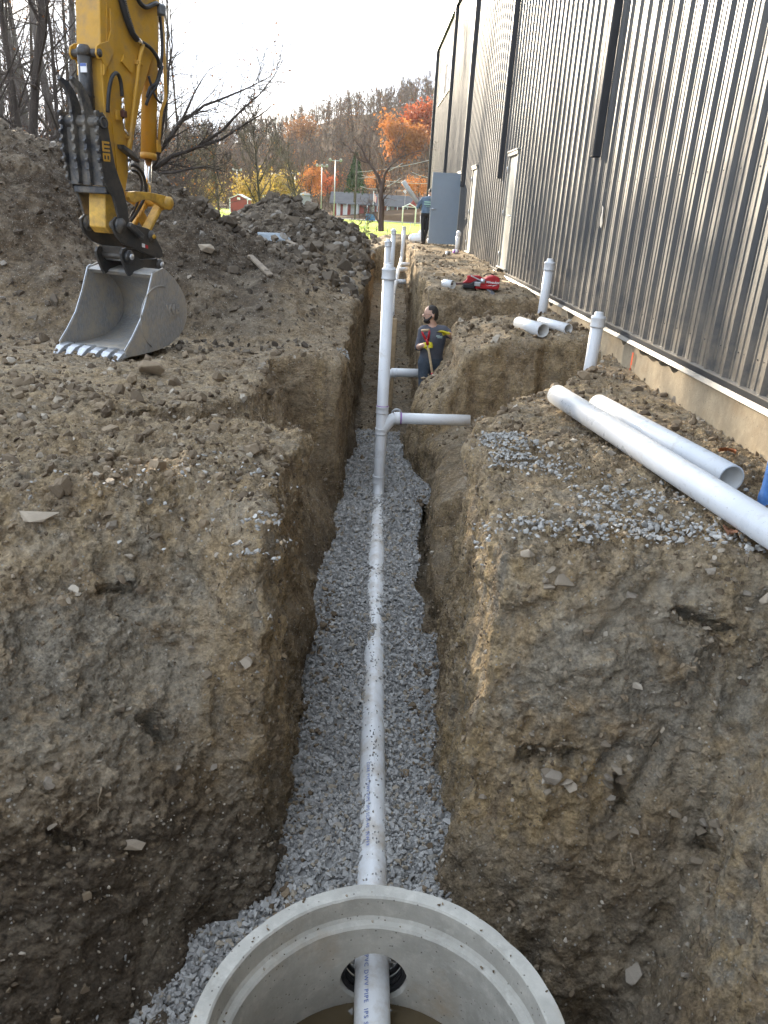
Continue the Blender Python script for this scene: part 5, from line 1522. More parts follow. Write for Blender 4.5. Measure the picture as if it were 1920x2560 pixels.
# ------------------------------------------------------------------ people
def hand_prims(wrist, dirn, palm_n, thumb_side, curl, m_back, m_palm, s=1.0, spread=.0):
    """palm + five fingers; curl in radians per joint"""
    d = np.array(dirn, float); d /= np.linalg.norm(d)
    n_ = np.array(palm_n, float); n_ -= d * (n_ @ d); n_ /= np.linalg.norm(n_)
    sd = np.cross(d, n_) * thumb_side
    w = np.array(wrist, float); out = []
    pc = w + d * .055 * s
    for k, o in enumerate((-.028, -.010, .010, .028)):
        out.append(('c', w + sd * o * .7 * s, w + d * .085 * s + sd * o * s, .016 * s, .0135 * s, m_back, .012))
    L = (.060, .070, .075, .068)
    for k, o in enumerate((-.030, -.010, .010, .030)):
        p = w + d * .088 * s + sd * o * s; ang = curl * .7
        for j, f in enumerate((.5, .3, .24)):
            v = math.cos(ang) * d + math.sin(ang) * n_
            q = p + v * L[k] * f * s * 1.05
            out.append(('c', p, q, (.0105 - .0012 * j) * s, (.0098 - .0012 * j) * s, m_palm if j == 2 else m_back, .003))
            p = q; ang += curl
    p = w + d * .03 * s + sd * .03 * s
    v = (d * .6 + sd * .7 + n_ * .35); v /= np.linalg.norm(v)
    q = p + v * .045 * s; out.append(('c', p, q, .015 * s, .012 * s, m_back, .01))
    v2 = (d * .8 + sd * .15 + n_ * .6); v2 /= np.linalg.norm(v2)
    out.append(('c', q, q + v2 * .035 * s, .0115 * s, .0095 * s, m_palm, .003))
    return out

def build_worker():
    """chest towards the camera, face turned left, leaning on the bank, one hand on a D-handle shovel"""
    gx, gy = 1.01, 11.35
    z0 = -2.06
    t = thing('person', 'bearded worker in grey shirt and yellow gloves standing in the trench', 'person', (gx, gy, z0))
    SK, TE, JE, HA, GY, GK, BO = range(7)
    pr = []
    for s, kx, ky, fy in ((-1, -.075, -.05, .02), (1, .11, -.02, .06)):
        hip = (s * .09, 0, .94); kn = (kx, ky, .51); an = (kx + .0, fy, .10)
        pr += [('c', hip, kn, .100, .070, JE, .03), ('c', kn, an, .068, .054, JE, .02)]
        pr += [('c', (kx, fy + .04, .055), (kx - .02, fy - .17, .042), .050, .042, BO, .02), ('c', an, (kx, fy, .05), .056, .055, BO, .02)]
    pr += [('e', (.0, 0, .98), (.170, .130, .13), JE, .04), ('e', (.005, -.005, 1.12), (.168, .125, .17), TE, .06), ('e', (.01, -.01, 1.30), (.188, .130, .19), TE, .06), ('c', (-.125, 0, 1.425), (.145, 0, 1.435), .076, .076, TE, .06)]
    pr += [('c', (.0, .005, 1.46), (-.03, -.01, 1.56), .064, .058, SK, .02)]
    hx, hy, hz = -.022, -.015, .012
    H = lambda x, y, z: (x + hx, y + hy, z + hz)
    pr += [('e', H(-.03, 0, 1.665), (.098, .076, .112), SK, .015), ('e', H(-.055, 0, 1.60), (.070, .058, .075), SK, .02), ('c', H(-.117, 0, 1.655), H(-.142, 0, 1.626), .012, .015, SK, .012)]
    for s in (-1, 1):
        pr.append(('e', H(-.002, s * .078, 1.64), (.022, .012, .034), SK, .006)); pr.append(('e', H(-.112, s * .032, 1.652), (.010, .014, .009), SK, .004))
    # his left arm (image right) leans on the bank, forearm back across the chest
    sh = np.array((.175, -.005, 1.43)); el = np.array((.37, -.10, 1.33)); wr = np.array((.205, -.26, 1.43))
    pr += [('c', sh, el, .066, .052, TE, .03), ('c', el, wr, .046, .034, SK, .015), ('c', el, el * .55 + wr * .45, .053, .047, TE, .015)]
    pr += hand_prims(wr, (-.93, -.10, .28), (-.1, -.35, -.9), -1, .32, GY, GK, 1.1)
    # his right arm (image left) holds the shaft
    sh = np.array((-.16, -.01, 1.415)); el = np.array((-.205, -.06, 1.19)); wr = np.array((-.135, -.225, 1.245))
    pr += [('c', sh, el, .064, .050, TE, .03), ('c', el, wr, .045, .034, SK, .015)]
    pr += hand_prims(wr, (.62, -.74, .20), (.78, .55, -.1), -1, .95, GY, GK, 1.08)
    V, Q, fm = body_mesh(pr, .0085)
    # cloth folds on shirt and jeans
    Nn = vnormals(V, Q)
    f = (V[:, 2] > .15) & (V[:, 2] < 1.45)
    V = V + Nn * (f * (vnoise(np.stack([V[:, 0] * 9 + V[:, 2] * 7, V[:, 1] * 9, V[:, 2] * 5 - V[:, 0] * 5], 1), 1.0, 5) * .007))[:, None]
    ob = mesh_np('body', V, Q, [MAT[k] for k in ('skin', 'tee', 'jeans', 'hair', 'glove_y', 'glove_k', 'boot')], t, True, fm)
    V, Q, fm = body_mesh([('e', H(-.018, 0, 1.690), (.092, .0800, .095), 0, .02), ('e', H(.035, 0, 1.64), (.048, .068, .080), 0, .03)], .006)
    c = V[Q].mean(1)
    keep = (c[:, 0] - hx > -.072) & ~((c[:, 0] - hx < -.02) & (c[:, 2] - hz < 1.715)) & ~((c[:, 0] - hx < .02) & (c[:, 2] - hz < 1.675))
    mesh_np('hair', V, Q[keep], MAT['hair'], t, True)
    pr = [('e', H(-.088, 0, 1.565), (.048, .050, .042), 0, .02), ('e', H(-.060, 0, 1.548), (.055, .058, .036), 0, .02), ('c', H(-.122, -.028, 1.600), H(-.122, .028, 1.600), .011, .011, 0, .01)]
    for s in (-1, 1): pr.append(('c', H(-.075, s * .058, 1.57), H(-.020, s * .074, 1.625), .020, .013, 0, .02)); pr.append(('c', H(-.018, s * .076, 1.63), H(.004, s * .078, 1.68), .010, .010, 0, .01))
    V, Q, fm = body_mesh(pr, .006); mesh_np('beard', V, Q, MAT['hair'], t, True)
    mb = MB()
    for s in (-1, 1):
        c = np.array(H(-.131, s * .033, 1.655)); mb.tube([c + np.array((0, math.cos(a) * .022, math.sin(a) * .015)) for a in np.linspace(0, 2 * math.pi, 15)[:-1]], .0022, 5, closed=True)
        mb.tube([H(-.131, s * .055, 1.658), H(-.05, s * .079, 1.655), H(.0, s * .082, 1.648)], .002, 5)
    mb.tube([H(-.132, -.011, 1.657), H(-.132, .011, 1.657)], .002, 5)
    mb.build('eyeglasses', MAT['rubber'], t)
    mb = MB(); mb.obox((.085, -.141, 1.375), (.045, .002, .010), np.eye(3)); mb.obox((.095, -.142, 1.352), (.035, .002, .006), np.eye(3)); mb.build('chest_print', simple('pale_green_ink', (.40, .52, .48), .7), t)
    # shovel, standing in front of him
    s = thing('shovel', 'shovel with red D-shaped grip and wooden shaft held by the worker', 'shovel', (gx, gy, z0))
    top = np.array((-.135, -.30, 1.47)); v = np.array((.235, .02, -.97)); v /= np.linalg.norm(v)
    hx_ = np.array((.85, -.5, .20)); hx_ /= np.linalg.norm(hx_)
    p0 = top + v * .14
    mb = MB(); mb.tube([p0 + v * .02, p0 + v * .60, p0 + v * 1.05], [.0175, .018, .018], 12); mb.build('shaft', MAT['wood'], s)
    mb = MB()
    for sg in (-1, 1): mb.tube([top + hx_ * sg * .058, top + hx_ * sg * .052 + v * .045, p0 + hx_ * sg * .016], [.014, .016, .019], 10)
    mb.tube([p0 - v * .015, p0 + v * .07], [.023, .021], 12); mb.build('grip', MAT['red_paint'], s)
    mb = MB(); mb.tube([top - hx_ * .064, top + hx_ * .064], .018, 12); mb.build('grip_bar', MAT['wood'], s)
    q = p0 + v * .98
    mb = MB(); mb.tube([q - v * .50, q], [.021, .023], 12); mb.build('socket', MAT['red_paint'], s)
    sd = np.array((.9, -.43, 0)); nb = np.cross(v, sd)
    mb = MB(); nu = 7
    pts = [(0, .06), (.04, .11), (.16, .115), (.24, .085), (.30, .02)]
    g = []
    for (l_, w_) in pts:
        g.append(mb.add([q + v * l_ + sd * w_ * u + nb * .025 * (u * u) for u in np.linspace(-1, 1, nu)]))
    for a, b in zip(g[:-1], g[1:]):
        for k in range(nu - 1): mb.face([a + k, a + k + 1, b + k + 1, b + k])
    bl = mb.build('blade', MAT['bright'], s); md = bl.modifiers.new('thick', 'SOLIDIFY'); md.thickness = .003
build_worker()

def build_carrier():
    """seen from behind, beside the open door, a length of pipe on the left shoulder"""
    gx, gy = 1.90, 27.4
    z0 = top_z(gx, gy, .2, 'med')
    t = thing('person', 'person in slate hoodie and black cap carrying a grey pipe beside the open door', 'person', (gx, gy, z0))
    SK, HO, BP, HA, BO, GK = range(6)
    pr = []
    for s, kx, fx, fy in ((-1, -.085, -.07, -.02), (1, .05, -.01, .10)):
        hip = (s * .09, 0, .92); kn = (kx, .0 + fy * .4, .50); an = (fx, fy, .10)
        pr += [('c', hip, kn, .098, .066, BP, .03), ('c', kn, an, .062, .046, BP, .02), ('c', (fx, fy - .05, .045), (fx + .01, fy + .16, .04), .044, .038, BO, .02), ('c', an, (fx, fy, .05), .048, .048, BO, .02)]
    pr += [('e', (0, 0, .97), (.165, .125, .12), BP, .04), ('e', (.0, 0, 1.08), (.18, .14, .18), HO, .06), ('e', (.02, .0, 1.30), (.195, .135, .19), HO, .06), ('c', (-.13, 0, 1.42), (.17, 0, 1.41), .075, .075, HO, .06)]
    pr += [('e', (.05, -.06, 1.46), (.115, .075, .07), HO, .04), ('c', (.06, .01, 1.45), (.10, .03, 1.56), .058, .055, SK, .02), ('e', (.115, .03, 1.645), (.076, .092, .105), SK, .015)]
    for s in (-1, 1): pr.append(('e', (.115 + s * .078, .02, 1.63), (.012, .022, .032), SK, .005))
    pr += [('c', (.115, .10, 1.63), (.115, .125, 1.615), .012, .014, SK, .01)]
    sh = np.array((.20, 0, 1.40)); el = np.array((.25, .02, 1.12)); wr = np.array((.19, .13, .92))
    pr += [('c', sh, el, .066, .052, HO, .03), ('c', el, wr, .05, .038, HO, .02)] + hand_prims(wr, (-.1, .3, -.9), (-1, 0, 0), -1, .3, SK, SK)
    sh = np.array((-.16, 0, 1.40)); el = np.array((-.30, .10, 1.17)); wr = np.array((-.17, .30, 1.18))
    pr += [('c', sh, el, .066, .054, HO, .03), ('c', el, wr, .05, .038, HO, .02)] + hand_prims(wr, (.35, .6, .3), (.2, -.5, .8), 1, .6, SK, SK)
    V, Q, fm = body_mesh(pr, .010)
    mesh_np('body', V, Q, [MAT[k] for k in ('skin', 'hoodie', 'black_pants', 'hair', 'boot', 'glove_k')], t, True, fm)
    V, Q, fm = body_mesh([('e', (.115, .02, 1.685), (.088, .104, .085), 0, .02), ('e', (.115, .12, 1.665), (.06, .06, .016), 0, .02)], .008)
    mesh_np('cap', V, Q[V[Q].mean(1)[:, 2] > 1.645], MAT['black_cloth'], t, True)
    mb = MB()
    for s in (-1, 1): mb.tube([(s * .19, -.02, .90), (s * .165 - .02, -.02, .6), (s * .11 - .04, .0, .2)], .006, 5)
    mb.build('trouser_stripe', MAT['white_ink'], t)
    ink = simple('pale_green_print', (.32, .50, .42), .7)
    for k, (txt, z_) in enumerate((('BUILT', 1.335), ('RIGHT', 1.265), ('PLUMBING', 1.205))):
        text_mesh('back_print', '=====' if k < 2 else '-------', .085 if k < 2 else .05, ink, basis((1, 0, 0), (0, 0, 1), (0, -1, 0), (.02, -.142, z_)), t, .001, 0, .006)
    p = thing('carried_pipe', 'grey pipe held upright at a slant by the person in the hoodie', 'pipe', (gx - .45, gy + .1, z0 + 1.5))
    a = np.array((1.06, 27.45, 1.86)) - np.array(p.location); b = np.array((1.78, 27.62, 1.02)) - np.array(p.location)
    pipe_run([a, (a + b) / 2, b], .075, 20).build('barrel', [simple('grey_pvc', (.42, .42, .39), .45), MAT['pvc_in']], p)
build_carrier()

def build_bystander():
    """mostly outside the right edge: only a jeans leg shows"""
    gx, gy = 2.45, 3.98
    z0 = top_z(2.36, 4.0, .1, 'med')
    t = thing('person', 'person in bright blue jeans at the right edge, only one leg in view', 'person', (gx, gy, z0))
    SK, TE, JE, HA, BO = range(5)
    pr = []
    for sx, fy in ((-1, 0), (1, .18)):
        hip = (sx * .09, .05, .90); kn = (sx * .10, fy + .0, .50); an = (sx * .10, fy, .10)
        pr += [('c', hip, kn, .095, .072, JE, .03), ('c', kn, an, .072, .068, JE, .02), ('c', an, (sx * .10, fy, .065), .075, .07, JE, .01), ('c', (sx * .10, fy + .02, .045), (sx * .10 - .06, fy - .15, .038), .046, .038, BO, .01)]
    pr += [('e', (0, .05, .96), (.165, .13, .12), JE, .04), ('e', (0, .05, 1.15), (.175, .13, .20), TE, .06), ('e', (0, .05, 1.32), (.19, .13, .17), TE, .06), ('c', (-.14, .05, 1.40), (.14, .05, 1.40), .075, .075, TE, .05)]
    pr += [('c', (0, .05, 1.42), (0, .04, 1.52), .058, .055, SK, .02), ('e', (0, .02, 1.62), (.076, .095, .115), SK, .015), ('e', (0, .04, 1.67), (.082, .098, .085), HA, .01)]
    for sx in (-1, 1):
        wr = np.array((sx * .20, -.02, .86))
        pr += [('c', (sx * .19, .05, 1.39), (sx * .22, .07, 1.12), .06, .05, TE, .03), ('c', (sx * .22, .07, 1.12), wr, .047, .034, SK, .02)] + hand_prims(wr, (0, -.1, -1), (-sx, 0, 0), 1, .25, SK, SK)
    V, Q, fm = body_mesh(pr, .011)
    mesh_np('body', V, Q, [MAT[k] for k in ('skin', 'tee', 'jeans2', 'hair', 'boot')], t, True, fm)
build_bystander()

# ------------------------------------------------------------------ tools and litter on the right bank
def build_tools():
    gx, gy = 1.95, 13.25
    z0 = top_z(1.9, 13.3, .3, 'med')
    t = thing('tool_bag', 'red and black tool bag with metal tools lying on the bank', 'tool bag', (gx, gy, z0))
    # slumped bag body
    poly = [(-.14, .0), (.26, .0), (.275, .05), (.27, .17), (.245, .205), (.16, .225), (.06, .19), (-.05, .11), (-.12, .06)]
    mb = MB(); mb.prism(poly, (0, 0, 0), (1, 0, 0), (0, 0, 1), (0, 1, 0), -.10, .12); bag = mb.build('bag', MAT['red_bag'], t, .02)
    mb = MB(); mb.prism([(-.34, .0), (-.15, -.004), (-.13, .062), (-.06, .108), (.0, .14), (-.10, .13), (-.22, .07), (-.33, .06)], (0, 0, 0), (1, 0, 0), (0, 0, 1), (0, 1, 0), -.098, .118); mb.build('side_pocket', MAT['black_cloth'], t, .012)
    mb = MB(); mb.prism([(-.33, .07), (-.26, .13), (-.26, .19), (-.06, .20), (.02, .16), (-.05, .12), (-.2, .08)], (0, 0, 0), (1, 0, 0), (0, 0, 1), (0, 1, 0), .02, .13); mb.build('rear_flap', MAT['red_bag'], t, .012)
    mb = MB(); mb.tube([(.0, .0, .20), (.05, .01, .235), (.12, .01, .245), (.18, .0, .225)], .010, 8); mb.build('carry_strap', MAT['black_cloth'], t)
    mb = MB()
    for yy in (-.06, .03):
        mb.beam((-.56, yy, .045), (-.20, yy, .075), .012, .022, (0, 0, 1), .002)
    mb.beam((-.56, -.07, .045), (-.56, .04, .045), .012, .022, (0, 0, 1), .002); mb.beam((-.42, -.07, .058), (-.42, .04, .058), .03, .01, (0, 0, 1), .002)
    mb.build('metal_rack', simple('dark_red_steel', (.06, .012, .014), .4), t)
    mb = MB(); mb.beam((-.22, -.08, .20), (-.05, -.09, .135), .035, .02, (0, 0, 1), .004); mb.tube([(-.05, -.09, .13), (.02, -.10, .125)], .038, 12); mb.obox((-.10, -.10, .075), (.05, .03, .035), np.eye(3), .01); mb.build('grinder', MAT['bright'], t)
    text_mesh('lettering', 'Milwaukee', .052, MAT['white_ink'], basis((1, 0, 0), (0, 0, 1), (0, -1, 0), (.145, -.1225, .115)), t, .001, .35, .001)
    mb = MB(); mb.prism([(.05, .055), (.13, .075), (.12, .062), (.24, .085), (.15, .052), (.155, .066)], (0, -.1225, 0), (1, 0, 0), (0, 0, 1), (0, -1, 0), 0, .001); mb.build('lightning_mark', MAT['white_ink'], t)
    mb = MB(); mb.beam((.10, -.05, .0), (.20, -.20, -.10), .09, .03, (0, 0, 1), .006); mb.beam((.20, -.20, -.10), (.24, -.30, -.26), .055, .03, (0, 0, 1), .006); mb.tube([(.24, -.30, -.25), (.25, -.31, -.29)], .035, 10); mb.build('stand_leg', MAT['grey_plastic'], t)
    # purple primer can and white cup
    for k, (x, y, lab, m) in enumerate(((2.10, 21.6, 'small white can lying left of the purple one', MAT['white_ink']), (2.35, 22.1, 'small purple and white primer can near the door', MAT['primer']))):
        z = top_z(x, y, .1, 'med')
        c = thing('primer_can', lab, 'can', (x, y, z))
        mb = MB(); mb.lathe((0, 0, .055), (1, .2, 0), [(0, 0), (.052, 0), (.054, .004), (.054, .12), (.050, .126), (.03, .13), (.03, .15), (0, .15)], 16); mb.build('can_body', MAT['white_ink'] if k == 0 else m, c)
        mb = MB(); mb.lathe((.035, .007, .055), (1, .2, 0), [(.0545, 0), (.0548, .002), (.0548, .07), (.0545, .072)], 16); mb.build('paper_label', MAT['white_ink'] if k else MAT['flash'], c)
    # timber block, stake, bags by the door
    def single(name, label, cat, mb, mat, loc, bev=.01):
        o = mb.build(name, mat, None, bev); o.location = loc; return tag(o, label, cat)
    z = top_z(1.38, 13.9, .1, 'med')
    single('timber_block', 'small square timber block on the bank behind the white coupling', 'block', (lambda m: (m.obox((0, 0, .05), (.09, .06, .055), Matrix.Rotation(.4, 3, 'Z'), .008), m)[1])(MB()), MAT['wood'], (1.40, 15.2, top_z(1.4, 15.2, .1, 'med')))
    mb = MB(); mb.beam((0, 0, .02), (.12, -.62, .05), .04, .025, (0, 0, 1), .003)
    single('wooden_stake', 'pale wooden stake lying against the base of the wall', 'stake', mb, MAT['wood'], (2.62, 15.6, top_z(2.65, 15.3, .1, 'med')), .002)
    for k, (x, y, lab, s) in enumerate(((2.35, 28.3, 'white plastic sack behind the open door', .30), (1.78, 29.2, 'white plastic sack left of the person in the hoodie', .34))):
        V, Q, fm = body_mesh([('e', (0, 0, s * .5), (s, s * .7, s * .55), 0, .05), ('e', (s * .5, .1, s * .9), (s * .5, s * .5, s * .5), 0, .08)], .03)
        V = V + vnormals(V, Q) * (fbm(V, 6, 3, .5, 7) * .03)[:, None]
        o = mesh_np('plastic_sack', V, Q, MAT['white_ink'], None, True); o.location = (x, y, top_z(x, y, .2, 'med') - .03); tag(o, lab, 'sack')
    # fallen leaves
    for k, (x, y, lab) in enumerate(((1.95, 3.62, 'curled brown leaf beside the longest loose pipe'), (2.55, 5.0, 'orange-brown leaf on the soil below the foundation'))):
        z = top_z(x, y, .05, 'max'); c = MB(); n = 9
        g = []
        for i in range(n):
            u = i / (n - 1); w_ = .04 * math.sin(math.pi * u) ** .7 + .002
            g.append(c.add([(u * .13 - .065, w_ * v_ * (1 + .3 * math.sin(9 * u)), .012 + .02 * v_ * v_ + .012 * math.sin(4 * u)) for v_ in (-1, -.5, 0, .5, 1)]))
        for a, b in zip(g[:-1], g[1:]):
            for j in range(4): c.face([a + j, a + j + 1, b + j + 1, b + j])
        o = c.build('fallen_leaf', simple('dry_leaf_%d' % k, (.30, .10, .03) if k else (.22, .10, .05), .8), None); o.location = (x, y, z); o.rotation_euler = (0.2, .1, 1.1 + k); md = o.modifiers.new('thick', 'SOLIDIFY'); md.thickness = .001
        tag(o, lab, 'leaf')
build_tools()

# ------------------------------------------------------------------ loose stones and clods on the ground
def pick(mask, n, r_, power=1.0, jitter=True):
    """n random spots on the ground faces that pass the mask, weighted by area seen"""
    ix = np.nonzero(mask)[0]
    w = G_area[ix] / G_dist[ix] ** power; w /= w.sum()
    s = r_.choice(ix, n, p=w)
    p = G_c[s] + (r_.uniform(-.5, .5, (n, 3)) * np.sqrt(G_area[s])[:, None] if jitter else 0)
    return p.astype(np.float32), G_n[s]
def build_scatter():
    r_ = np.random.default_rng(33)
    up = G_n[:, 2] > .55
    right = (G_c[:, 0] > .45) & (G_c[:, 0] < 2.8)
    spoil = (G_c[:, 1] > 8.6) & (G_c[:, 0] < -.7)
    rocky = (G_c[:, 1] > 13.0) & (G_c[:, 0] < .3) & (G_c[:, 0] > -7) & (G_c[:, 2] > -.45)
    seen = (G_c[:, 1] > 1.3)
    # fine crumbs everywhere flat
    m = up & seen & ~spoil & ((G_c[:, 2] > -1.2) | (G_c[:, 1] > 9))
    p, n = pick(m, 24000, r_, 1.6)
    keep = vnoise(p, 1.4, 8) + .5 * vnoise(p, 5, 9) > r_.uniform(-.9, .6, len(p)); p, n = p[keep], n[keep]
    s = np.clip(r_.lognormal(math.log(.011), .55, len(p)), .004, .045) * np.where(p[:, 1] > 9, 1.9, 1.0)
    tint = np.stack([r_.beta(1.6, 2.2, len(p)), r_.random(len(p)), r_.random(len(p))], 1)
    o = scatter('loose_crumbs', p + n * (s * .25)[:, None], s, MAT['clod'], r_, STONES, n, .8, tint)
    tag(o, 'loose crumbs and pebbles of soil strewn over the banks', 'soil', kind='stuff')
    # bigger clods pushed up behind the rut on the left bank and along the right bank's lip
    m = up & seen & (G_c[:, 2] > -.95) & (((G_c[:, 0] < -.4) & (G_c[:, 1] > 3.6) & (G_c[:, 1] < 8.8)) | ((G_c[:, 0] > .8) & (G_c[:, 1] > 5.5) & (G_c[:, 1] < 11)))
    p, n = pick(m, 3600, r_, 1.3)
    keep = vnoise(p, 1.9, 18) + .4 * vnoise(p, 5, 19) > r_.uniform(-.5, .7, len(p)); p, n = p[keep], n[keep]
    s = np.clip(r_.lognormal(math.log(.026), .45, len(p)), .012, .075)
    tint = np.stack([r_.beta(1.4, 2.0, len(p)), r_.random(len(p)) * .95, r_.random(len(p))], 1)
    o = scatter('bank_clods', p + n * (s * .2)[:, None], s, MAT['clod'], r_, LUMPS, n, .9, tint)
    tag(o, 'rough clods heaped over the banks beside the trench', 'soil', kind='stuff')
    # crumbs and stones stuck in the cut faces
    m = ~up & seen & (G_c[:, 1] < 9) & (G_c[:, 2] > -2.6)
    p, n = pick(m, 9000, r_, 1.4)
    s = np.clip(r_.lognormal(math.log(.010), .5, len(p)), .004, .04)
    tint = np.stack([r_.beta(1.6, 1.8, len(p)), r_.random(len(p)) ** .7, r_.random(len(p))], 1)
    o = scatter('embedded_stones', p + n * (s * .1)[:, None], s, MAT['clod'], r_, STONES, n, .8, tint)
    tag(o, 'small stones embedded in the cut earth faces', 'stones', kind='stuff')
    # dark lumps on the spoil
    m = spoil & seen & (G_n[:, 2] > .1)
    p, n = pick(m, 9500, r_, 1.5)
    s = np.clip(r_.lognormal(math.log(.026), .55, len(p)), .008, .11)
    tint = np.stack([r_.beta(1.6, 2.0, len(p)), r_.random(len(p)) * .93, r_.random(len(p))], 1)
    o = scatter('spoil_clods', p + n * (s * .2)[:, None], s, MAT['clod_dark'], r_, STONES, n, .9, tint)
    tag(o, 'dark clods covering the spoil heaps', 'soil', kind='stuff')
    m = rocky & seen
    p, n = pick(m, 5200, r_, 1.0)
    s = np.clip(r_.lognormal(math.log(.050), .55, len(p)), .022, .20)
    tint = np.stack([r_.beta(1.8, 1.8, len(p)), r_.random(len(p)), r_.random(len(p))], 1)
    o = scatter('heap_rubble', p + n * (s * .15)[:, None], s, MAT['clod_dark'], r_, LUMPS, n, .9, tint)
    tag(o, 'broken rubble and lumps on the rocky heap', 'rubble', kind='stuff')
    # spilt crushed stone: patches on the right bank, a little on the left
    def patch(cx, cy, rx, ry, n, zmin=-.9):
        a = r_.uniform(0, 2 * math.pi, n); q = np.sqrt(r_.random(n)) * (1 + .5 * r_.normal(size=n) * .4)
        x = cx + rx * q * np.cos(a); y = cy + ry * q * np.sin(a)
        return x, y
    xs, ys = [], []
    for c in ((1.02, 5.15, .16, .42, 420), (1.18, 4.75, .28, .35, 190), (1.45, 4.15, .22, .22, 110), (1.30, 3.70, .75, .16, 420), (1.75, 3.85, .55, .25, 160), (1.0, 6.4, .08, .12, 60), (1.9, 4.3, .5, .3, 70), (-.46, 3.55, .14, .16, 90), (-.75, 4.3, .5, .4, 50), (-.30, 9.9, .15, .35, 260), (2.0, 3.55, .5, .12, 120), (-1.4, 4.0, .5, .2, 25)):
        x, y = patch(*c); xs.append(x); ys.append(y)
    x = np.concatenate(xs); y = np.concatenate(ys)
    z = np.array([top_z(a, b, .02, 'max') for a, b in zip(x, y)])
    ok = z > -.95
    P = np.stack([x, y, z], 1)[ok]
    s = np.clip(r_.lognormal(math.log(.0145), .35, len(P)), .006, .032)
    P[:, 2] += s * .25
    tint = np.stack([r_.random(len(P)), r_.random(len(P)), r_.random(len(P))], 1)
    o = scatter('spilt_gravel', P, s, MAT['gravel_dirt'], r_, STONES, np.tile([0, 0, 1.0], (len(P), 1)), .5, tint)
    tag(o, 'pale crushed stone spilt in patches on the banks', 'gravel', kind='stuff')
    # a few white stones caught on the left pit face
    m = (G_n[:, 2] < .6) & (G_c[:, 0] < -.35) & (G_c[:, 1] < 4.2) & (G_c[:, 1] > 1.6)
    p, n = pick(m, 70, r_, 1.0); s = r_.uniform(.007, .020, len(p))
    o = scatter('caught_gravel', p + n * .006, s, MAT['gravel_dirt'], r_, STONES, n, .5, np.stack([r_.random(70), r_.random(70) * .7, r_.random(70)], 1))
    tag(o, 'scattered pale stones caught on the left cut face', 'gravel', kind='stuff')
    # single stones large enough to be told apart: parts of the ground
    protos = []
    for k in range(10):
        V, F = (STONES if k % 2 else CLODS)[k]
        me = bpy.data.meshes.new('stone')
        me.from_pydata([tuple(v) for v in V], [], [tuple(f) for f in F]); me.materials.append(MAT['stone'])
        at = me.color_attributes.new('tint', 'FLOAT_COLOR', 'POINT')
        c = (r_.random(), r_.random(), 0, 1)
        for d in at.data: d.color = c
        protos.append(me)
    def put(p, n, s):
        o = bpy.data.objects.new('stone', protos[r_.integers(0, 10)]); COL.objects.link(o); o.parent = ground
        o.location = p; o.scale = (s * r_.uniform(.9, 1.3), s, s * r_.uniform(.7, 1.0)); o.rotation_euler = (r_.uniform(-.5, .5), r_.uniform(-.5, .5), r_.uniform(0, 6.28))
    m = up & (G_c[:, 1] > 3.4) & (G_c[:, 1] < 9) & (G_c[:, 0] < -.45) & (G_c[:, 2] > -.9)
    p, n = pick(m, 120, r_, 1.4); s = np.clip(r_.lognormal(math.log(.040), .35, 120), .025, .085)
    for a, b, c in zip(p, n, s): put(a + b * c * .25, b, c)
    m = up & right & (G_c[:, 1] > 3.2) & (G_c[:, 1] < 16) & (G_c[:, 2] > -.9)
    p, n = pick(m, 60, r_, 1.2); s = np.clip(r_.lognormal(math.log(.036), .3, 60), .024, .08)
    for a, b, c in zip(p, n, s): put(a + b * c * .25, b, c)
    m = (G_n[:, 2] < .5) & (G_c[:, 1] < 4.4) & (G_c[:, 1] > 1.6) & (np.abs(G_c[:, 0] - .1) > .5) & (G_c[:, 2] > -2.4)
    p, n = pick(m, 60, r_, 1.0); s = np.clip(r_.lognormal(math.log(.030), .3, 60), .02, .06)
    for a, b, c in zip(p, n, s): put(a + b * c * .1, b, c)
    m = spoil & (G_c[:, 1] < 19) & up
    p, n = pick(m, 50, r_, 1.0); s = np.clip(r_.lognormal(math.log(.075), .3, 50), .05, .16)
    for a, b, c in zip(p, n, s): put(a + b * c * .2, b, c)
    # rocks with a look of their own
    def rock(label, x, y, size, mat, seed, rot=(0, 0, 0), sink=.3, name='rock', z=None):
        V, F = _hull_variants(1, 14, .8, seed)[0]
        V = V * np.array(size)
        if z is None: z = top_z(x, y, .12, 'med')
        tint = np.tile([[.75, .2, 0]], (len(V), 1))
        o = mesh_np(name, V, F, mat, None, False, None, tint); o.location = (x, y, z + size[2] * (1 - 2 * sink)); o.rotation_euler = rot
        md = o.modifiers.new('bevel', 'BEVEL'); md.width = min(size) * .08; md.segments = 2
        return tag(o, label, 'rock')
    def at_px(px, py, y0=2.0):
        """where the photograph's point (1659-wide) meets the ground"""
        k = 1920 / 1659
        c = Vector(((px * k - 960) / 1898.0, -(py * k - 1280) / 1898.0, -1.0))
        d = cam.matrix_world.to_3x3() @ c
        t = 1.0
        while t < 60:
            q = Vector((0, 0, 1.0)) + d * t
            if q.y > y0 and q.z < top_z(q.x, q.y, .06, 'med'): return q
            t += .02
        return q
    q = at_px(592, 523); rock('blue-grey flat slab on the rocky heap', q.x, q.y, (.42, .30, .16), MAT['slab'], 101, (.5, .1, .4))
    q = at_px(445, 543); rock('pale pinkish rock on the dark spoil cone', q.x, q.y, (.15, .12, .13), MAT['stone'], 102, (.3, .2, 0))
    q = at_px(70, 1118); rock('flat triangular grey stone on the left bank edge', q.x, q.y, (.15, .085, .035), MAT['stone'], 103, (.25, .0, .3))
    q = at_px(318, 812); rock('big brown soil lump on the left bank near the bucket', q.x, q.y, (.19, .15, .15), MAT['clod'], 104, (0, 0, .3))
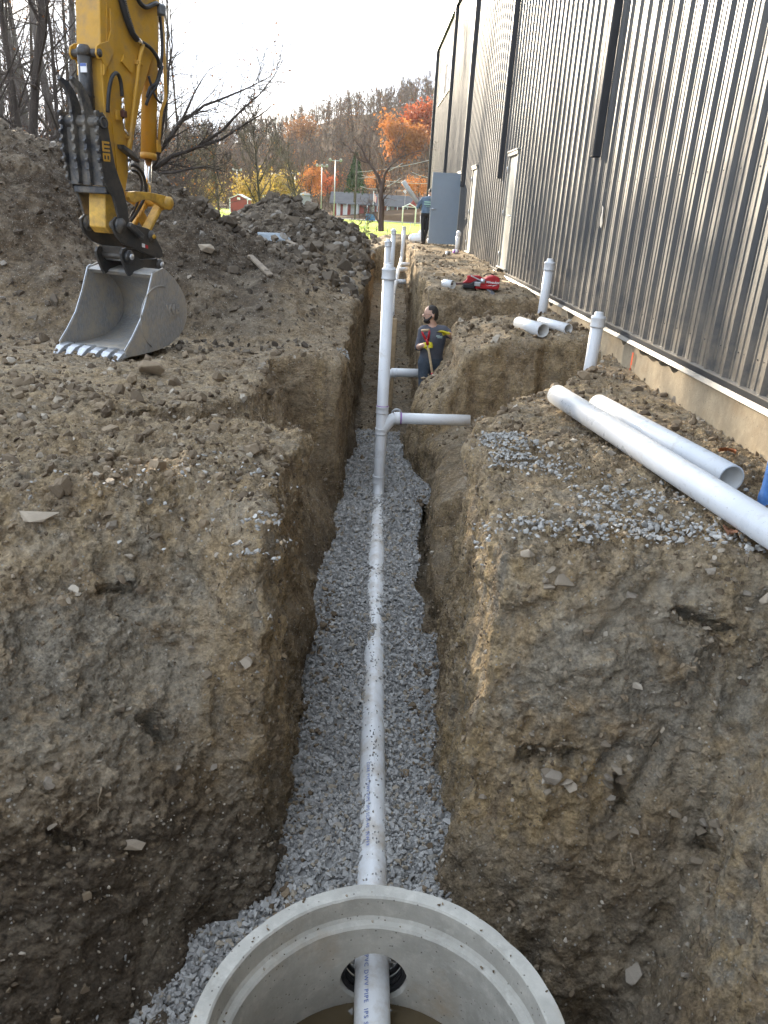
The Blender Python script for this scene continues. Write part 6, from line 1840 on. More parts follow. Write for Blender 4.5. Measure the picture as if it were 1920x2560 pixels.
    q = at_px(1140, 1213); rock('brown stone at the front edge of the right bank', q.x, q.y, (.062, .04, .032), MAT['stone'], 105, (.1, 0, .2), .2)
    q = at_px(1645, 1362); rock('pale stone at the right edge of the pit face', q.x, q.y, (.07, .05, .06), MAT['stone'], 106)
    q = at_px(1310, 700); rock('pale square stone beside the wide pipe offcut', q.x, q.y, (.12, .10, .09), MAT['stone'], 107)
    for k, (a, b, lab) in enumerate((((540, 560), (585, 600), 'longer split timber on the rocky heap'), ((600, 515), (660, 545), 'shorter split timber beside the blue-grey slab'), ((735, 470), (480, 478), None))):
        if lab is None: continue
        p, q = at_px(*a), at_px(*b)
        mb = MB(); mb.beam(np.array(p) + (0, 0, .05), np.array(q) + (0, 0, .03), .10, .045, (0, 0, 1), .01); o = mb.build('timber', MAT['old_wood']); tag(o, lab, 'timber')
    # pale chunks sticking out of the pit faces
    def on_face(fx, fy):
        d = cam.matrix_world.to_3x3() @ Vector(((fx - 960) / 1898.0, -(fy - 1280) / 1898.0, -1.0))
        dn = np.array(d); dn /= np.linalg.norm(dn)
        rel = G_c - np.array((0, 0, 1.0)); al = rel @ dn; off_ = np.linalg.norm(rel - al[:, None] * dn, axis=1)
        c = np.nonzero((off_ < .03) & (al > .5))[0]
        return None if not len(c) else c[np.argmin(al[c])]
    for k in range(46):
        if k < 18: fx, fy = r_.normal(1440, 75), r_.normal(1950, 45)
        elif k < 26: fx, fy = r_.normal(1680, 80), r_.normal(2110, 60)
        elif k < 34: fx, fy = r_.uniform(1240, 1900), r_.normal(1440, 30)
        else: fx, fy = r_.uniform(60, 650), r_.uniform(1500, 2150)
        i = on_face(fx, fy)
        if i is None: continue
        put(G_c[i] + G_n[i] * .01, G_n[i], float(np.clip(r_.lognormal(math.log(.036), .35), .02, .075)))
    # roots hanging out of the cut faces
    for k, (px, py, dx, dy, lab) in enumerate(((222, 1700, -.05, -.22, 'thin pale root hanging from the left cut face'), (1090 + 260, 1830, .06, -.20, 'thin pale root hanging from the right cut face'), (545, 885, .22, -.28, 'long dry stalk hanging over the left bank notch'))):
        # find the face along the view ray
        kk = 1920 / 1659
        d = cam.matrix_world.to_3x3() @ Vector(((px * kk - 960) / 1898.0, -(py * kk - 1280) / 1898.0, -1.0))
        dn = np.array(d); dn /= np.linalg.norm(dn)
        rel = G_c - np.array((0, 0, 1.0)); al = rel @ dn; off = np.linalg.norm(rel - al[:, None] * dn, axis=1)
        c = np.nonzero((off < .03) & (al > .5))[0]
        if not len(c): continue
        i = c[np.argmin(al[c])]; b = G_c[i] + G_n[i] * .015
        pts = [b + np.array((dx, 0, dy)) * u + G_n[i] * (.012 + .02 * u) + r_.normal(size=3) * .008 for u in np.linspace(0, 1, 8)]
        mb = MB(); mb.tube(pts, list(np.linspace(.004, .0015, 8)), 5)
        mb.tube([pts[3], pts[3] + np.array((.03, 0, -.05)), pts[3] + np.array((.035, 0, -.10))], [.002, .0015, .001], 4)
        o = mb.build('root', simple('pale_root_%d' % k, (.32, .25, .17), .9)); tag(o, lab, 'root')
build_scatter()

# ------------------------------------------------------------------ trees
CM = np.array([list(r)[:3] for r in cam.matrix_world][:3])
def px_at(px, py, Y):
    """world point at distance Y seen at the photograph's point (1659-wide)"""
    k = 1920 / 1659
    d = CM @ np.array(((px * k - 960) / 1898.0, -(py * k - 1280) / 1898.0, -1.0))
    return np.array((0, 0, 1.0)) + d * (Y / d[1])

def segs_mesh(S, n):
    S = np.asarray(S, np.float32)
    p0, p1, r0, r1 = S[:, 0:3], S[:, 3:6], S[:, 6], S[:, 7]
    d = p1 - p0; d /= (np.linalg.norm(d, axis=1, keepdims=True) + 1e-9)
    up = np.where(np.abs(d[:, 2:3]) > .9, np.array([[1.0, 0, 0]]), np.array([[0, 0, 1.0]]))
    a = np.cross(up, d); a /= np.linalg.norm(a, axis=1, keepdims=True); b = np.cross(d, a)
    an = np.arange(n) * 2 * math.pi / n
    c = np.cos(an)[None, :, None] * a[:, None] + np.sin(an)[None, :, None] * b[:, None]
    V = np.stack([p0[:, None] + c * r0[:, None, None], p1[:, None] + c * r1[:, None, None]], 1)
    m = len(S); base = (np.arange(m) * 2 * n)[:, None]
    k = np.arange(n); k2 = (k + 1) % n
    F = np.stack([base + k, base + k2, base + n + k2, base + n + k], -1).reshape(-1, 4)
    return V.reshape(-1, 3), F

def grow(r_, p, d, L, rad, lev, maxlev, out, prm):
    """one branch and what grows from it; out[lev] collects segments"""
    n = (8, 5, 4, 3, 2)[min(lev, 4)]
    p = np.array(p, float); d = np.array(d, float); d /= np.linalg.norm(d)
    rr = rad
    for i in range(n):
        d = d + r_.normal(size=3) * prm['wig'] * (1 + .4 * lev) + np.array((0, 0, prm['up'] * (0 if lev == 0 else 1)))
        d /= np.linalg.norm(d)
        q = p + d * L / n
        r1 = max(rad * (1 - (i + 1) / n * (.72 if lev == 0 else .85)), prm['rmin'])
        out[lev].append((*p, *q, rr, r1))
        if lev < maxlev and (lev > 0 or (i + 1) / n > prm['clear']):
            kids = prm['kids'][lev]; nk = int(kids) + (r_.random() < kids - int(kids))
            for _ in range(nk):
                t = r_.random(); s = p + (q - p) * t
                ax = r_.normal(size=3); ax -= d * (ax @ d); ax /= np.linalg.norm(ax)
                ang = r_.uniform(*prm['ang'])
                dd = d * math.cos(ang) + ax * math.sin(ang)
                f = (1 - .55 * (i + t) / n) if lev == 0 else (1 - .4 * (i + t) / n)
                grow(r_, s, dd, L * prm['ratio'][lev] * f * r_.uniform(.7, 1.15), max(rr * prm['thin'], prm['rmin']), lev + 1, maxlev, out, prm)
        p = q; rr = r1
    if lev < maxlev:
        for _ in range(2):
            dd = d + r_.normal(size=3) * .4
            grow(r_, p, dd, L * prm['ratio'][lev] * .6, max(rr * .8, prm['rmin']), lev + 1, maxlev, out, prm)
BASE = dict(wig=.07, up=.03, kids=(1.6, 1.3, 1.3, 0), ratio=(.42, .50, .52, .5), ang=(.5, 1.1), thin=.5, rmin=.006, clear=.25)

def leaf_quads(r_, pts, size, droop=.3):
    n = len(pts); R_ = rand_rot(n, r_)
    sz = size * r_.uniform(.6, 1.3, n)
    c = np.array([(-.5, 0, 0), (0, -.34, .05), (.55, 0, 0), (0, .34, .05)])
    V = np.einsum('nij,kj->nki', R_, c) * sz[:, None, None] + np.asarray(pts)[:, None]
    F = np.arange(n * 4).reshape(n, 4)
    t = np.repeat(r_.random(n), 4); return V.reshape(-1, 3), F, np.stack([t, t, t], 1)

def tree(name, label, loc, seed, h, rad, mats, prm=None, maxlev=3, leaves=None, leaf_n=0, leaf_size=.1, group=None, lean=(0, 0), limbs=None, sides=(7, 5, 4, 3)):
    """tree > trunk, crown; limbs: explicit (path, radius) in world metres"""
    r_ = np.random.default_rng(seed); pm = dict(BASE); pm.update(prm or {})
    out = [[] for _ in range(5)]
    t = thing(name, label, 'tree', loc, 0, group)
    o = np.array(loc, float)
    if limbs is None:
        grow(r_, (0, 0, -.3), (lean[0], lean[1], 1.0), h, rad, 0, maxlev, out, pm)
    else:
        for path, ra, rb in limbs:
            P = [np.array(q, float) - o for q in path]; n = len(P) - 1
            # resample with a little crookedness
            for i in range(n):
                a, b = P[i], P[i + 1]; r0 = ra + (rb - ra) * i / n; r1 = ra + (rb - ra) * (i + 1) / n
                m = a * .5 + b * .5 + r_.normal(size=3) * .02 * np.linalg.norm(b - a)
                out[0] += [(*a, *m, r0, (r0 + r1) / 2), (*m, *b, (r0 + r1) / 2, r1)]
                L = pm.get('twig_len', 2.0)
                for _ in range(pm.get('twigs', 3)):
                    u = r_.random(); s = a + (b - a) * u; d = (b - a) / np.linalg.norm(b - a)
                    ax = r_.normal(size=3); ax -= d * (ax @ d); ax /= np.linalg.norm(ax); ang = r_.uniform(.4, 1.0)
                    grow(r_, s, d * math.cos(ang) + ax * math.sin(ang) + np.array((0, 0, .15)), L * r_.uniform(.4, 1.0), max(r0 * .35, .012), 2, maxlev, out, pm)
    W = []; K = []
    for lv, s in enumerate(out):
        if not s: continue
        (W if lv < 2 else K).append(segs_mesh(s, sides[min(lv, 3)]))
    def join(L):
        V = []; F = []; b = 0
        for v, f in L: V.append(v); F.append(f + b); b += len(v)
        return np.concatenate(V), np.concatenate(F)
    V, F = join(W); mesh_np('trunk', V, F, mats[0], t, True)
    if K:
        V, F = join(K); fm = None; mt = [mats[1]]; vc = np.zeros((len(V), 3))
        if leaves is not None and leaf_n:
            S = np.array(out[2] + out[3] + out[4]); ix = r_.integers(0, len(S), leaf_n); u = r_.random((leaf_n, 1))
            pts = S[ix, 0:3] * (1 - u) + S[ix, 3:6] * u + r_.normal(size=(leaf_n, 3)) * leaf_size * .8
            lv, lf, lc = leaf_quads(r_, pts, leaf_size)
            fm = np.concatenate([np.zeros(len(F), int), np.ones(len(lf), int)])
            F = np.concatenate([F, lf + len(V)]); V = np.concatenate([V, lv]); vc = np.concatenate([vc, lc]); mt.append(leaves)
        mesh_np('crown', V, F, mt, t, False, fm, vc)
    return t

def build_woods():
    G = 'bare trees of the wood on the left'
    protos = []
    spec = [(18, .21, MAT['bark'], 1), (16, .14, MAT['bark_dark'], 2), (20, .24, MAT['bark'], 3), (14, .10, MAT['bark_dark'], 4), (17, .16, MAT['bark_dark'], 5)]
    # px (1659-wide) of the trunk foot, distance
    spots = [(142, 36, 0, 'thick pale trunk of the wood directly behind the thumb'), (160, 40, 2, None), (92, 33, 1, None), (54, 30, 4, None), (22, 28, 1, None), (2, 34, 0, None), (205, 44, 3, None), (70, 44, 2, None), (38, 40, 3, None), (180, 52, 1, None), (240, 50, 4, None), (100, 56, 0, None), (10, 50, 3, None), (280, 54, 3, None), (150, 62, 4, None), (320, 58, 1, None), (355, 66, 4, None), (225, 64, 0, None), (392, 70, 3, None), (128, 30, 3, None), (14, 56, 1, None), (46, 62, 3, None), (78, 70, 4, None), (110, 66, 1, None), (135, 74, 3, None), (30, 72, 4, None), (172, 70, 1, None), (62, 50, 3, None), (265, 42, 1, None), (300, 48, 3, None)]
    ORD = 'first second third fourth fifth sixth seventh eighth ninth tenth eleventh twelfth thirteenth fourteenth fifteenth sixteenth seventeenth eighteenth nineteenth twentieth twenty-first twenty-second twenty-third twenty-fourth twenty-fifth twenty-sixth twenty-seventh twenty-eighth twenty-ninth thirtieth thirty-first thirty-second'.split()
    first = {}
    order = sorted(range(len(spots)), key=lambda i: spots[i][0])
    nth = {i: k + 1 for k, i in enumerate(order)}
    r_ = np.random.default_rng(5)
    for i, (px, Y, k, lab) in enumerate(spots):
        p = px_at(px, 400, Y); z = -.4 + 2.3 * float(sstep(-9, -26, p[0]))
        label = lab or {0: 'grey', 1: 'dark', 2: 'grey', 3: 'thin dark', 4: 'dark'}[k] + ' bare tree in the left wood, ' + ORD[nth[i] - 1] + ' trunk from the left edge'
        if k not in first:
            h, rad, bk, sd = spec[k]
            t = tree('bare_tree', label, (p[0], Y, z), 200 + sd, h, rad, (bk, MAT['twig']), dict(kids=(2.0, 1.5, 1.35, 0), clear=.2, wig=.06, rmin=.0035, ratio=(.32, .50, .55, .5), thin=.42), 3, MAT['leaf_brown'], 70, .11, G)
            first[k] = t
        else:
            t = copy_tree(first[k]); t.location = (p[0], Y, z); t['label'] = label
        t.rotation_euler = (r_.normal() * .03, r_.normal() * .03, r_.uniform(0, 6.28)); s = r_.uniform(.85, 1.15); t.scale = (s, s, s)
        if lab: del t['group']
    # brush at their feet: nobody could count it
    n = 4600
    x = r_.uniform(-34, -6.5, n); y = r_.uniform(21, 62, n); ok = (x < -.16 * y - 2.2)
    x, y = x[ok], y[ok]; z = -.5 + 2.4 * sstep(-9, -26, x)
    S = []
    for a, b, c in zip(x, y, z):
        p = np.array((a, b, c)); d = r_.normal(size=3) * .5 + np.array((0, 0, 1.1)); d /= np.linalg.norm(d); L = r_.uniform(.8, 3.4) * (1.0 + .5 * (b > 34))
        m = p + d * L * .5; q = m + (d + r_.normal(size=3) * .35) * L * .5
        S.append((*p, *m, .018, .012)); S.append((*m, *q, .012, .005))
        e = m + (d + r_.normal(size=3) * .8) * L * .35; S.append((*m, *e, .009, .004))
        e = m + (d + r_.normal(size=3) * .9) * L * .3; S.append((*m, *e, .009, .004))
    V, F = segs_mesh(S, 3)
    S = np.array(S); k = r_.integers(0, len(S), 5200); lv, lf, lc = leaf_quads(r_, S[k, 3:6] + r_.normal(size=(5200, 3)) * .15, .13)
    fm = np.concatenate([np.zeros(len(F), int), np.where(r_.random(len(lf)) < .75, 1, 2)])
    o = mesh_np('brushwood', np.concatenate([V, lv]), np.concatenate([F, lf + len(V)]), [MAT['twig'], MAT['leaf_brown'], MAT['leaf_orange']], None, False, fm, np.concatenate([np.zeros((len(V), 3)), lc]))
    tag(o, 'tangled brown brushwood at the foot of the left wood', 'brush', kind='stuff')
    # the tree whose long limbs sweep right behind the arm
    Y = 25.5
    f = lambda *pts: [px_at(a, b, Y + c) for a, b, c in pts]
    limbs = [(f((300, 470, 0), (305, 420, 0), (318, 375, 0), (340, 335, 0)), .14, .10),
             (f((318, 375, 0), (370, 338, .3), (425, 318, .6), (480, 282, 1), (525, 235, 1.2), (560, 205, 1.4), (612, 128, 1.6)), .075, .010),
             (f((340, 335, 0), (392, 262, .2), (440, 228, .5), (500, 205, .8), (545, 186, 1), (585, 165, 1)), .06, .008),
             (f((425, 318, .6), (480, 300, .9), (540, 262, 1.2), (590, 225, 1.3)), .05, .01),
             (f((340, 335, 0), (352, 262, -.3), (362, 190, -.5), (372, 100, -.6), (368, 20, -.8)), .06, .010),
             (f((305, 420, 0), (270, 330, -.2), (262, 230, -.4), (240, 120, -.5), (232, 10, -.6)), .11, .03),
             (f((392, 262, .2), (420, 200, .2), (452, 150, .3)), .04, .01),
             (f((318, 375, 0), (380, 372, -.3), (440, 360, -.5), (490, 372, -.7)), .05, .01)]
    tree('leaning_bare_tree', 'bare tree with long limbs sweeping right behind the excavator arm', px_at(300, 470, Y), 77, 0, 0, (MAT['bark_dark'], MAT['bark_dark']), dict(twigs=3, twig_len=2.1, kids=(0, 0, 1.2, .8), rmin=.004, ratio=(.4, .5, .6, .55), wig=.12, up=.05), 4, MAT['leaf_brown'], 260, .08, None, (0, 0), limbs)
    # young tree standing in front of the field
    Y = 36.0
    limbs = [(f2 := [px_at(a, b, Y) for a, b in ((823, 500), (824, 455), (822, 425), (826, 400))], .14, .10),
             ([px_at(a, b, Y) for a, b in ((824, 402), (812, 372), (795, 350), (782, 322), (765, 300))], .085, .02),
             ([px_at(a, b, Y) for a, b in ((800, 352), (775, 345), (755, 320), (735, 305))], .05, .01),
             ([px_at(a, b, Y) for a, b in ((826, 400), (833, 372), (850, 352), (866, 340))], .07, .025),
             ([px_at(a, b, Y) for a, b in ((850, 352), (846, 330), (858, 312), (868, 290))], .03, .008),
             ([px_at(a, b, Y) for a, b in ((866, 340), (890, 330), (915, 322))], .025, .006),
             ([px_at(a, b, Y) for a, b in ((782, 322), (790, 295), (800, 275))], .025, .006)]
    tree('young_bare_tree', 'reddish bare tree forking in front of the green field', px_at(823, 500, Y), 78, 0, 0, (MAT['bark_red'], MAT['bark_red']), dict(twigs=2, twig_len=1.1, kids=(0, 0, .8, .5), rmin=.005, wig=.12), 4, MAT['leaf_brown'], 30, .09, None, (0, 0), limbs)
    for px, sd, lab in ((795, 81, 'thin bare sapling just left of the reddish tree'), (758, 82, 'thin bare sapling at the right foot of the rocky heap')):
        p = px_at(px, 500, 33)
        tree('bare_sapling', lab, (p[0], 33, -.5), sd, 1.9, .02, (MAT['bark_red'], MAT['bark_red']), dict(kids=(1.5, 1.2, .8, 0), clear=.2, rmin=.005, wig=.15), 3)
    # bare trees along the far side of the lawn
    for i, (px, base_y, top_y, Y, lab) in enumerate(((428, 442, 300, 92, 'bare tree left of the red shed'), (472, 445, 285, 98, 'bare tree right behind the red shed'), (562, 440, 268, 84, 'bare tree between the red shed and the white building'), (640, 430, 300, 105, 'thin bare tree behind the rocky heap'), (1045, 440, 300, 95, None))):
        if lab is None: continue
        p = px_at(px, base_y, Y); h = px_at(px, top_y, Y)[2] + 1
        tree('bare_tree', lab, (p[0], Y, -1.0), 300 + i, h * .95, .17, (MAT['bark_dark'], MAT['twig']), dict(kids=(2.2, 1.4, 1.0, 0), clear=.18, ang=(.35, .8), up=.05, rmin=.022, ratio=(.55, .5, .5, .5)), 3, MAT['leaf_brown'], 40, .2)
    # coloured trees
    for i, (px, by, ty, Y, hw, mt, lab, n) in enumerate(((672, 425, 350, 150, 2.4, 'leaf_orange', 'orange column-shaped tree behind the light poles', 1500), (708, 425, 370, 165, 2.6, 'leaf_red', 'dull red tree just right of the orange column-shaped tree', 700), (868, 345, 250, 185, 5.0, 'leaf_orange', 'large bright orange tree on the slope beside the building', 3600), (915, 330, 212, 200, 5.5, 'leaf_red', 'tall red-crowned tree against the building corner', 2600), (812, 415, 365, 150, 2.0, 'leaf_orange', 'small orange tree behind the forking reddish tree', 600), (905, 425, 385, 140, 2.4, 'leaf_orange', 'low orange shrub tree above the pavilion roof', 700), (548, 440, 385, 125, 3.2, 'leaf_yellow', 'yellow-leaved tree behind the white building', 800), (435, 440, 400, 120, 3.4, 'leaf_yellow', 'yellow-green bush at the lawn\'s left end', 900), (595, 425, 375, 140, 4.0, 'leaf_yellow', 'pale yellow tree above the white building roof', 700), (652, 300, 262, 260, 6.0, 'leaf_brown', 'russet tree on the left shoulder of the hill', 700))):
        p = px_at(px, by, Y); h = px_at(px, ty, Y)[2] - p[2]
        t = tree('autumn_tree', lab, p, 400 + i, h * .8, h * .02, (MAT['bark_dark'], MAT['twig']), dict(kids=(1.6, 1.2, 1.0, 0), clear=.12, rmin=.03, ratio=(.35, .5, .5, .5)), 2)
        r2 = np.random.default_rng(500 + i)
        # leaf clumps in lobes
        lob = r2.normal(size=(16, 3)); lob /= np.linalg.norm(lob, axis=1, keepdims=True); lob *= r2.uniform(.35, 1.0, (16, 1)); lob = lob * np.array((hw, hw, h * .42)) + np.array((0, 0, h * .55))
        n = int(n * 1.7); k = r2.integers(0, 16, n); pts = lob[k] + r2.normal(size=(n, 3)) * hw * .22
        lv, lf, lc = leaf_quads(r2, pts, hw * .12)
        mesh_np('foliage', lv, lf, MAT[mt], t, False, None, lc)
    # conifer
    p = px_at(766, 430, 135); t = thing('conifer', 'dark green conifer behind the light poles', 'tree', p)
    r2 = np.random.default_rng(9)
    mb = MB(); mb.tube([(0, 0, -.5), (0, 0, 6.5)], [.2, .04], 6); mb.build('trunk', MAT['bark_dark'], t)
    n = 1500; u = r2.random(n) ** .7; a = r2.uniform(0, 6.28, n); rad = (1 - u) * 2.0 * np.sqrt(r2.random(n)) + .1
    lv, lf, lc = leaf_quads(r2, np.stack([rad * np.cos(a), rad * np.sin(a), .8 + u * 6], 1), .5); mesh_np('crown', lv, lf, MAT['leaf_green'], t, False, None, lc)

RIDGE_PX = [(-400, 300), (0, 292), (250, 290), (400, 288), (470, 290), (560, 282), (600, 272), (650, 258), (700, 246), (740, 226), (800, 226), (850, 206), (900, 196), (945, 186), (1100, 160), (1400, 150), (1900, 170)]
def build_hill():
    Yr = 330.0
    rx = np.array([px_at(a, b, Yr)[0] for a, b in RIDGE_PX]); rz = np.array([px_at(a, b, Yr)[2] for a, b in RIDGE_PX])
    def hz(x, y):
        s = x / np.maximum(y, 1) * Yr
        top = np.interp(s, rx, rz) - 3.5
        near = np.interp(s, rx, np.array([0.0] * 8 + [0, 6, 14, 24, 30, 34, 36, 36, 36]))
        f = sstep(165, 345, y)
        z = -1.2 + (top + 1.2) * f ** 1.15 * np.interp(y, [150, 345, 700], [1, 1, .75]) + near * .25 * sstep(120, 200, y) * (1 - sstep(200, 330, y))
        return z + 1.2 * n2(x, y, .02, 66, 3) * f
    ys = np.linspace(135, 640, 100); us = np.linspace(-1.1, .9, 160)
    U, Y = np.meshgrid(us, ys, indexing='ij'); X = U * Y; Z = hz(X, Y)
    Z[:, 0] -= 3
    I = np.arange(X.size).reshape(X.shape); Q = np.stack([I[:-1, :-1], I[1:, :-1], I[1:, 1:], I[:-1, 1:]], -1).reshape(-1, 4)
    V = np.stack([X.ravel(), Y.ravel(), Z.ravel()], 1)
    lf = NT('leaf_litter'); c = lf.mix(lf.ramp(lf.noise(.08, 6, .65), .35, .7), (.075, .048, .030), (.155, .090, .048)); lf.set(c, .95, 0, lf.bump(lf.noise(.8, 5), .6, .4), .1)
    tag(mesh_np('hill', V, Q, lf.m, None, True), kind='structure')
    # trees of the far wood, one mass
    r_ = np.random.default_rng(44)
    protos = []
    for k in range(7):
        out = [[] for _ in range(5)]; rr = np.random.default_rng(600 + k)
        grow(rr, (0, 0, -1), (0, 0, 1.0), rr.uniform(9, 12), .15, 0, 1, out, dict(BASE, kids=(1.3, 0, 0, 0), clear=.3, rmin=.035, ratio=(.40, .45, .5, .5)))
        out[1] = [(*s[0:3], *s2[3:6], s[6], s2[7]) for s, s2 in zip(out[1][0::5], out[1][4::5])]
        Vv, Ff = segs_mesh(out[0] + out[1] + out[2], 3)
        tri = np.concatenate([Ff[:, [0, 1, 2]], Ff[:, [0, 2, 3]]])
        S = np.array(out[1] + out[2]); n = 120
        S = np.concatenate([S[:, :8]] * 3); uu = rr.random((len(S), 1)); S[:, 3:6] = S[:, 0:3] * (1 - uu) + S[:, 3:6] * uu
        ix = rr.integers(0, len(S), n); p = S[ix, 3:6]; d = (p - np.array((0, 0, 5.0))); d /= np.linalg.norm(d, axis=1, keepdims=True); d = d + rr.normal(size=(n, 3)) * .5
        w = rr.normal(size=(n, 3)) * .045
        L = rr.uniform(.8, 2.2, (n, 1))
        sv = np.stack([p - w, p + w, p + d * L], 1).reshape(-1, 3); sf = np.arange(n * 3).reshape(n, 3)
        # dead leaves still hanging, more on some
        m = 44; ix = rr.integers(0, len(S), m); lv, l4, lc = leaf_quads(rr, S[ix, 3:6] + rr.normal(size=(m, 3)) * .4, .55); lt = np.concatenate([l4[:, [0, 1, 2]], l4[:, [0, 2, 3]]])
        protos.append((Vv, tri, sv, sf, lv, lt))
    Vs, Fs, Cs = [], [], []; off = 0
    cnt = 0
    y = r_.uniform(160, 352, 3800); u = r_.uniform(-.34, .17, 3800)
    keep = r_.random(3800) < .32 + .0018 * (y - 150)
    y, u = y[keep], u[keep]
    big = n2(u * y, y, .018, 71, 2)
    for i in range(len(y)):
        x = u[i] * y[i]; z = float(hz(np.array(x), np.array(y[i])))
        if z < -.5 and y[i] < 170: continue
        Vv, tri, sv, sf, lv, lt = protos[r_.integers(0, 7)]
        a = r_.uniform(0, 6.28); s = r_.uniform(.50, .85); c_, s_ = math.cos(a) * s, math.sin(a) * s
        M_ = np.array(((c_, -s_, 0), (s_, c_, 0), (0, 0, s)))
        leafy = r_.random() < (.52 + .3 * big[i])
        br = np.array((.098, .070, .052)) * r_.uniform(.7, 1.35)
        lcx = np.array(((.30, .13, .045), (.38, .15, .04), (.22, .11, .055), (.34, .20, .06))[r_.integers(0, 4)]) * r_.uniform(.6, 1.1)
        parts = [(Vv, tri, br), (sv, sf, br * np.array((1.2, 1.05, 1.0)))] + ([(lv, lt, lcx)] if leafy else [])
        for v, f, c in parts:
            Vs.append(v @ M_.T + np.array((x, y[i], z))); Fs.append(f + off); Cs.append(np.tile(c, (len(v), 1))); off += len(v)
        cnt += 1
    o = mesh_np('hillside_wood', np.concatenate(Vs), np.concatenate(Fs), MAT['forest'], None, False, None, np.concatenate(Cs))
    tag(o, 'bare and russet wood covering the far hillside', 'wood', kind='stuff')
    print('forest trees', cnt, 'tris', sum(len(f) for f in Fs))

# ------------------------------------------------------------------ things beyond the lawn
def build_beyond():
    def gable(t, x0, x1, y0, y1, z0, ze, zr, wall, roof, along='x', over=.3, trim=None):
        """walls and a gabled roof; ridge runs along x or y"""
        mb = MB(); mb.box((x0, y0, z0), (x1, y1, ze)); 
        w = mb.build('wall', wall, t)
        mb = MB(); xm, ym = (x0 + x1) / 2, (y0 + y1) / 2
        if along == 'y':
            mb.prism([(x0, ze), (x1, ze), (xm, zr)], (0, 0, 0), (1, 0, 0), (0, 0, 1), (0, 1, 0), y0, y1); mb.build('gable', wall, t)
            mb = MB()
            for s in (-1, 1):
                e = x0 - over if s < 0 else x1 + over; ez = ze - over * (zr - ze) / (xm - x0)
                mb.prism([(e, ez), (xm, zr), (xm, zr + .12), (e, ez + .12)], (0, 0, 0), (1, 0, 0), (0, 0, 1), (0, 1, 0), y0 - over, y1 + over)
        else:
            mb.prism([(y0, ze), (y1, ze), (ym, zr)], (0, 0, 0), (0, 1, 0), (0, 0, 1), (1, 0, 0), x0, x1); mb.build('gable', wall, t)
            mb = MB()
            for s in (-1, 1):
                e = y0 - over if s < 0 else y1 + over; ez = ze - over * (zr - ze) / (ym - y0)
                mb.prism([(e, ez), (ym, zr), (ym, zr + .12), (e, ez + .12)], (0, 0, 0), (0, 1, 0), (0, 0, 1), (1, 0, 0), x0 - over, x1 + over)
        mb.build('roof', roof, t)
    # red shed
    Y = 118.0; a = px_at(497, 455, Y); b = px_at(535, 455, Y); zb = -1.05; top = px_at(515, 421, Y)[2]; ev = px_at(515, 430, Y)[2]
    t = thing('red_shed', 'small red shed with white trim on the lawn', 'shed', ((a[0] + b[0]) / 2, Y, zb)); hw = (b[0] - a[0]) / 2
    gable(t, -hw, hw, 0, 3.2, .25, ev - zb, top - zb, MAT['red_brick'], MAT['white_paint'], 'y', .12)
    mb = MB()
    for s in (-1, 1): mb.box((s * hw - .07, -.06, 0), (s * hw + .07, .0, ev - zb))
    mb.build('corner_board', MAT['white_paint'], t)
    for k in range(5): mb = MB(); mb.box((-hw + .3 + k * .28, -.05, 0), (-hw + .38 + k * .28, -.01, .26)); mb.build('skirt_slat', MAT['white_paint'], t)
    mb = MB(); mb.box((-.22, -.05, ev - zb - .12), (.22, -.01, ev - zb + .22)); mb.build('vent', MAT['white_paint'], t)
    # white building, red gable
    Y = 145.0; a = px_at(562, 455, Y); b = px_at(632, 455, Y); top = px_at(590, 409, Y)[2]; ev = px_at(590, 422, Y)[2]
    t = thing('white_building', 'white block building with red gable right of the red shed', 'building', ((a[0] + b[0]) / 2, Y, zb)); hw = (b[0] - a[0]) / 2
    mb = MB(); mb.box((-hw, 0, 0), (hw, 9, ev - zb)); mb.build('wall', MAT['white_paint'], t)
    mb = MB(); mb.prism([(-hw - .3, ev - zb), (hw * .55, ev - zb), (-hw * .25, top - zb)], (0, 0, 0), (1, 0, 0), (0, 0, 1), (0, 1, 0), -.1, .0); mb.build('gable', MAT['red_brick'], t)
    mb = MB(); mb.prism([(-hw * .25, top - zb + .05), (hw * .6, ev - zb), (hw * 1.1, ev - zb), (hw * .5, top - zb)], (0, 0, 0), (1, 0, 0), (0, 0, 1), (0, 1, 0), -.2, 9); mb.build('roof', MAT['roof_tan'], t)
    mb = MB(); mb.box((hw * .6, -.05, ev - zb - 1.0), (hw, -.01, ev - zb)); mb.build('red_panel', MAT['red_brick'], t)
    mb = MB(); mb.box((hw * .1, -.04, .9), (hw * .45, -.01, 1.7)); mb.build('window', MAT['glass'], t)
    # small pale roof
    Y = 150.0; a = px_at(643, 440, Y); b = px_at(674, 440, Y); ev = px_at(655, 421, Y)[2]; top = px_at(655, 413, Y)[2]
    t = thing('kiosk', 'kiosk with a pale green hipped roof behind the rocky heap', 'kiosk', ((a[0] + b[0]) / 2, Y, zb)); hw = (b[0] - a[0]) / 2
    mb = MB(); mb.box((-hw * .85, 0, 0), (hw * .85, 2.4, ev - zb)); mb.build('wall', MAT['galv'], t)
    mb = MB(); i = mb.add([(-hw, -.3, ev - zb), (hw, -.3, ev - zb), (hw, 2.7, ev - zb), (-hw, 2.7, ev - zb), (0, 1.2, top - zb)])
    for f in ((0, 1, 4), (1, 2, 4), (2, 3, 4), (3, 0, 4), (3, 2, 1, 0)): mb.face([i + q for q in f])
    mb.build('roof', simple('pale_green_roof', (.42, .50, .44), .6), t)
    # long pavilion
    Y = 150.0; a = px_at(722, 460, Y); b = px_at(906, 468, Y); ev = px_at(815, 440, Y)[2]; top = px_at(815, 420, Y)[2]
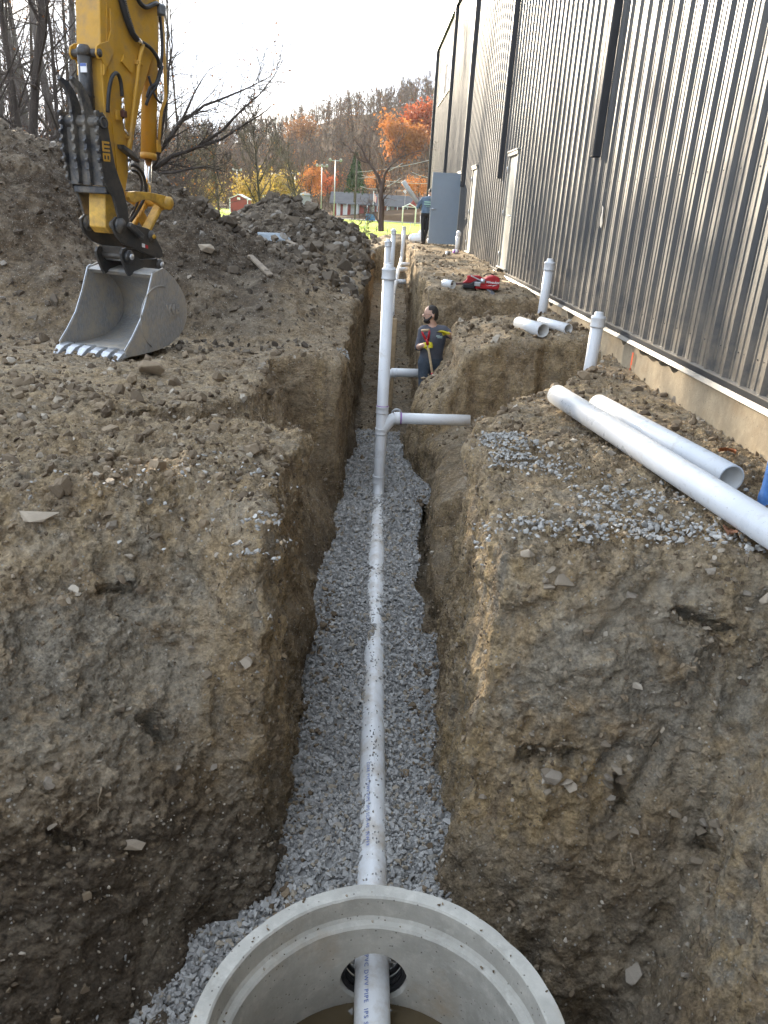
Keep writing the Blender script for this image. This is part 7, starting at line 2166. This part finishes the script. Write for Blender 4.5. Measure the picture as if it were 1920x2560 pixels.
    t = thing('pavilion', 'long red brick pavilion with grey shingle roof beyond the lawn', 'building', ((a[0] + b[0]) / 2, Y, zb)); hw = (b[0] - a[0]) / 2
    gable(t, -hw, hw, 0, 9, 0, ev - zb - .1, top - zb, MAT['red_brick'], MAT['roof_grey'], 'x', .9)
    for k, (u0, u1, m, h0, h1) in enumerate(((-.95, -.86, 'white_paint', .3, 2.4), (-.80, -.70, 'white_paint', 0, 2.2), (-.62, -.42, 'galv', .5, 2.3), (-.18, -.06, 'galv', 0, 2.3), (.22, .30, 'white_paint', 0, 2.3), (.32, .40, 'galv', 0, 2.3), (.60, .68, 'white_paint', 0, 2.2), (-.30, -.24, 'glass', 1, 2), (.05, .12, 'glass', 1, 2))):
        mb = MB(); mb.box((u0 * hw, -.08, h0), (u1 * hw, -.01, h1), .02); mb.build('door' if h0 == 0 else 'window', MAT[m], t)
    for k in range(9): mb = MB(); mb.box((-hw + .5 + k * (2 * hw - 1) / 8 - .07, -1.0, 0), (-hw + .5 + k * (2 * hw - 1) / 8 + .07, -.86, ev - zb - .35)); mb.build('post', MAT['white_paint'], t)
    mb = MB(); mb.prism([(hw * .70, ev - zb - .3), (hw * 1.08, ev - zb - .3), (hw * .89, top - zb + .2)], (0, -1.1, 0), (1, 0, 0), (0, 0, 1), (0, 1, 0), 0, .3); mb.build('porch_gable', MAT['red_brick'], t)
    o = MB(); o.prism([(0, -.45), (.45, 0), (0, .45), (-.45, 0)], (0, 0, 0), (1, 0, 0), (0, 0, 1), (0, 1, 0), 0, .05)
    q = px_at(876, 413, 148.5); s = o.build('diamond_sign', MAT['white_paint']); s.location = q; tag(s, 'white diamond sign above the pavilion roof', 'sign')
    mb = MB(); mb.box((-.04, .05, -3.0), (.04, .1, -.3)); mb.build('post', MAT['galv'], s)
    # paved strip in front of it
    mb = MB(); X0, X1 = px_at(640, 470, 120)[0], px_at(1100, 470, 120)[0]; n = 12
    i = mb.add([(X0 + (X1 - X0) * k / n, 134 + 1.0 * math.sin(k), -.97) for k in range(n + 1)] + [(X0 + (X1 - X0) * k / n, 149, -1.0) for k in range(n + 1)])
    for k in range(n): mb.face([i + k, i + k + 1, i + n + 2 + k, i + n + 1 + k])
    tag(mb.build('paving', MAT['asphalt']), kind='structure')
    mb = MB(); i = mb.add([(px_at(380, 458, 60)[0], 52, -.66), (px_at(500, 470, 60)[0], 52, -.66), (px_at(500, 458, 100)[0], 78, -.84), (px_at(400, 452, 100)[0], 78, -.84)]); mb.face([i, i + 1, i + 2, i + 3]); tag(mb.build('gravel_lot', MAT['asphalt']), kind='structure')
    # chain-link fence
    Y = 57.0; x0 = px_at(740, 490, Y)[0]; x1 = px_at(940, 490, Y)[0] + 3; zt = .12; zb2 = -.98
    t = thing('chain_link_fence', 'low chain-link fence in front of the green field', 'fence', (x0, Y, zb2))
    L = x1 - x0; n = int(L / 1.55)
    for k in range(n + 1): mb = MB(); mb.tube([(k * L / n, 0, -.2), (k * L / n, 0, zt - zb2 + (.25 if k == n - 2 else 0))], .025 if k != n - 2 else .04, 6); mb.build('post', MAT['galv'], t)
    for z in (zt - zb2, .03): mb = MB(); mb.tube([(0, 0, z), (L, 0, z)], .018, 5); mb.build('rail', MAT['galv'], t)
    mb = MB()
    for k in range(int(L / .11)):
        x = k * .11
        for s in (-1, 1): mb.tube([(x, .01 * s, .03), (min(max(x + s * .55, 0), L), .01 * s, zt - zb2)], .0014, 3, cap=False)
    w = mb.build('wire_mesh', MAT['galv'], t, recalc=False); w['kind'] = 'stuff'
    # light poles
    for k, (px, ty, by, Y, n, lab) in enumerate(((722, 345, 440, 118, 2, 'tall light pole with two round lamps above the pavilion'), (694, 357, 430, 128, 3, 'light pole left of the one with two round lamps'), (637, 374, 425, 150, 3, 'distant light pole above the kiosk'), (596, 376, 425, 165, 3, 'distant light pole above the white building'), (513, 366, 430, 160, 2, 'distant light pole left of the white building'))):
        p = px_at(px, by, Y); h = px_at(px, ty, Y)[2] + 1.05
        t = thing('light_pole', lab, 'light pole', (p[0], Y, -1.05))
        mb = MB(); mb.tube([(0, 0, -.3), (0, 0, h)], [.09, .06], 8); mb.build('pole', MAT['galv'], t)
        mb = MB(); mb.box((-.9, -.05, h - .15), (.9, .05, h - .05)); mb.build('crossarm', MAT['galv'], t)
        for j in range(n):
            x = -.75 + 1.5 * j / (n - 1); mb = MB(); mb.lathe((x, -.05, h), (0, -.8, -.35), [(0, -.22), (.14, -.18), (.22, .12), (.22, .16), (0, .10)], 10); mb.build('lamp', MAT['galv'], t)
    # white goal frame, bin, flag
    Y = 108; a = px_at(870, 468, Y); b = px_at(898, 468, Y); ze = px_at(884, 447, Y)[2]; zt = px_at(884, 440, Y)[2]
    t = thing('frame_shelter', 'white open-frame shelter at the right end of the lawn', 'shelter', (a[0], Y, -1.05)); w = b[0] - a[0]
    mb = MB()
    for yy in (0, 1.6):
        mb.tube([(0, yy, 0), (0, yy, ze + 1.05), (w / 2, yy, zt + 1.05), (w, yy, ze + 1.05), (w, yy, 0)], .05, 6); mb.tube([(0, yy, ze + 1.05), (w, yy, ze + 1.05)], .04, 6)
    for x, z in ((0, ze), (w, ze), (w / 2, zt)): mb.tube([(x, 0, z + 1.05), (x, 1.6, z + 1.05)], .04, 6)
    mb.build('frame', MAT['white_paint'], t)
    q = px_at(800, 470, 122); mb = MB(); mb.box((-.7, -.4, 0), (.7, .4, 1.0), .06); o = mb.build('blue_bin', simple('blue_plastic', (.05, .14, .30), .6)); o.location = (q[0], 122, -.94); tag(o, 'blue bin standing on the paving before the pavilion', 'bin')
    mb = MB(); mb.box((-.74, -.44, 1.0), (.74, .44, 1.09), .03); mb.build('lid', MAT['trim'], o)
    q = px_at(805, 465, 125); t = thing('flagpole', 'white flagpole with a drooping red and white flag by the pavilion', 'flagpole', (q[0], 125, -1.0)); h = px_at(805, 412, 125)[2] + 1
    mb = MB(); mb.tube([(0, 0, 0), (0, 0, h)], .05, 6); mb.build('pole', MAT['white_paint'], t)
    for k in range(5): mb = MB(); mb.prism([(.05 + .09 * k, h - .3 - .12 * k), (.14 + .09 * k, h - .36 - .12 * k), (.12 + .08 * k, h - 1.5 - .05 * k), (.05 + .08 * k, h - 1.45 - .05 * k)], (0, 0, 0), (1, 0, 0), (0, 0, 1), (0, 1, 0), -.02, .02); mb.build('stripe', MAT['red_paint'] if k % 2 == 0 else MAT['white_paint'], t)
    # overhead wires in front of the slope
    t = thing('overhead_wires', 'pale overhead wires strung above the pavilion', 'wires', px_at(870, 420, 128))
    o = np.array(t.location)
    for a, b, sag in (((770, 372), (950, 340), .3), ((775, 385), (870, 352), .5), ((778, 402), (865, 385), .9), ((780, 378), (950, 395), .5), ((890, 372), (955, 385), .3)):
        P, Q = px_at(*a, 128) - o, px_at(*b, 128) - o
        mb = MB(); mb.tube([P + (Q - P) * u - np.array((0, 0, sag * 4 * u * (1 - u))) for u in np.linspace(0, 1, 9)], .035, 4); mb.build('wire', MAT['galv'], t)
    for px, side in ((768, 0), (957, 1)):
        p = px_at(px, 430, 128); mb = MB(); mb.tube([np.array((p[0], 128, -1)) - o, np.array((p[0], 128, px_at(px, 338, 128)[2])) - o], .13, 7); mb.build('pole', MAT['bark_dark'], t)
build_hill()
build_woods()
build_beyond()

# ------------------------------------------------------------------ the air
mb = MB(); mb.box((-1000, -60, -9), (1000, 980, 85))
haze = mb.build('haze', []); tag(haze, 'thin pale haze filling the air', 'haze', kind='stuff')
hm = bpy.data.materials.new('haze'); hm.use_nodes = True
for n in list(hm.node_tree.nodes):
    if n.type != 'OUTPUT_MATERIAL': hm.node_tree.nodes.remove(n)
hv = hm.node_tree.nodes.new('ShaderNodeVolumePrincipled')
hv.inputs['Color'].default_value = (.90, .95, 1.0, 1); hv.inputs['Density'].default_value = 0.00010; hv.inputs['Anisotropy'].default_value = 0.25
hm.node_tree.links.new(hv.outputs[0], [n for n in hm.node_tree.nodes if n.type == 'OUTPUT_MATERIAL'][0].inputs['Volume'])
hm.cycles.homogeneous_volume = True
haze.data.materials.append(hm)
print('TRIS', sum(sum(len(p.vertices) - 2 for p in o.data.polygons) if len(o.data.polygons) < 50000 else len(o.data.polygons) * 2 for o in bpy.data.objects if o.type == 'MESH'))
